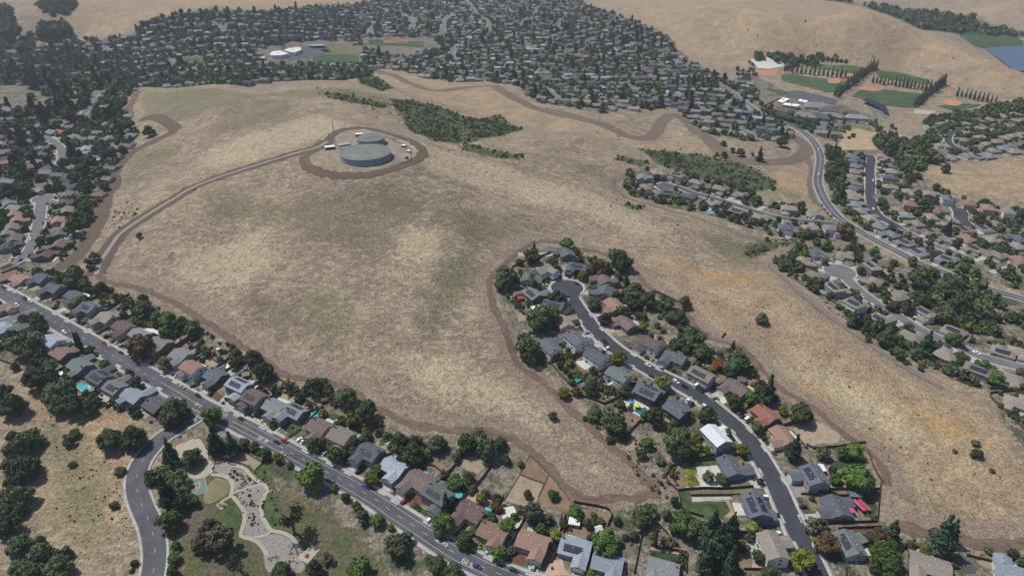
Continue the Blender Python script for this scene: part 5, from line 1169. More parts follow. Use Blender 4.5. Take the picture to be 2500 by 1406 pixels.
for k, nm in (('l','lawn'),('d','dry_lawn'),('t','bare_yard'),('r','bark_bed'),('g','gravel_yard'),('c','patio'),('p','patio'),('b','bare_yard')):
    Vs, Fs, n0_ = [], [], 0
    for i_, (kk, q) in enumerate([y_ for y_ in YARDS if y_[0] == k]):
        V, F = patch_geo(q, 0.06+0.004*(i_ % 8), 4.0); Vs.append(V); Fs += [tuple(a+n0_ for a in f) for f in F]; n0_ += len(V)
    if Vs: tag(link(nm, mesh_np(nm, np.concatenate(Vs), Fs, [YM[k]])), kind='structure')
def PS(mat, name, crop, *polys, **k):
    for p in polys: patch(name, crop, p, mat, **k)
PS(padm, 'tank_pad', 'L', '430,330 1000,320 1300,400 1850,650 2120,850 2080,1080 1600,1230 1000,1260 500,1170 250,1000 200,850 300,600', smooth_=True)
PS(tan, 'playground_ground', 'C2', '40,250 180,232 350,197 560,320 490,385 450,370 390,335 290,312 185,297 60,292')
PS(path_c, 'plaza', 'K', '380,300 700,170 850,170 920,290 1000,380 1010,570 1110,590 1090,800 950,900 800,960 640,900 500,560 410,520', z=0.10)
PS(drylawn, 'lawn', 'C2', '100,460 200,480 245,520 235,600 100,690 0,700 0,560', smooth_=True)
PS(lawn, 'lawn', 'C2', '110,770 200,690 275,660 345,750 358,880 330,980 230,930', '470,400 560,330 640,400 650,480 600,540 550,480', '580,640 620,600 700,640 740,760 700,900 640,930 590,850 570,740', smooth_=True)
PS(rockbed, 'rock_bed', 'C2', '80,340 200,325 300,365 400,410 470,500 400,560 320,600 290,590 285,520 250,470 150,425 80,380', '320,610 420,560 560,530 575,600 550,700 540,800 570,890 620,980 590,1005 480,1030 380,1020 390,900 400,800 370,720 330,660', '500,1045 620,1005 720,1005 830,1060 870,1150 900,1230 960,1290 930,1370 620,1370 570,1200 540,1110', smooth_=True, z=0.13)
def ribbon(name, crop, s, wd, mat, z=0.2): 
    V, F = strip_geo(catmull(wline(line(crop, s)), 2.0), wd, z, 3); return tag(link(name, mesh_np(name, V, F, [mat])), kind='structure')
for q, s in enumerate(('50,330 110,300 200,310 300,345 380,370 440,430 480,470 560,515 595,560 600,590 575,640 550,710 545,790 570,860 610,930 640,970 740,985 830,1030 880,1090 940,1180 980,1230', '60,430 150,435 230,465 265,520 265,580 250,620 280,650 330,710 375,780 385,850 360,950 350,1020 430,1045 510,1080 570,1150 600,1210',
    '250,620 330,585 420,555 480,535 560,520', '380,1045 480,1035 590,1010 640,975', '255,635 200,665 150,700', '600,595 650,580')): ribbon('path', 'C2', s, 2.1 if q < 2 else 1.5, path_c, 0.19+0.008*q)
PS(path_c, 'picnic_pad', 'C2', '105,720 160,690 220,720 160,770', '640,570 690,550 725,575 680,600', '930,1180 1040,1105 1110,1150 990,1290 890,1230', z=0.15)
PS(courtg, 'basketball_court', 'K', '500,970 930,900 985,1175 600,1300 480,1200', z=0.16)
PS(courtr, 'court_key', 'K', '560,1085 780,1015 820,1012 845,1045 832,1080 790,1105 590,1130', z=0.20)
V, F = join([strip_geo(catmull(wline(line('K', s)), 1.0), 0.22, 0.23, 2) for s in ('935,905 982,1172', '982,1172 780,1238 600,1295', '560,1085 780,1015 820,1012 845,1045 832,1080 790,1105 590,1130', '775,1018 788,1104', '820,985 850,1030 830,1100 770,1170 700,1215')])
tag(link('court_line', mesh_np('court_line', V, F, [white_paint])), kind='structure')
# foreground yards
PS(pave, 'paved_yard', 'C4', '700,360 1000,340 1045,430 1060,545 700,572 690,542 830,520 780,450 800,380', smooth_=False)
PS(bare, 'bare_yard', 'C4', '500,430 580,350 670,370 690,560 612,582')
PS(lawn, 'lawn', 'C4', '850,300 1000,268 1130,272 1000,330 850,350', '625,592 728,592 752,695 1070,684 1120,780 1000,880 870,850 655,770')
PS(redsoil, 'mulch_bed', 'C4', '1130,262 1300,245 1330,290 1160,300'); PS(drylawn, 'planted_strip', 'C4', '740,592 1330,565 1340,602 742,632')
PS(concrete, 'paved_yard', 'C4', '744,640 1130,638 1130,668 752,690', '1270,470 1390,440 1470,560 1350,560'); PS(turf, 'turf_lawn', 'C4', '350,1152 605,1195 598,1262 500,1285 332,1240'); PS(pavepink, 'patio', 'C4', '1330,1262 1430,1272 1440,1332 1330,1342', '350,1120 625,1185 640,1275 606,1262 608,1194 350,1150')
PS(gold, 'yellow_groundcover', 'C4', '678,382 760,362 800,390 780,450 826,520 690,540', smooth_=True, z=0.3)
PS(turf, 'turf_lawn', 'C5', '95,300 330,267 352,290 325,370 130,375', '362,292 440,292 435,375 334,370', '400,682 460,672 530,700 560,730 540,830 430,835')
PS(lawn, 'lawn', 'C5', '800,1080 1020,1090 960,1130 830,1130'); PS(redsoil, 'mulch_bed', 'C5', '310,945 480,948 500,1020 380,1020'); PS(asph_mid, 'paved_yard', 'C5', '1330,1262 1420,1228 1530,1330 1500,1380 1380,1350'); PS(tan, 'bare_yard', 'C5', '150,480 262,478 282,560 150,560', '160,395 230,400 240,455 155,455', '1510,1260 1600,1250 1700,1300 1620,1340')
PS(bare, 'bare_yard', 'C3', '1155,255 1330,440 1292,518 1062,430', '1342,452 1560,692 1530,800 1280,740 1252,640 1302,522', '1640,752 1950,812 1900,900 1700,870', '1500,922 1700,882 1750,1040 1500,1050'); PS(tan, 'bare_yard', 'C3', '1062,434 1288,522 1240,650 1200,760 922,682')
PS(pavepink, 'patio', 'C3', '530,602 660,612 760,640 740,770 600,740 500,690', '1300,1372 1380,1252 1470,1242 1500,1340 1560,1400 1300,1404'); PS(tan, 'garden_plot', 'C3', '490,282 620,252 780,330 640,430 500,360'); PS(pave, 'gravel_yard', 'C3', '860,752 1000,732 1100,900 1000,1050 930,950')
PS(lawn, 'lawn', 'C3', '0,730 70,702 180,800 130,850', '580,1112 700,1107 700,1160 640,1180', '70,350 130,330 190,380 140,410'); PS(lawn, 'lawn', 'C2', '1690,92 1790,87 1760,150 1680,150', '1750,622 1880,582 1870,650 1830,670'); PS(drylawn, 'lawn', 'C2', '1500,440 1600,402 1640,540 1560,520')
PS(lawn, 'lawn', 'C6', '40,442 140,402 170,440 110,480 60,480', '640,152 700,160 690,205 640,190', '330,932 430,927 400,980 350,970', '1110,1042 1190,1012 1200,1050 1120,1090'); PS(redsoil, 'bare_yard', 'C6', '970,272 1060,264 1190,285 1140,340 1000,320'); PS(turf, 'lawn', 'C6', '1120,342 1200,272 1250,282 1180,360')
PS(tan, 'bare_yard', 'C6', '560,1132 700,1062 760,1080 640,1120', '590,400 690,380 700,430 640,460', '890,600 960,570 1000,590 930,640'); PS(turf, 'lawn', 'C7', '830,342 900,312 910,350 850,380'); PS(tan, 'bare_yard', 'C7', '880,392 1000,362 1110,420 990,510 950,500', '1110,472 1200,442 1340,500 1280,540', '370,130 430,80 520,150 460,190'); PS(redsoil, 'mulch_yard', 'C7', '640,562 740,502 812,560 732,612', '390,400 470,380 570,460 520,520')
PS(lawn, 'lawn', 'C7', '1560,662 1640,622 1710,660 1640,700'); PS(concrete, 'driveway_apron', 'C7', '530,520 600,450 690,500 610,570', '790,680 880,620 960,690 900,740')
PS(lawn, 'lawn', 'C8', '1270,422 1330,432 1370,490 1350,520 1290,480', '480,1002 600,992 640,1030 560,1050', '870,992 980,982 990,1020 880,1020'); PS(tan, 'bare_yard', 'C8', '730,1162 810,1152 880,1230 790,1260', '320,850 420,860 430,920 340,930'); PS(pavepink, 'brick_driveway', 'C8', '1170,1002 1260,962 1310,1020 1220,1050'); PS(concrete, 'driveway_apron', 'C8', '755,385 820,380 830,520 760,520', '1040,1080 1110,1070 1180,1160 1100,1180')
PS(pave, 'paved_yard', 'D1', '610,402 700,392 790,440 690,490'); PS(bare, 'bare_yard', 'D1', '540,442 600,412 710,490 640,550', '1090,920 1230,950 1170,1040 1110,1000'); PS(lawn, 'lawn', 'D1', '1490,502 1580,462 1640,500 1640,540 1560,580', '1680,282 1760,272 1790,310 1730,340'); PS(tan, 'bare_yard', 'D1', '840,600 960,640 1020,720 900,740', '1060,1200 1160,1100 1230,1200 1130,1280')
PS(pave, 'pool_deck', 'D1', '1090,782 1150,768 1240,800 1325,850 1290,920 1230,932 1110,875 1000,850', z=0.12); PS(lawn, 'lawn', 'D2', '1000,812 1060,802 1100,850 1040,890'); PS(tan, 'bare_yard', 'D2', '1140,1012 1330,962 1600,1120 1560,1190 1350,1200 1200,1120'); PS(pave, 'paved_yard', 'D2', '680,642 860,642 850,740 740,700', '420,760 470,720 500,790 440,830')
PS(lawn, 'park_lawn', 'D3', '1450,20 1560,30 1650,60 1900,110 1890,180 1700,160 1600,180 1480,90', smooth_=True); PS(courtb, 'blue_court', 'D3', '1460,108 1510,130 1592,200 1570,218 1480,160', z=0.3)
PS(turf, 'lawn', 'D8', '1105,535 1170,560 1165,600 1100,590', '1260,610 1340,605 1330,645 1250,635', '1560,570 1640,590 1620,620'); PS(concrete, 'driveway_apron', 'D8', '650,465 720,455 760,480 700,500', '1390,660 1490,670 1530,710 1440,700', '2150,790 2210,850 2280,870 2190,870')
Z5 = dict(z=0.45, cell=12.0)
PS(field, 'sports_field', 'E5', '440,360 500,350 700,380 830,393 955,402 920,505 820,507 640,455 450,412', '690,267 900,277 1150,300 1130,362 1060,372 980,352 700,312', '1230,320 1450,342 1690,402 1720,440 1650,442 1280,382', '1100,492 1300,482 1480,502 1660,522 1640,600 1590,640 1340,620 1040,542', '1770,622 1960,602 2140,612 1990,652 1900,662', **Z5)
PS(field, 'lawn', 'E5', '320,470 510,502 500,532 430,522 340,492', '420,730 650,762 740,790 700,830 620,830 520,780', **Z5)
PS(infield, 'infield', 'E5', '830,402 880,388 955,395 925,432 850,430', '985,350 1060,355 1050,382 990,377', '1110,465 1180,455 1290,470 1300,490 1220,500 1120,487', '1310,420 1362,420 1362,442 1312,442', '1800,587 1850,568 1940,580 1975,605 1920,622 1830,612', '1850,500 1872,480 1882,540 1860,545', z=0.75, cell=12.0, smooth_=True)
PS(infield, 'infield', 'E5', '235,317 430,317 400,370 245,370', **Z5); PS(pave, 'gravel_lot', 'E5', '180,230 300,210 470,240 460,290 330,310 240,300', **Z5); PS(path_c, 'gravel_lot', 'E5', '1570,650 1760,667 1700,700 1570,690', **Z5); PS(asph_mid, 'school_yard', 'E5', '500,500 590,490 920,570 900,612 700,592 480,542', **Z5)
PS(sand, 'dry_field', 'E5', '960,830 1100,815 1200,850 1350,842 1480,870 1500,920 1620,1003 1500,1010 1200,998 900,998 960,900', **Z5)
PS(asph_old, 'parking_lot', 'E5', '1240,640 1290,640 1360,700 1330,730 1270,690', '720,770 900,760 960,790 760,830', **Z5)
PS(field, 'sports_field', 'E2', '1080,600 1180,547 1550,562 1540,640 1240,640 1100,625', '1650,402 2220,430 2200,480 1660,452', **Z5); PS(drylawn, 'dry_field', 'E2', '1210,450 1440,450 1580,530 1560,555 1270,530', **Z5); PS(asph_mid, 'school_yard', 'E2', '980,480 1220,450 1260,510 1100,590 830,610 850,560 960,540', **Z5); PS(infield, 'infield', 'E2', '1790,407 2060,412 2050,440 1820,435', z=0.75, cell=12.0); PS(field, 'lawn', 'E1', '1790,600 1990,582 2070,640 1880,650', **Z5)
PS(marsh, 'marsh', 'E6', '1790,352 2340,362 2500,412 2500,478 2150,482 1990,480 1850,420', z=0.5, cell=20.0, plane=-16.0)
LK = [to_plane(*px('E6', a, b), -18.0) for a, b in ((2110,490),(2300,478),(2900,470),(2900,760),(2400,720),(2200,570))]
V, F = patch_geo(LK, 0, 60.0); V[:,2] = -17.6; tag(link('lake', mesh_np('lake', V, F, [lake_m])), kind='structure')

# ---------------------------------------------------------------- pools
def pool(crop, s, mat, label, grp=None, deck=True):
    W = [tuple(p) for p in catmull((lambda w_: w_+[w_[0]])(wline(line(crop, s))), 1.0)[:-1]]; c = np.mean(W, axis=0)
    big = [tuple(c+(np.array(p)-c)*1.28) for p in W]; V, F = patch_geo(W, 0.26); z = V[:,2].mean(); V[:,2] = z; V -= np.array([c[0], c[1], z-0.26])
    o = empty('swimming_pool', (c[0], c[1], z-0.26)); tag(o, label, 'pool'); link('water', mesh_np('water', V, F, [mat]), o)
    if deck:
        V, F = patch_geo(big, 0.18); V[:,2] = 0.2; V[:,:2] -= c; link('deck', mesh_np('deck', V, F, [pave]), o)
    n = len(W); E = [(p[0]-c[0], p[1]-c[1]) for p in W]; V = [(a, b, 0.22) for a, b in E]+[(a, b, 0.34) for a, b in E]+[(a*1.06, b*1.06, 0.34) for a, b in E]+[(a*1.06, b*1.06, 0.16) for a, b in E]
    F = [(r_*n+i, r_*n+(i+1) % n, (r_+1)*n+(i+1) % n, (r_+1)*n+i) for r_ in range(3) for i in range(n)]; link('coping', mesh_np('coping', V, F, [pave]), o); return o
pool('C6', '740,1130 790,1118 850,1155 852,1190 800,1205 750,1182', water, 'bright turquoise oval pool with white deck behind a dark-roofed house')
pool('C7', '1422,625 1440,598 1500,605 1550,592 1540,622 1490,658 1430,663', water, 'teal kidney-shaped pool beside pinkish boulders uphill of the long street', deck=False)
pool('D1', '1130,837 1180,832 1222,858 1292,850 1290,880 1232,912 1200,902', water2, 'dark green pool in a white deck on left side of curving street', deck=False)
pool('D8', '1100,765 1200,770 1222,788 1130,797', water, 'turquoise pool at the foot of the looping street, beside the slope')
pool('D6', '632,908 728,900 736,916 645,926', water, 'pale turquoise pool beside the dirt firebreak at left')
pool('E5', '1650,800 1675,792 1690,808 1665,818', water, 'tiny turquoise pool in the upper right estate')

# ---------------------------------------------------------------- water tanks, mast and sheds on the hilltop
tank_wall = rand_mat('tank_wall', (0.235,0.275,0.30,1), 0.3, 0.25, 0.7, 0.3, 0.0, (0.15,0.185,0.225,1)); tank_roof = rand_mat('tank_roof', (0.175,0.185,0.175,1), 0.16, 0.15, 0.75, 0.2); steel = rand_mat('steel', (0.30,0.31,0.32,1), 0.15, 1.0, 0.6, 0.3)
cream = rand_mat('white_sheet', (0.66,0.66,0.64,1), 0.08, 0.6, 0.7); dark_m = rand_mat('dark_paint', (0.045,0.042,0.042,1), 0.2, 0.6, 0.8)
def tank(pxy, r, h, label, rails):
    x, y = at(pxy[0], pxy[1], h); z = H(x, y); o = empty('water_tank', (x, y, z)); tag(o, label, 'water tank', 'water tanks on the hilltop')
    n = 72; m = MB(); m.cyl(0, 0, -1.5, h, r, r, n, cap=False)
    for k in range(24):
        a = 2*math.pi*k/24; m.box(-0.12, 0.12, r-0.05, r+0.12, -1.0, h-0.3, rot=a)
    m.build('wall', tank_wall, o)
    m = MB(); rings = [(r+0.35, h-0.35), (r+0.35, h+0.05), (r*0.66, h+0.75), (r*0.33, h+1.15), (0.01, h+1.3)]
    for (a, za), (b, zb) in zip(rings, rings[1:]): m.cyl(0, 0, za, zb, a, b, n, cap=False)
    m.build('roof', tank_roof, o, )
    m = MB()
    for k in range(n): a, b = 2*math.pi*k/n, 2*math.pi*(k+1)/n; m.bar(((r+0.2)*math.cos(a), (r+0.2)*math.sin(a), h+0.22), ((r+0.2)*math.cos(b), (r+0.2)*math.sin(b), h+0.22), 0.16)
    m.build('rim', steel, o)
    m = MB(); a = -0.6; cx_, cy_ = (r+0.25)*math.cos(a), (r+0.25)*math.sin(a)
    for s in (-0.35, 0.35): m.bar((cx_-s*math.sin(a), cy_+s*math.cos(a), -0.5), (cx_-s*math.sin(a), cy_+s*math.cos(a), h+1), 0.08)
    for k in range(14): m.bar((cx_+0.35*math.sin(a), cy_-0.35*math.cos(a), 0.3+k*0.5), (cx_-0.35*math.sin(a), cy_+0.35*math.cos(a), 0.3+k*0.5), 0.04)
    m.build('ladder', steel, o)
    m = MB(); m.cyl(0, 0, h+1.1, h+1.9, 0.9, 0.7, 12); m.build('vent', steel, o)
    if rails:
        m = MB(); zz = lambda q: h+1.35-q/r*1.15
        for a0, a1, q in ((-2.5, -0.55, r*0.62), (-2.6, -0.45, r*0.70)):
            T = np.linspace(a0, a1, 16)
            for t0, t1 in zip(T, T[1:]): m.bar((q*math.cos(t0), q*math.sin(t0), zz(q)+0.1), (q*math.cos(t1), q*math.sin(t1), zz(q)+0.1), 0.10)
        for a in (-2.5, -0.55): m.bar((q*0.25*math.cos(a), q*0.25*math.sin(a), zz(q*0.25)+0.1), (q*1.1*math.cos(a), q*1.1*math.sin(a), zz(q*1.1)+0.1), 0.10)
        m.build('pipework', cream, o)
    return o
tank(px('L', 1052, 858), 24.0, 6.0, 'larger round grey water tank with pale pipes on its flat roof', True)
tank(px('L', 1172, 528), 13.8, 6.2, 'smaller round grey water tank behind the larger one', False)
def lattice(pxy, h, w0, label, name='radio_mast', ants=True):
    x, y = at(*pxy); z = H(x, y); o = empty(name, (x, y, z)); tag(o, label, 'mast'); m = MB(); nseg = max(4, int(h/2.2)); 
    C3 = lambda k, t: ((w0*(1-t*0.65))*math.cos(2*math.pi*k/3), (w0*(1-t*0.65))*math.sin(2*math.pi*k/3), h*t)
    for k in range(3): m.bar(C3(k, 0), C3(k, 1), 0.10)
    for i in range(nseg):
        for k in range(3): m.bar(C3(k, i/nseg), C3((k+1) % 3, (i+1)/nseg), 0.06); m.bar(C3(k, i/nseg), C3((k+1) % 3, i/nseg), 0.05)
    m.build('lattice', steel, o); m = MB(); m.box(-w0-0.4, w0+0.4, -w0-0.4, w0+0.4, -0.5, 0.25); m.build('footing', concrete, o)
    if ants:
        for hh, a in ((0.72, 0.4), (0.80, 2.5), (0.62, 4.0), (0.88, 5.2)):
            m = MB(); t = h*hh; rr_ = w0*(1-hh*0.65)+0.5; m.cyl(rr_*math.cos(a), rr_*math.sin(a), t, t+1.3, 0.32, 0.32, 8); m.build('antenna', cream, o)
    return o
lattice(px('L', 372, 775), 29.0, 1.1, 'tall lattice radio mast left of the larger water tank'); lattice(px('L', 1720, 640), 9.0, 0.7, 'short lattice mast right of the smaller water tank', ants=False); lattice(px('L', 1180, 400), 7.0, 0.8, 'short lattice mast just behind the smaller water tank', ants=False)
def shed(pxy, a, b, h, ang, label, roofm, wallm, name='shed', cat='shed', rise=0.5, flat=False, hr=None):
    x, y = at(pxy[0], pxy[1], h); z = H(x, y)+0.05; o = empty(name, (x, y, z), ang); tag(o, label, cat); R_, W_ = MB(), MB()
    if flat: W_.box(-a/2, a/2, -b/2, b/2, -1.0, h); R_.box(-a/2-0.2, a/2+0.2, -b/2-0.2, b/2+0.2, h, h+0.2)
    else: gable(R_, W_, 0, 0, a, b, 0, h, rise, 'x', False, 0.25, -1.0)
    W_.build('wall', wallm, o); R_.build('roof', roofm, o); m = MB(); m.box(-0.5, 0.5, -b/2-0.06, -b/2+0.01, 0, min(2.0, h-0.2)); m.build('door', door_m, o); return o
G_ = WM
shed(px('L', 230, 730), 9.5, 4.5, 2.8, 0.35, 'white-roofed equipment cabin at foot of the radio mast', cream, G_['d'], 'equipment_cabin', 'cabin', flat=True)
shed(px('L', 905, 440), 7.5, 3.6, 2.8, 0.2, 'small white-roofed cabin left of the smaller water tank', cream, G_['d'], 'equipment_cabin', 'cabin', flat=True)
shed(px('L', 1920, 700), 4.0, 3.0, 2.2, -0.5, 'white equipment cabinet near fence right of the water tanks', cream, G_['g'], 'equipment_cabinet', 'cabinet', flat=True)
shed(px('L', 2040, 825), 3.2, 2.6, 2.0, -0.5, 'pale equipment cabinet at the right corner of the tank yard', cream, G_['w'], 'equipment_cabinet', 'cabinet', flat=True)
shed(px('L', 540, 670), 12.0, 6.0, 1.6, 0.5, 'long low grey vault left of the larger water tank', concrete, concrete, 'concrete_vault', 'vault', rise=0.9)
shed(px('C3', 1590, 870), 5.5, 5.0, 2.2, -0.2, 'pale garden shed with pitched roof behind slim cypresses', cream, G_['t'], rise=1.0)
shed(px('C3', 1822, 945), 3.4, 3.4, 2.4, 0.3, 'small white playhouse at the bottom behind back fences', cream, G_['w'], 'playhouse', 'playhouse', rise=1.4)
shed(px('C5', 355, 610), 6.4, 4.2, 2.6, -0.1, 'slate-roofed garden shed above red shade sails', RM['S'], G_['b'], rise=0.8)
shed(px('C5', 395, 1040), 6.0, 5.0, 2.5, -1.2, 'grey flat-roofed garden room behind house at bottom right', RM['N'], G_['d'], 'garden_room', 'outbuilding', flat=True)
shed(px('C6', 870, 1195), 4.2, 3.4, 2.3, 0.6, 'dark flat shed beside the bright turquoise pool', RM['S'], G_['d'], flat=True)
shed(px('C6', 1150, 1330), 4.0, 4.0, 2.3, 0.5, 'grey hipped garden shed on the lower side of the long street', RM['S'], G_['g'], rise=1.2)
shed(px('D1', 685, 625), 3.6, 3.0, 2.2, 0.5, 'grey garden shed among bushes left of curving street', RM['S'], G_['g'], rise=0.8)
shed(px('D2', 635, 575), 5.0, 5.0, 2.6, -0.4, 'green-grey garden pavilion behind maroon-brown roofed house', RM['N'], G_['d'], 'garden_pavilion', 'pavilion', rise=1.2)
shed(px('C7', 790, 245), 4.6, 4.6, 2.4, 0.3, 'tan-roofed gazebo behind pale blue-grey solar house', RM['T'], G_['m'], 'gazebo', 'gazebo', rise=1.3)
shed(px('C7', 1545, 490), 3.6, 3.0, 2.2, 0.3, 'dark garden shed behind the teal pool', RM['M'], G_['d'], rise=0.8)
shed(px('C2', 1775, 130), 3.8, 3.0, 2.3, 0.6, 'pale blue-roofed shed behind slate blue house', RM['L'], G_['w'], rise=0.8)
shed(px('C5', 1890, 1345), 5.0, 4.0, 2.4, 0.3, 'white-roofed pergola room at lower right corner', cream, G_['w'], 'garden_room', 'outbuilding', flat=True)
shed(px('C7', 390, 75), 5.0, 2.4, 1.8, 0.7, 'low dark hen house in a tan backyard', RM['N'], G_['n'], 'hen_house', 'outbuilding', rise=0.6)

# flat-roofed school blocks and solar canopies, outlines taken from the ground plan
def block(crop, s, h, label, roofm, wallm, name, cat, canopy=False, group=None):
    P = [at(a, b, h) for a, b in line(crop, s)]; c = np.mean(P, axis=0); z = H(*c); o = empty(name, (c[0], c[1], z)); tag(o, label, cat, group); n = len(P); Q = [(p[0]-c[0], p[1]-c[1]) for p in P]
    A = sum(Q[i][0]*Q[(i+1) % n][1]-Q[(i+1) % n][0]*Q[i][1] for i in range(n))
    if A < 0: Q = Q[::-1]
    def prism(m, k, z0, z1): m.add([(a*k, b*k, z0) for a, b in Q]+[(a*k, b*k, z1) for a, b in Q], [tuple(range(n-1,-1,-1)), tuple(range(n, 2*n))]+[(i, (i+1) % n, n+(i+1) % n, n+i) for i in range(n)])
    m = MB(); prism(m, 1.0, h-0.35, h); m.build('roof', roofm, o)
    if canopy:
        for a, b in Q:
            m = MB(); m.cyl(a*0.85, b*0.85, -2, h-0.4, 0.2, 0.2, 8); m.build('post', steel, o)
    else:
        m = MB(); prism(m, 0.94, -3, h-0.36); m.build('wall', wallm, o)
        m = MB(); m.box(-1.2, 1.2, -1.0, 1.0, h, h+1.1); m.build('rooftop_unit', steel, o)
    return o
SW = 'school blocks beside the sports fields'
block('E5', '410,575 460,553 515,565 455,592', 5.5, 'white square flat roof at the left of the school by the sports fields', cream, G_['t'], 'school_building', 'school', group=SW)
block('E5', '450,605 480,590 605,612 580,628', 5.5, 'long white flat roof in the front of the school by the sports fields', cream, G_['t'], 'school_building', 'school', group=SW)
block('E5', '585,577 600,562 672,578 650,592', 5.5, 'short white flat roof beside the dark school yard', cream, G_['t'], 'school_building', 'school', group=SW)
block('E5', '370,650 400,632 590,668 570,690', 5.0, 'low dark school wing behind the long solar canopy', RM['M'], G_['t'], 'school_building', 'school', group=SW)
block('E5', '340,692 380,676 670,745 640,766', 4.5, 'long blue-black solar canopy in front of the school lawn', solar_m, steel, 'solar_canopy', 'canopy', True)
block('E5', '1130,575 1165,560 1330,622 1360,680 1325,672 1290,640', 4.5, 'bent blue-black solar canopy below the outfield', solar_m, steel, 'solar_canopy', 'canopy', True)
SF = 'white-roofed school beyond the hill'
block('E2', '545,585 570,568 610,572 600,592', 5, 'leftmost and smallest white roof of the distant school', cream, G_['w'], 'school_building', 'school', group=SF)
block('E2', '650,540 680,500 760,497 785,520 850,550 780,572 670,565', 5, 'broad white roof left of centre in the distant school', cream, G_['w'], 'school_building', 'school', group=SF)
block('E2', '790,500 850,468 960,465 978,510 905,545 850,530', 5, 'right-hand white zigzag roof of the distant school', cream, G_['w'], 'school_building', 'school', group=SF)
block('E2', '1020,447 1180,440 1225,462 1085,472', 4.5, 'pale solar canopy right of the distant school', RM['L'], steel, 'solar_canopy', 'canopy', True); block('E2', '1150,482 1230,488 1262,512 1190,505', 4.5, 'dark solar canopy by the distant school field', solar_m, steel, 'solar_canopy', 'canopy', True)
def big_hip(crop, xy, a, b, ang, roof, label):
    x, y = at(*px(crop, *xy), 5); o = empty('school_building', (x, y, H(x, y)), ang); tag(o, label, 'school', SW); R_, W_ = MB(), MB(); gable(R_, W_, 0, 0, a, b, 0, 3.6, b*0.22, 'x', True, 0.9, -2)
    W_.build('wall', G_['t'], o); R_.build('roof', RM[roof], o)
for q, (xy, a, b, an, rf, lb) in enumerate([((752,610),38,24,-0.3,'S','brown-grey hipped school roof right of the small white roof'), ((845,640),26,20,-0.3,'M','rightmost hipped school roof beside the dark school yard'), ((735,697),36,22,-0.2,'G','blue-black hipped school roof nearest the road'), ((650,690),30,18,-0.3,'T','tan hipped school roof left of the blue-black one'), ((870,690),32,18,-0.4,'S','grey hipped school roof right of the blue-black one'), ((1030,665),24,16,-0.4,'M','small brown hipped school roof below the bent canopy'), ((1080,705),30,16,-0.2,'L','pale blue-grey school roof by the parking loop')]): big_hip('E5', xy, a, b, an, rf, lb)

# ---------------------------------------------------------------- yard furniture
def umbrella(pxy, col, label, r=1.7):
    x, y = at(pxy[0], pxy[1], 2.3); o = empty('parasol', (x, y, H(x, y))); tag(o, label, 'parasol'); m = MB(); m.cyl(0, 0, 2.0, 2.7, r, 0.05, 8, cap=False); m.cyl(0, 0, 1.98, 2.0, r, r, 8, cap=False); m.build('canopy', col, o)
    m = MB(); m.cyl(0, 0, 0, 2.6, 0.05, 0.04, 6); m.build('pole', steel, o); m = MB(); m.cyl(0, 0, 0, 0.12, 0.35, 0.3, 10); m.build('base', dark_m, o)
fabr = {k: rand_mat(k+'_fabric', v+(1,), 0.1, 1.0, 0.9) for k, v in {'red': (0.42,0.03,0.05), 'teal': (0.10,0.38,0.38), 'white': (0.72,0.72,0.72), 'lime': (0.35,0.55,0.12), 'blue': (0.10,0.25,0.55), 'crimson': (0.36,0.07,0.13), 'green': (0.03,0.30,0.20)}.items()}
umbrella(px('C8', 360, 690), fabr['red'], 'red parasol on left backyard patio near the cul-de-sac bulb', 2.6); umbrella(px('D1', 1205, 820), fabr['lime'], 'lime green parasol on the white pool deck', 2.2); umbrella(px('C7', 598, 170), fabr['white'], 'white parasol behind the dark grey house on long street', 2.6)
umbrella(px('C3', 465, 615), fabr['teal'], 'pale teal parasol on patio beside the green-grey roof', 2.8); umbrella(px('C3', 745, 768), fabr['teal'], 'pale teal parasol beside pink patio at the bottom', 2.3); umbrella(px('C3', 150, 418), fabr['blue'], 'blue parasol behind long maroon-brown roof', 2.3); umbrella(px('D1', 1150, 790), fabr['blue'], 'blue parasol at the left end of the white pool deck', 1.8)
umbrella(px('C7', 520, 0), fabr['white'], 'small white parasol behind the slate grey house', 1.5)
def sail(crop, s, h, label, mat, name='shade_sail', cat='shade sail', drop=0.0):
    P = [at(a, b, h) for a, b in line(crop, s)]; c = np.mean(P, axis=0); z = H(*c); o = empty(name, (c[0], c[1], z)); tag(o, label, cat); n = len(P); Q = [(p[0]-c[0], p[1]-c[1]) for p in P]
    A = sum(Q[i][0]*Q[(i+1) % n][1]-Q[(i+1) % n][0]*Q[i][1] for i in range(n)); Q = Q[::-1] if A < 0 else Q
    hz = [h+(0.3 if i % 2 else -0.2)*(drop or 1) for i in range(n)]
    m = MB(); m.add([(a, b, z_) for (a, b), z_ in zip(Q, hz)]+[(a, b, z_-0.08) for (a, b), z_ in zip(Q, hz)], [tuple(range(n)), tuple(range(2*n-1, n-1, -1))]+[(i, n+i, n+(i+1) % n, (i+1) % n) for i in range(n)]); m.build('canopy', mat, o)
    for (a, b), z_ in zip(Q, hz): m = MB(); m.cyl(a*0.97, b*0.97, -0.5, z_-0.1, 0.07, 0.06, 6); m.build('post', steel, o)
    return o
sail('C5', '232,660 290,658 305,700 262,712', 2.6, 'upper crimson shade sail beside grey roof at right', fabr['crimson']); sail('C5', '262,725 315,722 362,800 295,790', 2.6, 'lower crimson shade sail beside grey roof at right', fabr['crimson'])
sail('D1', '600,580 650,552 675,580 640,602', 2.3, 'bright teal garden canopy among bushes left of curving street', fabr['green'], 'garden_canopy', 'canopy'); sail('C6', '800,258 828,250 872,288 850,296', 2.5, 'white patio roof behind the fourth uphill house', cream, 'patio_cover', 'patio cover')
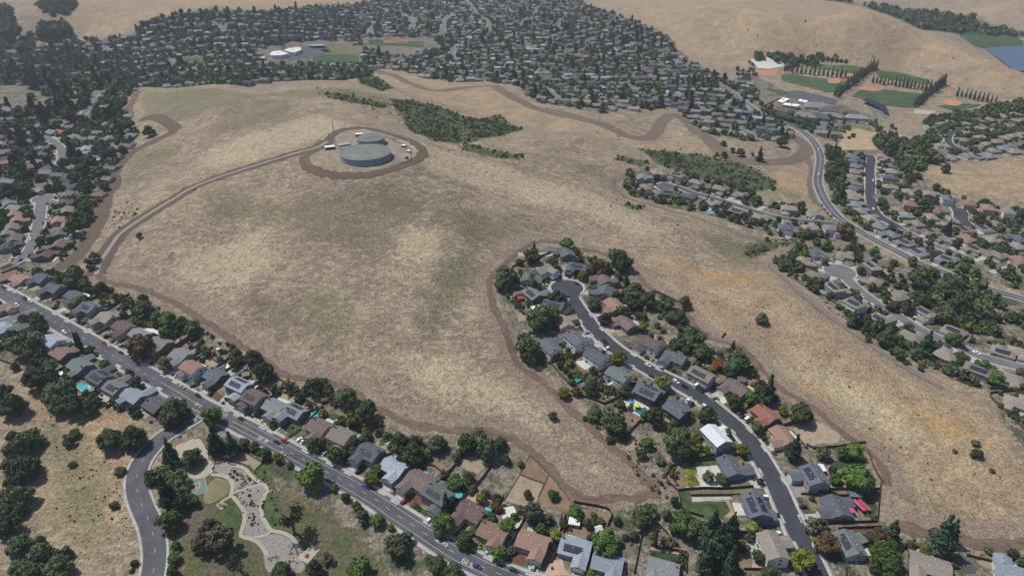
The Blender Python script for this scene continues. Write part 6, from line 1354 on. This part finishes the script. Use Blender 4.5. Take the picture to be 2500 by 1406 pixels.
sail('C7', '325,155 360,142 412,172 372,198', 2.7, 'white patio roof behind the brown-roofed white house', cream, 'patio_cover', 'patio cover'); sail('D1', '930,620 980,588 1045,622 990,655', 3.2, 'bright white flat patio roof beside the curving street', cream, 'patio_cover', 'patio cover', 0.1)
sail('C3', '1530,1000 1675,1050 1670,1072 1515,1035', 2.8, 'long white patio roof behind the pale grey solar house', cream, 'patio_cover', 'patio cover', 0.1); sail('C5', '-10,320 40,325 75,395 0,395', 3.0, 'white patio roof beside the artificial lawn at right', cream, 'patio_cover', 'patio cover', 0.1)
sail('C6', '550,1010 585,1000 630,1035 580,1050', 2.5, 'pale patio cover behind the green-grey lower house', cream, 'patio_cover', 'patio cover'); sail('D2', '240,425 290,415 325,440 280,462', 2.6, 'white patio roof beside the orange-leaved tree', cream, 'patio_cover', 'patio cover', 0.1); sail('C8', '450,782 545,765 590,820 480,815', 2.7, 'white slatted pergola roof left of the curving street', cream, 'pergola', 'pergola', 0.1)
sail('C6', '1380,610 1450,580 1550,640 1530,665 1480,640 1430,635', 2.6, 'cream awning behind the slate grey uphill house', cream, 'awning', 'awning', 0.3)
def swing_bench(pxy, ang, label):
    x, y = at(pxy[0], pxy[1], 2); o = empty('swing_bench', (x, y, H(x, y)), ang); tag(o, label, 'garden swing', 'red-topped garden swings'); m = MB(); m.box(-1.1, 1.1, -4.0, 4.0, 2.2, 2.35); m.build('canopy', fabr['crimson'], o)
    m = MB(); m.box(-0.8, 0.8, -1.4, 1.4, 0.45, 0.6); m.box(-0.9, -0.75, -1.4, 1.4, 0.6, 1.1); m.build('seat', dark_m, o)
    for a in (-1, 1):
        for b in (-3.6, 3.6): m = MB(); m.bar((a, b, 0), (a*0.8, b, 2.2), 0.06); m.build('leg', steel, o)
swing_bench(px('C5', 385, 722), 0.35, 'left one of two red-roofed garden swings on green turf'); swing_bench(px('C5', 435, 720), 0.35, 'right one of two red-roofed garden swings on green turf')
wood_m = rand_mat('weathered_wood', (0.13,0.085,0.06,1), 0.3, 1.5, 0.9); rock_m = rand_mat('rock', (0.17,0.155,0.14,1), 0.3, 1.0, 0.95, objrand=0.25)
def picnic(pxy, ang, label):
    x, y = at(*pxy); o = empty('picnic_table', (x, y, H(x, y)+0.15), ang); tag(o, label, 'picnic table', 'picnic tables in the park'); m = MB(); m.box(-1.0, 1.0, -0.4, 0.4, 0.7, 0.78); m.build('tabletop', wood_m, o)
    for s in (-0.8, 0.8): m = MB(); m.box(-1.0, 1.0, s-0.14, s+0.14, 0.42, 0.48); m.build('bench', wood_m, o)
    for s in (-0.7, 0.7): m = MB(); m.box(s-0.05, s+0.05, -0.75, 0.75, 0.34, 0.42); m.box(s-0.06, s+0.06, -0.08, 0.08, 0, 0.7); m.build('leg', steel, o)
for q, (p, l) in enumerate([((150,725),'picnic table on the concrete pad left of the park path'), ((185,735),'second picnic table on the left park pad, nearer the path'), ((680,575),'picnic table on small pad beside the rust-brown slope'), ((1070,1140),'picnic table on the large lower park pad, far corner'), ((985,1215),'picnic table on the large lower park pad, near corner')]): picnic(px('C2', *p), 0.5+q, l)
def bench(pxy, ang, label):
    x, y = at(*pxy); o = empty('park_bench', (x, y, H(x, y)+0.1), ang); tag(o, label, 'bench', 'park benches'); m = MB(); m.box(-1.1, 1.1, -0.25, 0.25, 0.4, 0.46); m.build('seat', dark_m, o); m = MB(); m.box(-1.1, 1.1, 0.22, 0.28, 0.5, 0.9); m.build('backrest', dark_m, o)
    for s in (-0.9, 0.9): m = MB(); m.box(s-0.04, s+0.04, -0.22, 0.26, 0, 0.4); m.build('leg', steel, o)
bench(px('C7', 158, 865), 0.6, 'dark bench beside the park entrance by the road'); bench(px('K', 1105, 735), 1.2, 'dark bench at the edge of the rock garden by the plaza')
def play(pxy):
    x, y = at(*pxy); o = empty('climbing_frame', (x, y, H(x, y)+0.1), 0.4); tag(o, 'dark arched climbing frame in the sandy playground', 'climbing frame'); 
    for i in range(4):
        m = MB(); T = np.linspace(0, math.pi, 9)
        for a, b in zip(T, T[1:]): m.bar((-2.4*math.cos(a)+i*0.9, i*0.8-1.2, 2.3*math.sin(a)), (-2.4*math.cos(b)+i*0.9, i*0.8-1.2, 2.3*math.sin(b)), 0.11)
        m.build('arch', dark_m, o)
    m = MB(); m.box(-1.2, 1.6, -1.3, 1.3, 1.2, 1.32); m.build('platform', rand_mat('play_red', (0.30,0.08,0.05,1)), o); m = MB(); m.add([(1.6,-0.4,1.3),(4.0,-0.4,0.2),(4.0,0.4,0.2),(1.6,0.4,1.3),(1.6,-0.4,1.2),(4.0,-0.4,0.1),(4.0,0.4,0.1),(1.6,0.4,1.2)], [(0,1,2,3),(7,6,5,4),(0,4,5,1),(2,6,7,3)]); m.build('slide', steel, o)
play(px('C2', 278, 228))
x, y = at(*px('K', 598, 1088)); o = empty('basketball_hoop', (x, y, H(x, y)+0.15), 1.9); tag(o, 'basketball hoop at the red key of the green court', 'basketball hoop'); m = MB(); m.cyl(0, 0, 0, 3.2, 0.1, 0.08, 8); m.bar((0,0,3.1), (0,-1.0,3.1), 0.06); m.build('pole', steel, o); m = MB(); m.box(-0.9, 0.9, -1.05, -1.0, 2.8, 3.9); m.build('backboard', cream, o); m = MB()
T = np.linspace(0, 2*math.pi, 13)
for a, b in zip(T, T[1:]): m.bar((0.23*math.cos(a), -1.3+0.23*math.sin(a), 3.05), (0.23*math.cos(b), -1.3+0.23*math.sin(b), 3.05), 0.02)
m.build('rim', rand_mat('rim_orange', (0.5,0.15,0.04,1)), o)
bv, bf = ICO2; bmesh_rocks = []
for i in range(3):
    g = np.random.default_rng(i); v = bv*np.array([1, 0.8, 0.55])*(1+g.normal(0, 0.10, len(bv)))[:,None]; bmesh_rocks.append(mesh_np('boulder', v, bf, [rock_m]))
RK = random.Random(9); RP = [line('C2', s) for s in ('310,400 380,430 440,500 430,560 380,540 340,470', '420,720 500,700 520,800 490,900 440,900 420,800', '580,1230 700,1210 740,1250 620,1260', '800,1100 870,1150 920,1300 860,1330 820,1200', '330,480 370,500 360,560 320,560', '340,640 400,660 400,720 350,700')]
rocks = []
for ply in RP:
    xs = [a for a, b in ply]; ys = [b for a, b in ply]; k = 0
    while k < 7:
        a, b = RK.uniform(min(xs), max(xs)), RK.uniform(min(ys), max(ys))
        if not pip(ply, np.array([a]), np.array([b]))[0]: continue
        k += 1; x, y = at(a, b); o = link('boulder', bmesh_rocks[k % 3], None, (x, y, H(x, y)+0.25), RK.uniform(0, 6)); s = RK.uniform(0.4, 1.1); o.scale = (s, s, s*0.9); rocks.append((a, b, o, 'rock garden of the park'))
for a, b in ((325,275), (393,283)): X, Y = px('C2', a, b); x, y = at(X, Y); o = link('boulder', bmesh_rocks[0], None, (x, y, H(x, y)+0.3)); o.scale = (1, 1, 0.9); tag(o, ('left' if a < 350 else 'right')+' one of two pale boulders on the sandy playground', 'boulder')
for q_, (a, b, o, _) in enumerate(sorted(rocks, key=lambda t: t[0])): tag(o, f"{q_+1}{'th' if 10 <= (q_+1) % 100 <= 20 else {1:'st',2:'nd',3:'rd'}.get((q_+1) % 10, 'th')} boulder from left in the gravel rock garden", 'boulder', 'boulders of the rock garden')

# ---------------------------------------------------------------- fences, hedges, lamps
fence_m = rand_mat('fence_boards', (0.105,0.072,0.056,1), 0.3, 0.8, 0.95); wire_m = rand_mat('fence_rails', (0.10,0.08,0.065,1), 0.2, 1.0, 0.9)
FENCES = []
def fence(crop, s, h=1.8, rail=False):
    P = catmull(wline(line(crop, s)), 2.4); c = P[len(P)//2].copy(); c3 = (c[0], c[1], H(*c)); o = empty('rail_fence' if rail else 'board_fence', c3); m = MB(); pm_ = MB()
    for a, b in zip(P, P[1:]):
        za, zb = H(*a)-c3[2], H(*b)-c3[2]; d = (b-a)/np.linalg.norm(b-a); n_ = np.array([-d[1], d[0]])*0.06; a_, b_ = a-c, b-c
        for z0, z1 in (((0.45, 0.6), (0.95, 1.12)) if rail else ((-0.3, h),)):
            V = [(a_[0]-n_[0], a_[1]-n_[1], za+z0), (b_[0]-n_[0], b_[1]-n_[1], zb+z0), (b_[0]+n_[0], b_[1]+n_[1], zb+z0), (a_[0]+n_[0], a_[1]+n_[1], za+z0)]; V += [(x, y, z+z1-z0) for x, y, z in V]
            m.add(V, [(0,3,2,1),(4,5,6,7),(0,1,5,4),(1,2,6,5),(2,3,7,6),(3,0,4,7)])
        pm_.cyl(a_[0], a_[1], za-0.3, za+(1.5 if rail else h+0.12), 0.14 if rail else 0.09, 0.12 if rail else 0.09, 5)
    m.build('rails' if rail else 'boards', wire_m if rail else fence_m, o); q = pm_.build('posts', wire_m if rail else fence_m, o)
    a, b = project(*c3); FENCES.append(dict(o=o, x=c[0], y=c[1], px=a, py=b, rail=rail, L=len(P)*2.4)); return o
for crop, ss in {'C6': '500,330 700,270 860,190|990,400 1110,370 1180,320 1250,270|1700,770 1830,680 1940,600|1800,905 1900,850 1975,800|0,910 110,950|540,1140 640,1110 720,1080 790,1050|790,1262 960,1180|930,660 1010,620 1060,600|870,430 940,400 1010,390|340,1010 250,960 200,930',
 'C7': '410,75 520,150|840,380 960,300 985,240|1000,500 1100,430 1180,350|1150,430 1350,500 1480,560|700,20 830,170|780,660 880,590|1060,280 1180,345|300,60 400,-10|880,350 1110,415|1610,560 1700,480',
 'C3': '120,340 230,350 380,470|370,430 440,330|800,330 640,540 480,690|1400,1200 1460,1050 1510,920|1360,1280 1440,1140|1580,700 1930,780 1900,950|1760,1300 1830,1160|660,640 880,690|1540,800 1510,920|1690,880 1900,950|1300,1270 1360,1275|1020,1120 1100,960',
 'C4': '670,310 1000,280 1310,220|490,440 560,350 650,320|490,440 530,520 610,590 650,770|610,590 700,575 880,565|880,565 1340,548|740,636 1140,632|650,780 860,840|700,1190 690,1380|350,1118 700,1185|1250,1345 1500,1350|400,890 520,1010|1800,620 1930,630',
 'C5': '0,577 580,572|590,510 570,700 560,830 540,890|470,210 530,370 610,510|0,912 350,893 540,887|760,1200 830,1130|1420,1212 1700,1282|1700,1282 1975,1242|1690,1282 1780,1400|830,1132 980,1137|255,1320 255,1400|0,605 170,620',
 'D1': '370,420 560,640|600,720 750,770 900,820|880,820 960,790 1130,680|1060,1180 1170,1050 1250,970|380,410 500,385 640,335|560,640 620,640|1100,640 1200,620|1640,1380 1975,1300',
 'D2': '900,1062 1150,1002|670,865 780,800|1330,1250 1560,1230|1560,1230 1830,1190|380,330 520,450|750,560 880,640|440,180 480,130|1330,1250 1260,1210|900,1110 1010,1085',
 'D3': '1650,1030 1880,1010|1650,1030 1650,1070 1790,1200 1975,1380|1640,987 1975,1007|1500,400 1440,540|250,200 180,180 |1320,900 1480,970 ',
 'C8': '540,310 670,265|280,410 400,350|710,225 750,370|260,650 300,760|650,1330 780,1290|1640,640 1760,690 1880,750', 'C2': '1230,-20 1500,-60|1840,140 1900,60|230,200 350,200', 'D4': '280,560 330,420|640,880 860,1040|1380,380 1500,440', 'D8': '1180,570 1230,480 1410,520 1350,640|810,690 890,575|1110,740 1190,560', 'E4': '600,290 720,380 640,420|340,890 500,850 560,860|1440,870 1620,770|0,30 160,40 400,130 560,250 600,290'}.items():
    for s in ss.split('|'): fence(crop, s.strip())
for s in ('1152,250 1105,330 1060,430 985,560 910,670', '1170,250 1260,340 1340,430 1450,560 1560,690', '1060,430 1180,478 1300,520', '1338,440 1300,520 1262,600 1240,650'): fence('C3', s, rail=True)
for s in ('340,190 450,255 560,320', '185,230 178,295', '560,320 490,385', '185,297 290,312 390,337 450,375'): fence('C2', s, 1.0)
fence('L', '1490,515 1700,600 1900,690 2050,760 2130,840', 2.0, True); fence('L', '2100,850 2085,1060 1850,1120 1600,1185', 2.0, True)
for q_, (a, b) in enumerate(((430,400),(690,480),(1010,520),(1340,600),(1660,540),(1240,330),(1000,290),(1980,600))):
    x, y = at(*px('E5', a, b)); o = empty('floodlight_pole', (x, y, H(x, y))); tag(o, f"floodlight pole, {['first','second','third','fourth','fifth','sixth','seventh','eighth'][sorted([430,690,1010,1340,1660,1240,1000,1980]).index(a)]} from left around the sports fields", 'floodlight', 'floodlights of the sports fields')
    m = MB(); m.cyl(0, 0, 0, 18, 0.25, 0.15, 8); m.build('pole', steel, o); m = MB(); m.box(-1.6, 1.6, -0.2, 0.2, 17.2, 18.4); m.build('lamp_bank', cream, o)
def fence_w(P, h=1.8):
    P = np.array(P); cr = [project(a, b, H(a, b)) for a, b in P]; CROPS['W'] = (0, 0, 1)
    return fence('W', ' '.join(f'{a:.3f},{b:.3f}' for a, b in cr), h)
for cn in (UP, LO, CW, CE, RN):
    L_ = sorted([h for h in HOUSES if h['cluster'] == cn], key=lambda q: q['px'])
    for a, b in zip(L_, L_[1:]):
        d_ = math.hypot(a['x']-b['x'], a['y']-b['y'])
        if d_ > 27: continue
        m_ = np.array([(a['x']+b['x'])/2, (a['y']+b['y'])/2]); v = a['v']+b['v']; v = v/np.linalg.norm(v); q = [m_+v*t for t in (-2, 6, 14, 21)]
        q = [p for p in q if (cn == RN or inpoly('town', p[0]+v[0]*2, p[1]+v[1]*2)) and not on_road(p[0], p[1], 3)]
        if len(q) > 1: fence_w(q)
def lamp(pxy, label):
    x, y = at(*pxy); d, k, c, T, rr = nearest_road(x, y); v = c-np.array([x, y]); rz = math.atan2(v[1], v[0]); o = empty('street_lamp', (x, y, H(x, y)+0.2), rz); tag(o, label, 'street lamp', 'street lamps'); m = MB(); m.cyl(0, 0, 0, 8.0, 0.11, 0.07, 8); m.build('pole', steel, o)
    m = MB(); m.bar((0,0,7.8), (2.2,0,8.2), 0.06); m.build('arm', steel, o); m = MB(); m.box(2.0, 2.8, -0.16, 0.16, 8.1, 8.26); m.build('lamp_head', steel, o)
for p, l in (((335,1321),'street lamp on the outer kerb near the bottom of the park road'), ((301,1198),'street lamp on the outer kerb midway along the park road bend'), ((835,1190),'street lamp on the park side of the long street'), ((553,1001),'street lamp on the uphill kerb by the intersection'), ((1192,822),'street lamp beyond the dirt loop')): 
    if p[0] != 1192: lamp(p, l)
hedge_m = LEAF['y']
def hedge(crop, s, wd, h, label, mat):
    P = catmull(wline(line(crop, s)), 0.9); V, Q = [], []; g = np.random.default_rng(len(P)); N_ = []; PP = []
    for p in P:
        for _ in range(26): PP.append((p[0]+g.uniform(-wd/2, wd/2), p[1]+g.uniform(-wd/2, wd/2), H(*p)+g.uniform(0.2, h))); N_.append((g.normal(), g.normal(), 1.2))
    V, F = leaves(np.array(PP), np.array(N_), 0.45, g); c = P[len(P)//2]; z = H(*c); V = V-np.array([c[0], c[1], z]); return tag(link('hedge', mk('hedge', V, np.zeros((0,3), int), F, mat), None, (c[0], c[1], z)), label, 'hedge')
hedge('C7', '1190,870 1250,825 1320,775', 2.4, 1.4, 'long olive clipped hedge between two driveways uphill of the long street', LEAF['y']); hedge('C6', '1075,740 1150,690 1240,630 1330,575', 2.2, 1.8, 'dark hedge between the seventh and eighth uphill houses', LEAF['o']); hedge('C6', '440,315 560,270 640,230', 2.0, 1.8, 'dark hedge beside the third uphill house', LEAF['o']); hedge('C3', '600,1135 650,1115 700,1130', 4.0, 1.2, 'rounded yellow-green hedge beside the long street', LEAF['y']); hedge('C4', '700,385 740,410 740,470 760,515', 6.5, 0.9, 'yellow-green shrub bed beside the white paved yard', LEAF['y'])

# ---------------------------------------------------------------- vehicles
CARC = {'w':(0.68,0.69,0.70),'k':(0.015,0.016,0.018),'g':(0.30,0.31,0.33),'b':(0.035,0.06,0.22),'r':(0.22,0.02,0.02),'t':(0.34,0.29,0.20),'n':(0.02,0.045,0.035)}; CARN = {'w':'white','k':'black','g':'silver','b':'blue','r':'red','t':'tan','n':'dark green'}
CM = {k: new_mat('car_paint_'+CARN[k].replace(' ', '_'), v+(1,), 0.3, 0.5)[0] for k, v in CARC.items()}; tyre_m = new_mat('tyre', (0.02,0.02,0.02,1), 0.9)[0]; carglass = new_mat('car_glass', (0.015,0.018,0.022,1), 0.15, 0.5)[0]; lampm = new_mat('headlight_glass', (0.6,0.6,0.6,1), 0.2)[0]
def loft(secs):
    """sections along x: (x, halfwidth, z0, z1)"""
    m = MB(); V = []
    for x, hw, z0, z1 in secs: V += [(x,-hw,z0),(x,hw,z0),(x,hw*0.96,z1),(x,-hw*0.96,z1)]
    n = len(secs); F = [(0,1,2,3), tuple(4*(n-1)+q for q in (3,2,1,0))]
    for i in range(n-1):
        a, b = 4*i, 4*i+4; F += [(a,b,b+1,a+1),(a+1,b+1,b+2,a+2),(a+2,b+2,b+3,a+3),(a+3,b+3,b,a)]
    m.add(V, [f[::-1] for f in F]); return m
CK = {}
def car_meshes(kind):
    if kind in CK: return CK[kind]
    if kind == 'suv': L, Hh, body, cab = 4.7, 1.75, [(-2.35,0.80,0.4,0.95),(-2.25,0.92,0.3,1.05),(0.9,0.94,0.3,1.08),(2.15,0.90,0.32,0.95),(2.35,0.78,0.42,0.8)], [(-2.15,0.84,1.04,1.35),(-1.95,0.78,1.04,1.74),(0.35,0.78,1.04,1.74),(1.15,0.84,1.04,1.1)]
    elif kind == 'van': L, Hh, body, cab = 5.6, 2.4, [(-2.8,0.9,0.4,1.2),(-2.7,0.98,0.3,1.3),(1.6,0.98,0.3,1.3),(2.7,0.92,0.32,1.0),(2.8,0.85,0.42,0.9)], [(-2.7,0.94,1.28,2.3),(-2.5,0.9,1.28,2.5),(1.2,0.9,1.28,2.45),(2.0,0.9,1.28,1.35)]
    elif kind == 'pickup': L, Hh, body, cab = 5.4, 1.8, [(-2.7,0.88,0.45,1.0),(-2.6,0.95,0.4,1.1),(1.2,0.96,0.4,1.12),(2.5,0.92,0.42,1.0),(2.7,0.8,0.5,0.85)], [(-0.75,0.82,1.08,1.5),(-0.6,0.78,1.08,1.8),(0.7,0.78,1.08,1.8),(1.4,0.84,1.08,1.14)]
    else: L, Hh, body, cab = 4.6, 1.42, [(-2.3,0.76,0.38,0.8),(-2.15,0.88,0.28,0.92),(0.8,0.90,0.28,0.92),(2.1,0.86,0.28,0.78),(2.3,0.74,0.38,0.62)], [(-1.65,0.80,0.9,0.98),(-1.0,0.70,0.9,1.40),(0.25,0.70,0.9,1.42),(1.1,0.80,0.9,0.95)]
    b = loft(body).mesh('body', [CM['w']]); rf = MB(); x0, x1 = cab[1][0]-0.1, cab[2][0]+0.05; hw = cab[1][1]*0.97; rf.box(x0, x1, -hw, hw, cab[1][3], cab[1][3]+0.05); roof = rf.mesh('roof', [CM['w']]); g = loft(cab).mesh('window', [carglass])
    w_ = MB(); w_.bar((0,-0.11,0), (0,0.11,0), 0.34, n=12); wm = w_.mesh('wheel', [tyre_m]); h_ = MB(); h_.box(-0.04, 0.04, -0.18, 0.18, -0.08, 0.08); hm = h_.mesh('headlight', [lampm])
    CK[kind] = (b, roof, g, wm, hm, L, body[-2]); return CK[kind]
CARS = []; cr_ = random.Random(4)
def car(pxy, col, mode, kind=None, ang=None):
    x, y = at(pxy[0], pxy[1], 0.6); d, k, c, T, rr = nearest_road(x, y); v = np.array([x, y])-c; v = v/(np.linalg.norm(v)+1e-9)
    if T is None: T = np.array([-v[1], v[0]])
    a = math.atan2(T[1], T[0]) if mode == 'r' else math.atan2(v[1], v[0])
    if ang is not None: a = ang
    kind = kind or cr_.choice(['sedan','suv','sedan','suv','suv']); b, rf, g, wm, hm, L, fb = car_meshes(kind)
    # stand on the sloping ground
    f = np.array([math.cos(a), math.sin(a)]); z0, z1 = H(x-f[0]*1.4, y-f[1]*1.4), H(x+f[0]*1.4, y+f[1]*1.4)
    o = empty('parked_car' if kind in ('sedan','suv') else ('pickup_truck' if kind == 'pickup' else 'van'), (x, y, (z0+z1)/2+0.24)); o.rotation_euler = (0, -math.atan2(z1-z0, 2.8), a)
    link('body', b, o, mat=CM[col]); link('roof', rf, o, mat=CM[col]); link('window', g, o)
    for sx in (-1, 1):
        for sy in (-0.8, 0.8): link('wheel', wm, o, (sx*L*0.31, sy, 0.34))
    for sy in (-0.6, 0.6): link('headlight', hm, o, (fb[0]+0.16, sy, fb[3]-0.2))
    q, w_ = project(x, y, (z0+z1)/2); CARS.append(dict(o=o, x=x, y=y, px=q, py=w_, col=col, mode=mode, kind=kind))
for crop, s in {'C6': '150,200,wd 195,218,wd 35,205,kr 235,308,krp 290,338,wr 165,375,wr 530,400,kd 650,465,kd 692,492,kd 800,550,kd 1030,680,kd 1175,765,gd 1005,740,rr 1170,835,kr 1245,870,gr 620,638,wr 915,870,kd 1330,860,wd 1362,882,wdv 1405,1098,br 1685,1035,bd 1702,1060,wd 1755,1165,trp 1865,1155,kd 1910,1248,kr',
 'C7': '815,595,wdv 745,680,kr 1070,770,kd 1090,905,kr 1165,897,rr 1308,885,wd 1342,898,wd 1150,1020,gr 1512,985,rd 1548,1018,gd 1880,1190,kd', 'C2': '1555,540,br 1920,690,rd 1882,470,wd', 'C3': '195,865,wd 765,1160,gdp 650,1310,br 1005,1352,nr 1195,1320,gd',
 'C8': '725,475,wd 600,575,wd 830,495,kd 868,498,wd 900,565,kr 812,690,kr 1175,1125,kr 1585,1348,wr 1725,1375,gd 1000,1040,gd 1190,1195,wd', 'D1': '1580,600,wr 1665,648,kr 1780,643,wdv 1820,665,kd 1855,690,kdp 1950,757,td 1860,843,wr 1692,790,wd 1728,820,kd 1630,780,gd 1348,550,kr 1952,920,gr',
 'D2': '640,935,kd 687,968,wdv 615,900,kd 865,1155,kd 900,1190,kd', 'C4': '1440,645,wd 1550,825,kd 1560,1000,wd 1822,740,kd', 'D3': '400,90,wrp 512,185,wr 545,205,wr 1300,565,kr 1410,605,kr 1515,640,wrp 925,300,wd 740,325,wr', 'D4': '1115,40,wr 535,140,wd 1005,765,bd',
 'D5': '172,425,wrv 172,640,wr 655,690,wr 655,940,wr', 'D6': '295,930,wr 340,1005,kr 455,585,kr 290,650,gd 195,1125,br 110,1120,wr 415,770,kr 462,730,wd 250,820,wd', 'E7': '740,880,wr 1082,405,wr 880,505,wr', 'L': '1990,995,kd', 'F': '475,462,tr'}.items():
    for t in s.split():
        X, Y, c = t.split(','); car(px(crop, float(X), float(Y)), c[0], c[1], {'p': 'pickup', 'v': 'van'}.get(c[2:3]), 0.55 if (crop == 'F') else None)

# ---------------------------------------------------------------- labels: which one each thing is
def ordw(n): 
    s = {1:'first',2:'second',3:'third'}.get(n); return s or f"{n}{'th' if 10 <= n % 100 <= 20 else {1:'st',2:'nd',3:'rd'}.get(n % 10, 'th')}"
cl = {}
for h in HOUSES: cl.setdefault(h['cluster'], []).append(h)
for c, L in cl.items():
    same = {}
    for h in sorted(L, key=lambda q: q['px']): same.setdefault((h['roof'], h['st']), []).append(h)
    for q, h in enumerate(sorted(L, key=lambda q: q['px'])):
        col = ROOFN[h['roof']]; two = 'two-storey ' if h['st'] == 2 else ''; sol = ' with solar' if h['solar'] else ''
        pre = 'in the' if c.startswith(('left n', 'block', 'upper', 'suburb', 'bottom')) else ('at the' if c.startswith('far') else 'on the')
        h['key'] = f"{ordw(q+1)} house from left {pre} {c}"
        h['o']['label'] = f"{col}-roofed {two}house{sol}, {ordw(q+1)} from left {pre} {c.replace(' beyond the dry field', '').replace(' beside open grass', '')}"; h['o']['category'] = 'house'; h['o']['group'] = 'houses '+pre+' '+c
def short(c): return {UP:'uphill row of long street', LO:'lower row of long street', CW:'left row of curving street', CE:'right row of curving street'}.get(c, c)
for c, L in cl.items():
    for q, h in enumerate(sorted(L, key=lambda q: q['px'])): h['short'] = f"{ordw(q+1)} house, {short(c)}"
MARKS = [('the larger water tank', *px('L', 1052, 900)), ('the park plaza', *px('K', 900, 700)), ('the rock garden', 620, 1230), ('the lower park pad', *px('C2', 1000, 1200)), ('the park road bend', 345, 1170), ('the park road bottom', 377, 1340), ('the intersection', 520, 1000),
 ('the left frame edge', 20, 1180), ('the bottom left corner', 60, 1360), ('the dirt loop top', 1330, 600), ('the open right slope', 2200, 1050), ('the school', *px('E5', 600, 650)), ('the far baseball infield', *px('E5', 890, 410)), ('the middle baseball infield', *px('E5', 1200, 478)), ('the round infield', *px('E5', 1900, 600)),
 ('the dry field', *px('E5', 1200, 920)), ('the grass gully', 1800, 430), ('the firebreak fork', 240, 600), ('the firebreak loop', *px('E4', 1300, 1380)), ('the sandy playground', *px('C2', 350, 260)), ('the long street curve', 1140, 1390), ('the paddocks', 1290, 1180), ('the spur tip', 1560, 1200), ('the right cul-de-sac', 2050, 665), ('the far left meadow', 60, 230), ('the parkway', 2230, 640)]
LMK = [(n_, a, b, None) for n_, a, b in MARKS]
def relate(L, noun_of, cat_of, grp_of):
    recs = {}
    for t in L:
        best = None
        for h in HOUSES[:N_NEAR]:
            d = math.hypot(h['px']-t['px'], h['py']-t['py'])
            if best is None or d < best[0]: best = (d, h['short'], h['px'], h['py'], True)
        for n_, a, b, _ in LMK:
            d = math.hypot(a-t['px'], b-t['py'])
            if d < best[0]*0.9 or best[0] > 85 and d < best[0]*1.6: best = (d, n_, a, b, False)
        dx, dy = t['px']-best[2], t['py']-best[3]
        rel = ('right of' if dx > 0 else 'left of') if abs(dx) > 1.1*abs(dy) else ('below' if dy > 0 else 'above')
        recs.setdefault((noun_of(t), rel, best[1]), []).append((best[0], t))
        t['o']['category'] = cat_of(t); g = grp_of(t)
        if g: t['o']['group'] = g
    for (noun, rel, lm), M in recs.items():
        M.sort(key=lambda q: q[0])
        for k, (d, t) in enumerate(M):
            if len(M) == 1: t['o']['label'] = f"{noun} {rel} {lm}"
            else: t['o']['label'] = f"{('nearest' if k == 0 else 'farthest' if k == len(M)-1 else ordw(k+1)+' nearest')} {noun} {rel} {lm}"
rs = sorted(t['r'] for t in TREES)
def tnoun(t):
    r = t['r']; k = KN[t['kind']][1]; lo_, hi = {'h': (1.5, 2.6), 'P': (99, 99), 'c': (99, 99)}.get(t['kind'], (3.4, 5.8))
    return ('small ' if r < lo_ and lo_ < 90 else 'large ' if r > hi and hi < 90 else '')+k
relate(TREES, tnoun, lambda t: KN[t['kind']][2], lambda t: {'P': 'poplars in rows by the sports fields', 'h': 'single shrubs on open ground', 'c': 'slim cypresses', 'p': 'conifers around the houses'}.get(t['kind'], 'trees around the houses and the park'))
relate(CARS, lambda t: CARN[t['col']]+' '+{'sedan':'car','suv':'car','van':'van','pickup':'pickup'}[t['kind']]+(' at kerb' if t['mode'] == 'r' else ' on drive'), lambda t: {'van':'van','pickup':'pickup'}.get(t['kind'], 'car'), lambda t: 'vehicles parked along the streets and drives')
relate(FENCES, lambda t: ('post-and-rail fence' if t['rail'] else ('long brown board fence' if t['L'] > 38 else 'brown board fence')), lambda t: 'fence', lambda t: 'backyard and paddock fences')

# ---------------------------------------------------------------- haze: one box of pale air round everything
hz = bpy.data.materials.new('haze_air'); hz.use_nodes = True; n = hz.node_tree; n.nodes.clear()
ov = NN(n, 'ShaderNodeOutputMaterial'); pv = NN(n, 'ShaderNodeVolumePrincipled'); pv.inputs['Color'].default_value = (0.80, 0.86, 1.0, 1); pv.inputs['Density'].default_value = 0.00008; pv.inputs['Anisotropy'].default_value = 0.2
n.links.new(pv.outputs[0], ov.inputs['Volume'])
zl, zh = float(ZZ.min())-3.0, max(CAMZ, float(ZZ.max()))+12.0
m = MB(); m.box(GX[0]-5, GX[-1]+5, GY[0]-70, GY[-1]+5, zl, zh); o = m.build('haze', hz); tag(o, 'thin pale blue summer haze over the whole valley', 'haze', kind='stuff')
scene.cycles.volume_step_rate = 20.0; scene.cycles.volume_max_steps = 64
